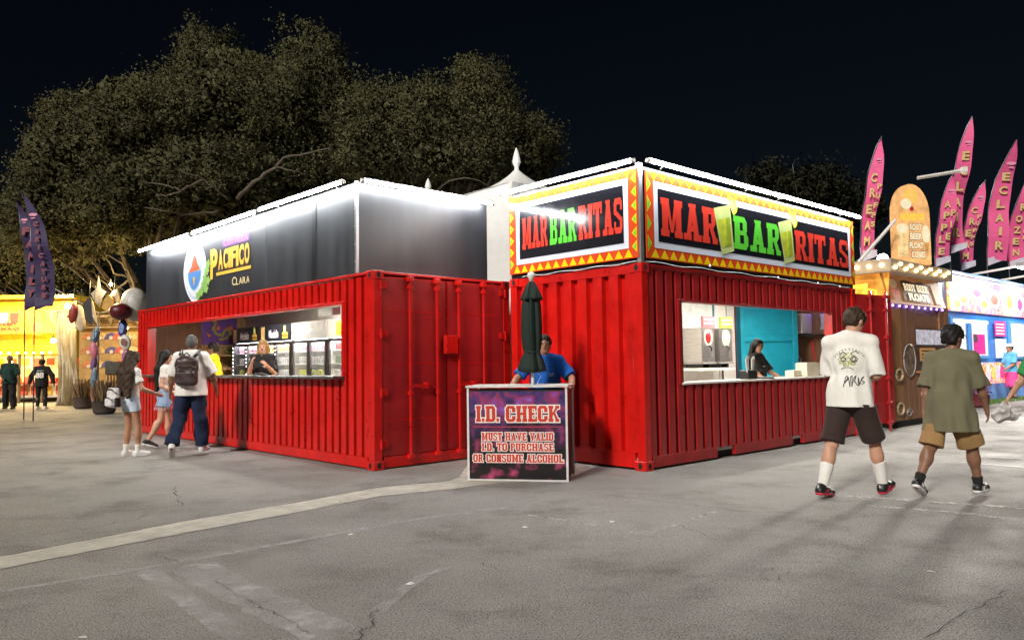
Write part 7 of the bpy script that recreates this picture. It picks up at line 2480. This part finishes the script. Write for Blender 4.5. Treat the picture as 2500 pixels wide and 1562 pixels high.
potted('grass_planter', gp(197, 965), 'round dark planter of dry grass nearer the canvas curtain', 0.95, (0.22, 0.14, 0.07), 5, True)
potted('grass_planter', gp(246, 978), 'round dark planter of dry grass nearer the curly haired girl', 0.95, (0.22, 0.14, 0.07), 6, True)
# purple feather flags
fpurp = mat('flag_purple', (0.030, 0.014, 0.07), .7, var=.2, vscale=2)
fdim = mat('flag_dim_red', (0.24, 0.04, 0.06), .6)
feather(36, 470, 60, 735, 34, 21.0, 'FAMILY', 'rear dark purple feather flag at the far left', fpurp, fdim, 'purple feather flags', band=False)
feather(50, 455, 82, 735, 42, 20.4, 'CARICATURE', 'front dark purple feather flag with a column of red letters', fpurp, fdim, 'purple feather flags', band=False)
# ================================================================ TENTS AND TREES
tent_w = mat('tent_white', (0.82, 0.81, 0.78), .6, var=.06)
def tent(u, v_tip, v_peak, v_eave, Y, half, label):
    c = atY(u, v_peak, Y)
    ztip, zp, ze = atY(u, v_tip, Y).z, c.z, atY(u, v_eave, Y).z
    t = thing('party_tent', label, 'tent', (c.x, Y, 0), .74)
    mb = MB()
    n, m_ = 14, 32
    for i in range(n + 1):
        r = i / n
        z = ze + (zp - ze) * (1 - r) ** 2.1
        for k in range(m_):
            a = 2 * math.pi * k / m_
            q = max(abs(math.cos(a)), abs(math.sin(a)))
            s_ = half * r / (q if r > .25 else (q * r / .25 + 1 - r / .25)) + .05
            mb.v.append((s_ * math.cos(a), s_ * math.sin(a), z))
    for i in range(n):
        for k in range(m_):
            mb.f.append((i * m_ + k, (i + 1) * m_ + k, (i + 1) * m_ + (k + 1) % m_, i * m_ + (k + 1) % m_))
    mb.build('roof_canopy', tent_w, t, smooth=True, fix=False)
    h = ztip - zp
    MB().lathe([(.06, zp - .05), (.05, zp + h * .12), (.10, zp + h * .34), (.085, zp + h * .5), (.05, zp + h * .8), (.012, ztip)], n=10).build('finial_cap', tent_w, t)
    for sx, sy in ((-1, -1), (-1, 1), (1, -1), (1, 1)):
        MB().box((sx * half - .05, sy * half - .05, 0), (sx * half + .05, sy * half + .05, ze)).build('leg', white_p, t)
    MB().box((-half, -half - .01, 0), (half, -half + .01, ze)).build('side_wall', tent_w, t)
    MB().box((-half - .01, -half + .02, 0), (-half + .01, half, ze)).build('side_wall', tent_w, t)
    return t
tent(1221, 350, 402, 495, 17.5, 1.9, 'white peaked party tent behind the gap between the two container bars')
tent(1012, 422, 452, 520, 22.5, 1.6, 'white party tent behind the black sign box, only its tip showing')

bark = mat('bark_pale', (0.10, 0.08, 0.055), .9, var=.3, vscale=6, bump=.4, bscale=18)
leaf_a = mat('leaf_olive', (0.125, 0.118, 0.056), .75, var=.4, vscale=.7, island=.3, spec=.15)
leaf_b = mat('leaf_dark', (0.028, 0.030, 0.016), .75, var=.35, vscale=.9, island=.6, spec=.15)
for M_l in (leaf_a, leaf_b):
    nt = M_l.node_tree
    pb = nt.nodes['Principled BSDF']
    tl = nt.nodes.new('ShaderNodeBsdfTranslucent')
    nt.links.new(pb.inputs['Base Color'].links[0].from_socket, tl.inputs['Color'])
    ms = nt.nodes.new('ShaderNodeMixShader')
    ms.inputs[0].default_value = .42
    nt.links.new(pb.outputs[0], ms.inputs[1])
    nt.links.new(tl.outputs[0], ms.inputs[2])
    nt.links.new(ms.outputs[0], [n for n in nt.nodes if n.type == 'OUTPUT_MATERIAL'][0].inputs['Surface'])
def pxlobe(u, v, ru, rv, Y, ry):
    c = atY(u, v, Y)
    ru, rv = max(18, ru - 26), max(14, rv - 26)
    s_ = K / F_PX * Y
    return (np.array((c.x, c.y, c.z)), np.array((ru * s_, ry, rv * s_)))
def tree(label, base, lobes, nclump, per, lsz, material, seed, limbs=(), trunk_r=.35, fork=2.2):
    t = thing('tree', label, 'tree', base, 0)
    b = np.array(base)
    rs = np.random.RandomState(seed)
    big = lobes
    sub = []
    for c_, r_ in big:
        nsub = int(5 + 6.5 * (r_[0] * r_[2]))
        for _ in range(nsub):
            v_ = rs.normal(size=3)
            v_ /= np.linalg.norm(v_)
            v_[1] = -abs(v_[1]) * .9 if rs.rand() < .7 else v_[1]
            q_ = rs.uniform(.5, 1.1) * max(lsz, .115) / .13
            sub.append((c_ + v_ * np.maximum(r_ - q_ * .7, .1) * rs.uniform(.75, 1.0), np.array((q_, q_, q_ * .8)) * rs.uniform(.8, 1.2, 3)))
    lobes = sub
    vol = np.array([np.prod(l[1]) ** .67 for l in lobes])
    vol = vol / vol.sum()
    which = rs.choice(len(lobes), nclump, p=vol)
    d = rs.normal(size=(nclump, 3))
    d /= np.linalg.norm(d, axis=1)[:, None]
    d[:, 1] -= .25                                  # a little more on the seen side
    d[:, 2] = np.where(d[:, 2] < -.75, -d[:, 2], d[:, 2])
    rad = rs.uniform(.35, 1.0, nclump) ** .45
    C = np.array([l[0] for l in lobes])[which] + d * np.array([l[1] for l in lobes])[which] * rad[:, None]
    # sprays at the rim stick out
    rim = rad > .93
    C[rim] += d[rim] * rs.uniform(0, .45, (rim.sum(), 1))
    # leaves
    N = nclump * per
    cc = np.repeat(C, per, 0)
    spread = np.repeat(rs.uniform(.10, .24, nclump) * (max(lsz, .115) / .12), per)[:, None]
    off = rs.normal(size=(N, 3)) * spread * np.array((1, 1, .75))
    dirc = np.repeat(d, per, 0)
    off += dirc * rs.uniform(-.1, .35, (N, 1)) * spread * 2
    P0 = cc + off
    ax = rs.normal(size=(N, 3)) + np.array((0, 0, -.5))
    ax /= np.linalg.norm(ax, axis=1)[:, None]
    sd = np.cross(ax, rs.normal(size=(N, 3)))
    sd /= np.linalg.norm(sd, axis=1)[:, None]
    L_ = lsz * rs.uniform(.6, 1.3, (N, 1))
    Wd = L_ * rs.uniform(.22, .34, (N, 1))
    V = np.stack([P0, P0 + ax * L_ * .5 + sd * Wd, P0 + ax * L_, P0 + ax * L_ * .5 - sd * Wd], 1).reshape(-1, 3) - b
    Q = np.arange(4 * N).reshape(-1, 4)
    cr = np_mesh('crown', V, Q, material, t, smooth=True)
    sc0 = np.repeat(np.array([l[0] for l in lobes])[which], per, 0)
    nr_ = P0 - sc0
    nr_ /= np.linalg.norm(nr_, axis=1)[:, None] + 1e-6
    nr_ = nr_ * .9 + rs.normal(size=nr_.shape) * .14 + np.array((-.1, -.25, .1))
    nr_ /= np.linalg.norm(nr_, axis=1)[:, None] + 1e-6
    cr.data.normals_split_custom_set_from_vertices(np.repeat(nr_, 4, 0).tolist())
    # denser inner foliage
    lobes = big
    vol = np.array([np.prod(l[1]) for l in lobes])
    vol = vol / vol.sum()
    M_ = int(nclump * 20)
    wh = rs.choice(len(lobes), M_, p=vol)
    dd = rs.normal(size=(M_, 3))
    dd /= np.linalg.norm(dd, axis=1)[:, None]
    P0 = np.array([l[0] for l in lobes])[wh] + dd * np.array([l[1] for l in lobes])[wh] * (rs.uniform(0, 1, (M_, 1)) ** .45) * .93
    ax = rs.normal(size=(M_, 3))
    ax /= np.linalg.norm(ax, axis=1)[:, None]
    sd = np.cross(ax, rs.normal(size=(M_, 3)))
    sd /= np.linalg.norm(sd, axis=1)[:, None]
    L_ = max(lsz, .11) * 2.2 * rs.uniform(.6, 1.3, (M_, 1))
    V = np.stack([P0, P0 + ax * L_ * .5 + sd * L_ * .3, P0 + ax * L_, P0 + ax * L_ * .5 - sd * L_ * .3], 1).reshape(-1, 3) - b
    inf = np_mesh('inner_foliage', V, np.arange(4 * M_).reshape(-1, 4), material, t, smooth=True)
    nr_ = dd * .8 + rs.normal(size=dd.shape) * .3 + np.array((-.1, -.3, .1))
    nr_ /= np.linalg.norm(nr_, axis=1)[:, None] + 1e-6
    inf.data.normals_split_custom_set_from_vertices(np.repeat(nr_, 4, 0).tolist())
    # trunk and limbs
    r_ = random.Random(seed)
    top = Vector((0, 0, fork))
    tk = MB()
    pts = [Vector((0, 0, -.05)), Vector((r_.uniform(-.1, .1), 0, fork * .5)), top]
    tk.tube(pts, [trunk_r * 1.25, trunk_r, trunk_r * .9], 12)
    tr_ = tk.build('trunk', bark, t, smooth=True)
    ends = []
    sel = rs.choice(nclump, 17, replace=False)
    for q in sel:
        e = Vector(C[q] - b)
        mid = top.lerp(e, .5) + Vector((r_.uniform(-.6, .6), r_.uniform(-.6, .6), r_.uniform(-.2, .7)))
        path = []
        for i in range(9):
            f = i / 8
            p = top * (1 - f) ** 2 + mid * 2 * f * (1 - f) + e * f * f
            path.append(p + Vector((r_.uniform(-.08, .08), r_.uniform(-.08, .08), r_.uniform(-.08, .08))) * (1 if 0 < i < 8 else 0))
        MB().tube(path, [trunk_r * .26 * (1 - .9 * i / 8) + .010 for i in range(9)], 7).build('limb', bark, t, smooth=True)
        ends += path[3:]
    tw_ = MB()
    ea = np.array([list(e) for e in ends])
    for q in rs.choice(nclump, min(nclump, 420), replace=False):
        c = C[q] - b
        j = int(np.argmin(((ea - c) ** 2).sum(1)))
        s0, e = Vector(ea[j]), Vector(c)
        if (e - s0).length > 2.6:
            continue
        mid = s0.lerp(e, .5) + Vector((r_.uniform(-.2, .2), r_.uniform(-.2, .2), r_.uniform(-.1, .25)))
        tw_.tube([s0, mid, e], [.022, .014, .006], 4, caps=False)
    o = tw_.build('twigs', bark, t, fix=False)
    o['kind'] = 'stuff'
    for path, r0 in limbs:
        pp_ = [atY(u, v, Y) - Vector(base) for u, v, Y in path]
        sm = []
        for i in range(len(pp_) - 1):
            for k in range(4):
                sm.append(pp_[i].lerp(pp_[i + 1], k / 4) + Vector((r_.uniform(-.03, .03), 0, r_.uniform(-.03, .03))))
        sm.append(pp_[-1])
        MB().tube(sm, [r0 * .62 * (1 - .75 * i / (len(sm) - 1)) for i in range(len(sm))], 8).build('limb', bark, t, smooth=True)
    return t
TY = 26.0
bp_ = atY(362, 900, 26.6)
tree('huge spreading tree with olive crown behind the left container bar', (bp_.x, 26.6, 0),
     [pxlobe(205, 425, 155, 165, TY, 2.6), pxlobe(360, 325, 190, 170, TY, 2.8), pxlobe(560, 275, 205, 180, TY, 2.8), pxlobe(730, 290, 165, 180, TY, 2.8), pxlobe(500, 440, 330, 140, TY, 3.0), pxlobe(150, 560, 130, 90, TY + 1, 2.2), pxlobe(500, 140, 60, 60, TY, .8), pxlobe(740, 145, 75, 55, TY, .8), pxlobe(175, 290, 75, 45, TY, .8), pxlobe(760, 430, 160, 80, TY + .5, 2), pxlobe(290, 540, 190, 80, TY + 1.5, 2), pxlobe(420, 520, 180, 80, TY + 1.5, 2), pxlobe(850, 330, 130, 150, TY, 2.4), pxlobe(130, 520, 125, 110, TY - .6, 2), pxlobe(270, 500, 160, 110, TY - .8, 1.8)],
     9000, 46, .095, leaf_a, 3, trunk_r=.42, fork=2.6,
     limbs=[([(350, 720, 26.3), (325, 690, 25.8), (305, 645, 25.6), (288, 622, 25.4), (250, 600, 25.3)], .10), ([(345, 720, 26.3), (322, 668, 25.8), (300, 662, 25.6), (268, 690, 25.5), (245, 668, 25.5), (225, 650, 25.5)], .085),
            ([(300, 655, 25.6), (270, 645, 25.4), (252, 612, 25.3), (245, 590, 25.3)], .06), ([(240, 700, 26), (200, 640, 26), (170, 630, 26), (120, 640, 26)], .06), ([(300, 690, 26), (230, 650, 26), (185, 628, 26)], .045),
            ([(560, 470, 23.6), (600, 430, 23.2), (650, 395, 22.9), (670, 372, 22.8), (720, 366, 22.9), (780, 350, 22)], .11), ([(650, 395, 22.9), (700, 405, 22.8), (728, 412, 22.9)], .04),
            ([(540, 470, 23.7), (480, 425, 23.2), (430, 450, 22.9), (400, 462, 22.8), (368, 462, 22.8)], .085), ([(430, 450, 22.9), (400, 440, 22.8), (345, 432, 22.9), (330, 400, 22)], .05), ([(480, 425, 23.2), (420, 400, 23.2), (370, 395, 22)], .05), ([(520, 500, 23.6), (450, 508, 23.2), (395, 502, 21.7), (340, 490, 22)], .06)])
b2 = atY(1010, 900, 25.2)
tree('second broad tree crown right of the huge tree, behind the white tent', (b2.x, 25.2, 0),
     [pxlobe(900, 345, 120, 140, 25, 2.4), pxlobe(1010, 320, 140, 130, 25, 2.4), pxlobe(1150, 335, 120, 130, 25.3, 2.4), pxlobe(1240, 370, 90, 95, 25.4, 2.0), pxlobe(1050, 400, 220, 70, 25, 2.4), pxlobe(1135, 215, 38, 40, 25, .6)],
     4700, 46, .095, leaf_a, 5, trunk_r=.34, fork=2.6, limbs=[([(1000, 470, 24.0), (1060, 430, 23.2), (1110, 420, 23.0), (1160, 440, 23.1)], .05)])
b3 = atY(1885, 900, 40)
tree('dark tree silhouette beyond the colourful sign', (b3.x, 40.0, 0),
     [pxlobe(1800, 480, 90, 55, 40, 2.4), pxlobe(1900, 470, 100, 50, 40, 2.4), pxlobe(1985, 505, 75, 55, 40, 2.2)], 900, 30, .2, leaf_b, 8, trunk_r=.35, fork=4.5)
b4 = atY(60, 900, 33.5)
tree('yellow-lit tree behind the lemonade stall', (b4.x, 36.5, 0),
     [pxlobe(40, 620, 120, 70, 36.5, 2.2), pxlobe(180, 640, 110, 60, 36, 2.0), pxlobe(-60, 640, 100, 90, 36.5, 2)], 900, 30, .18, leaf_a, 9, trunk_r=.3, fork=2.6)
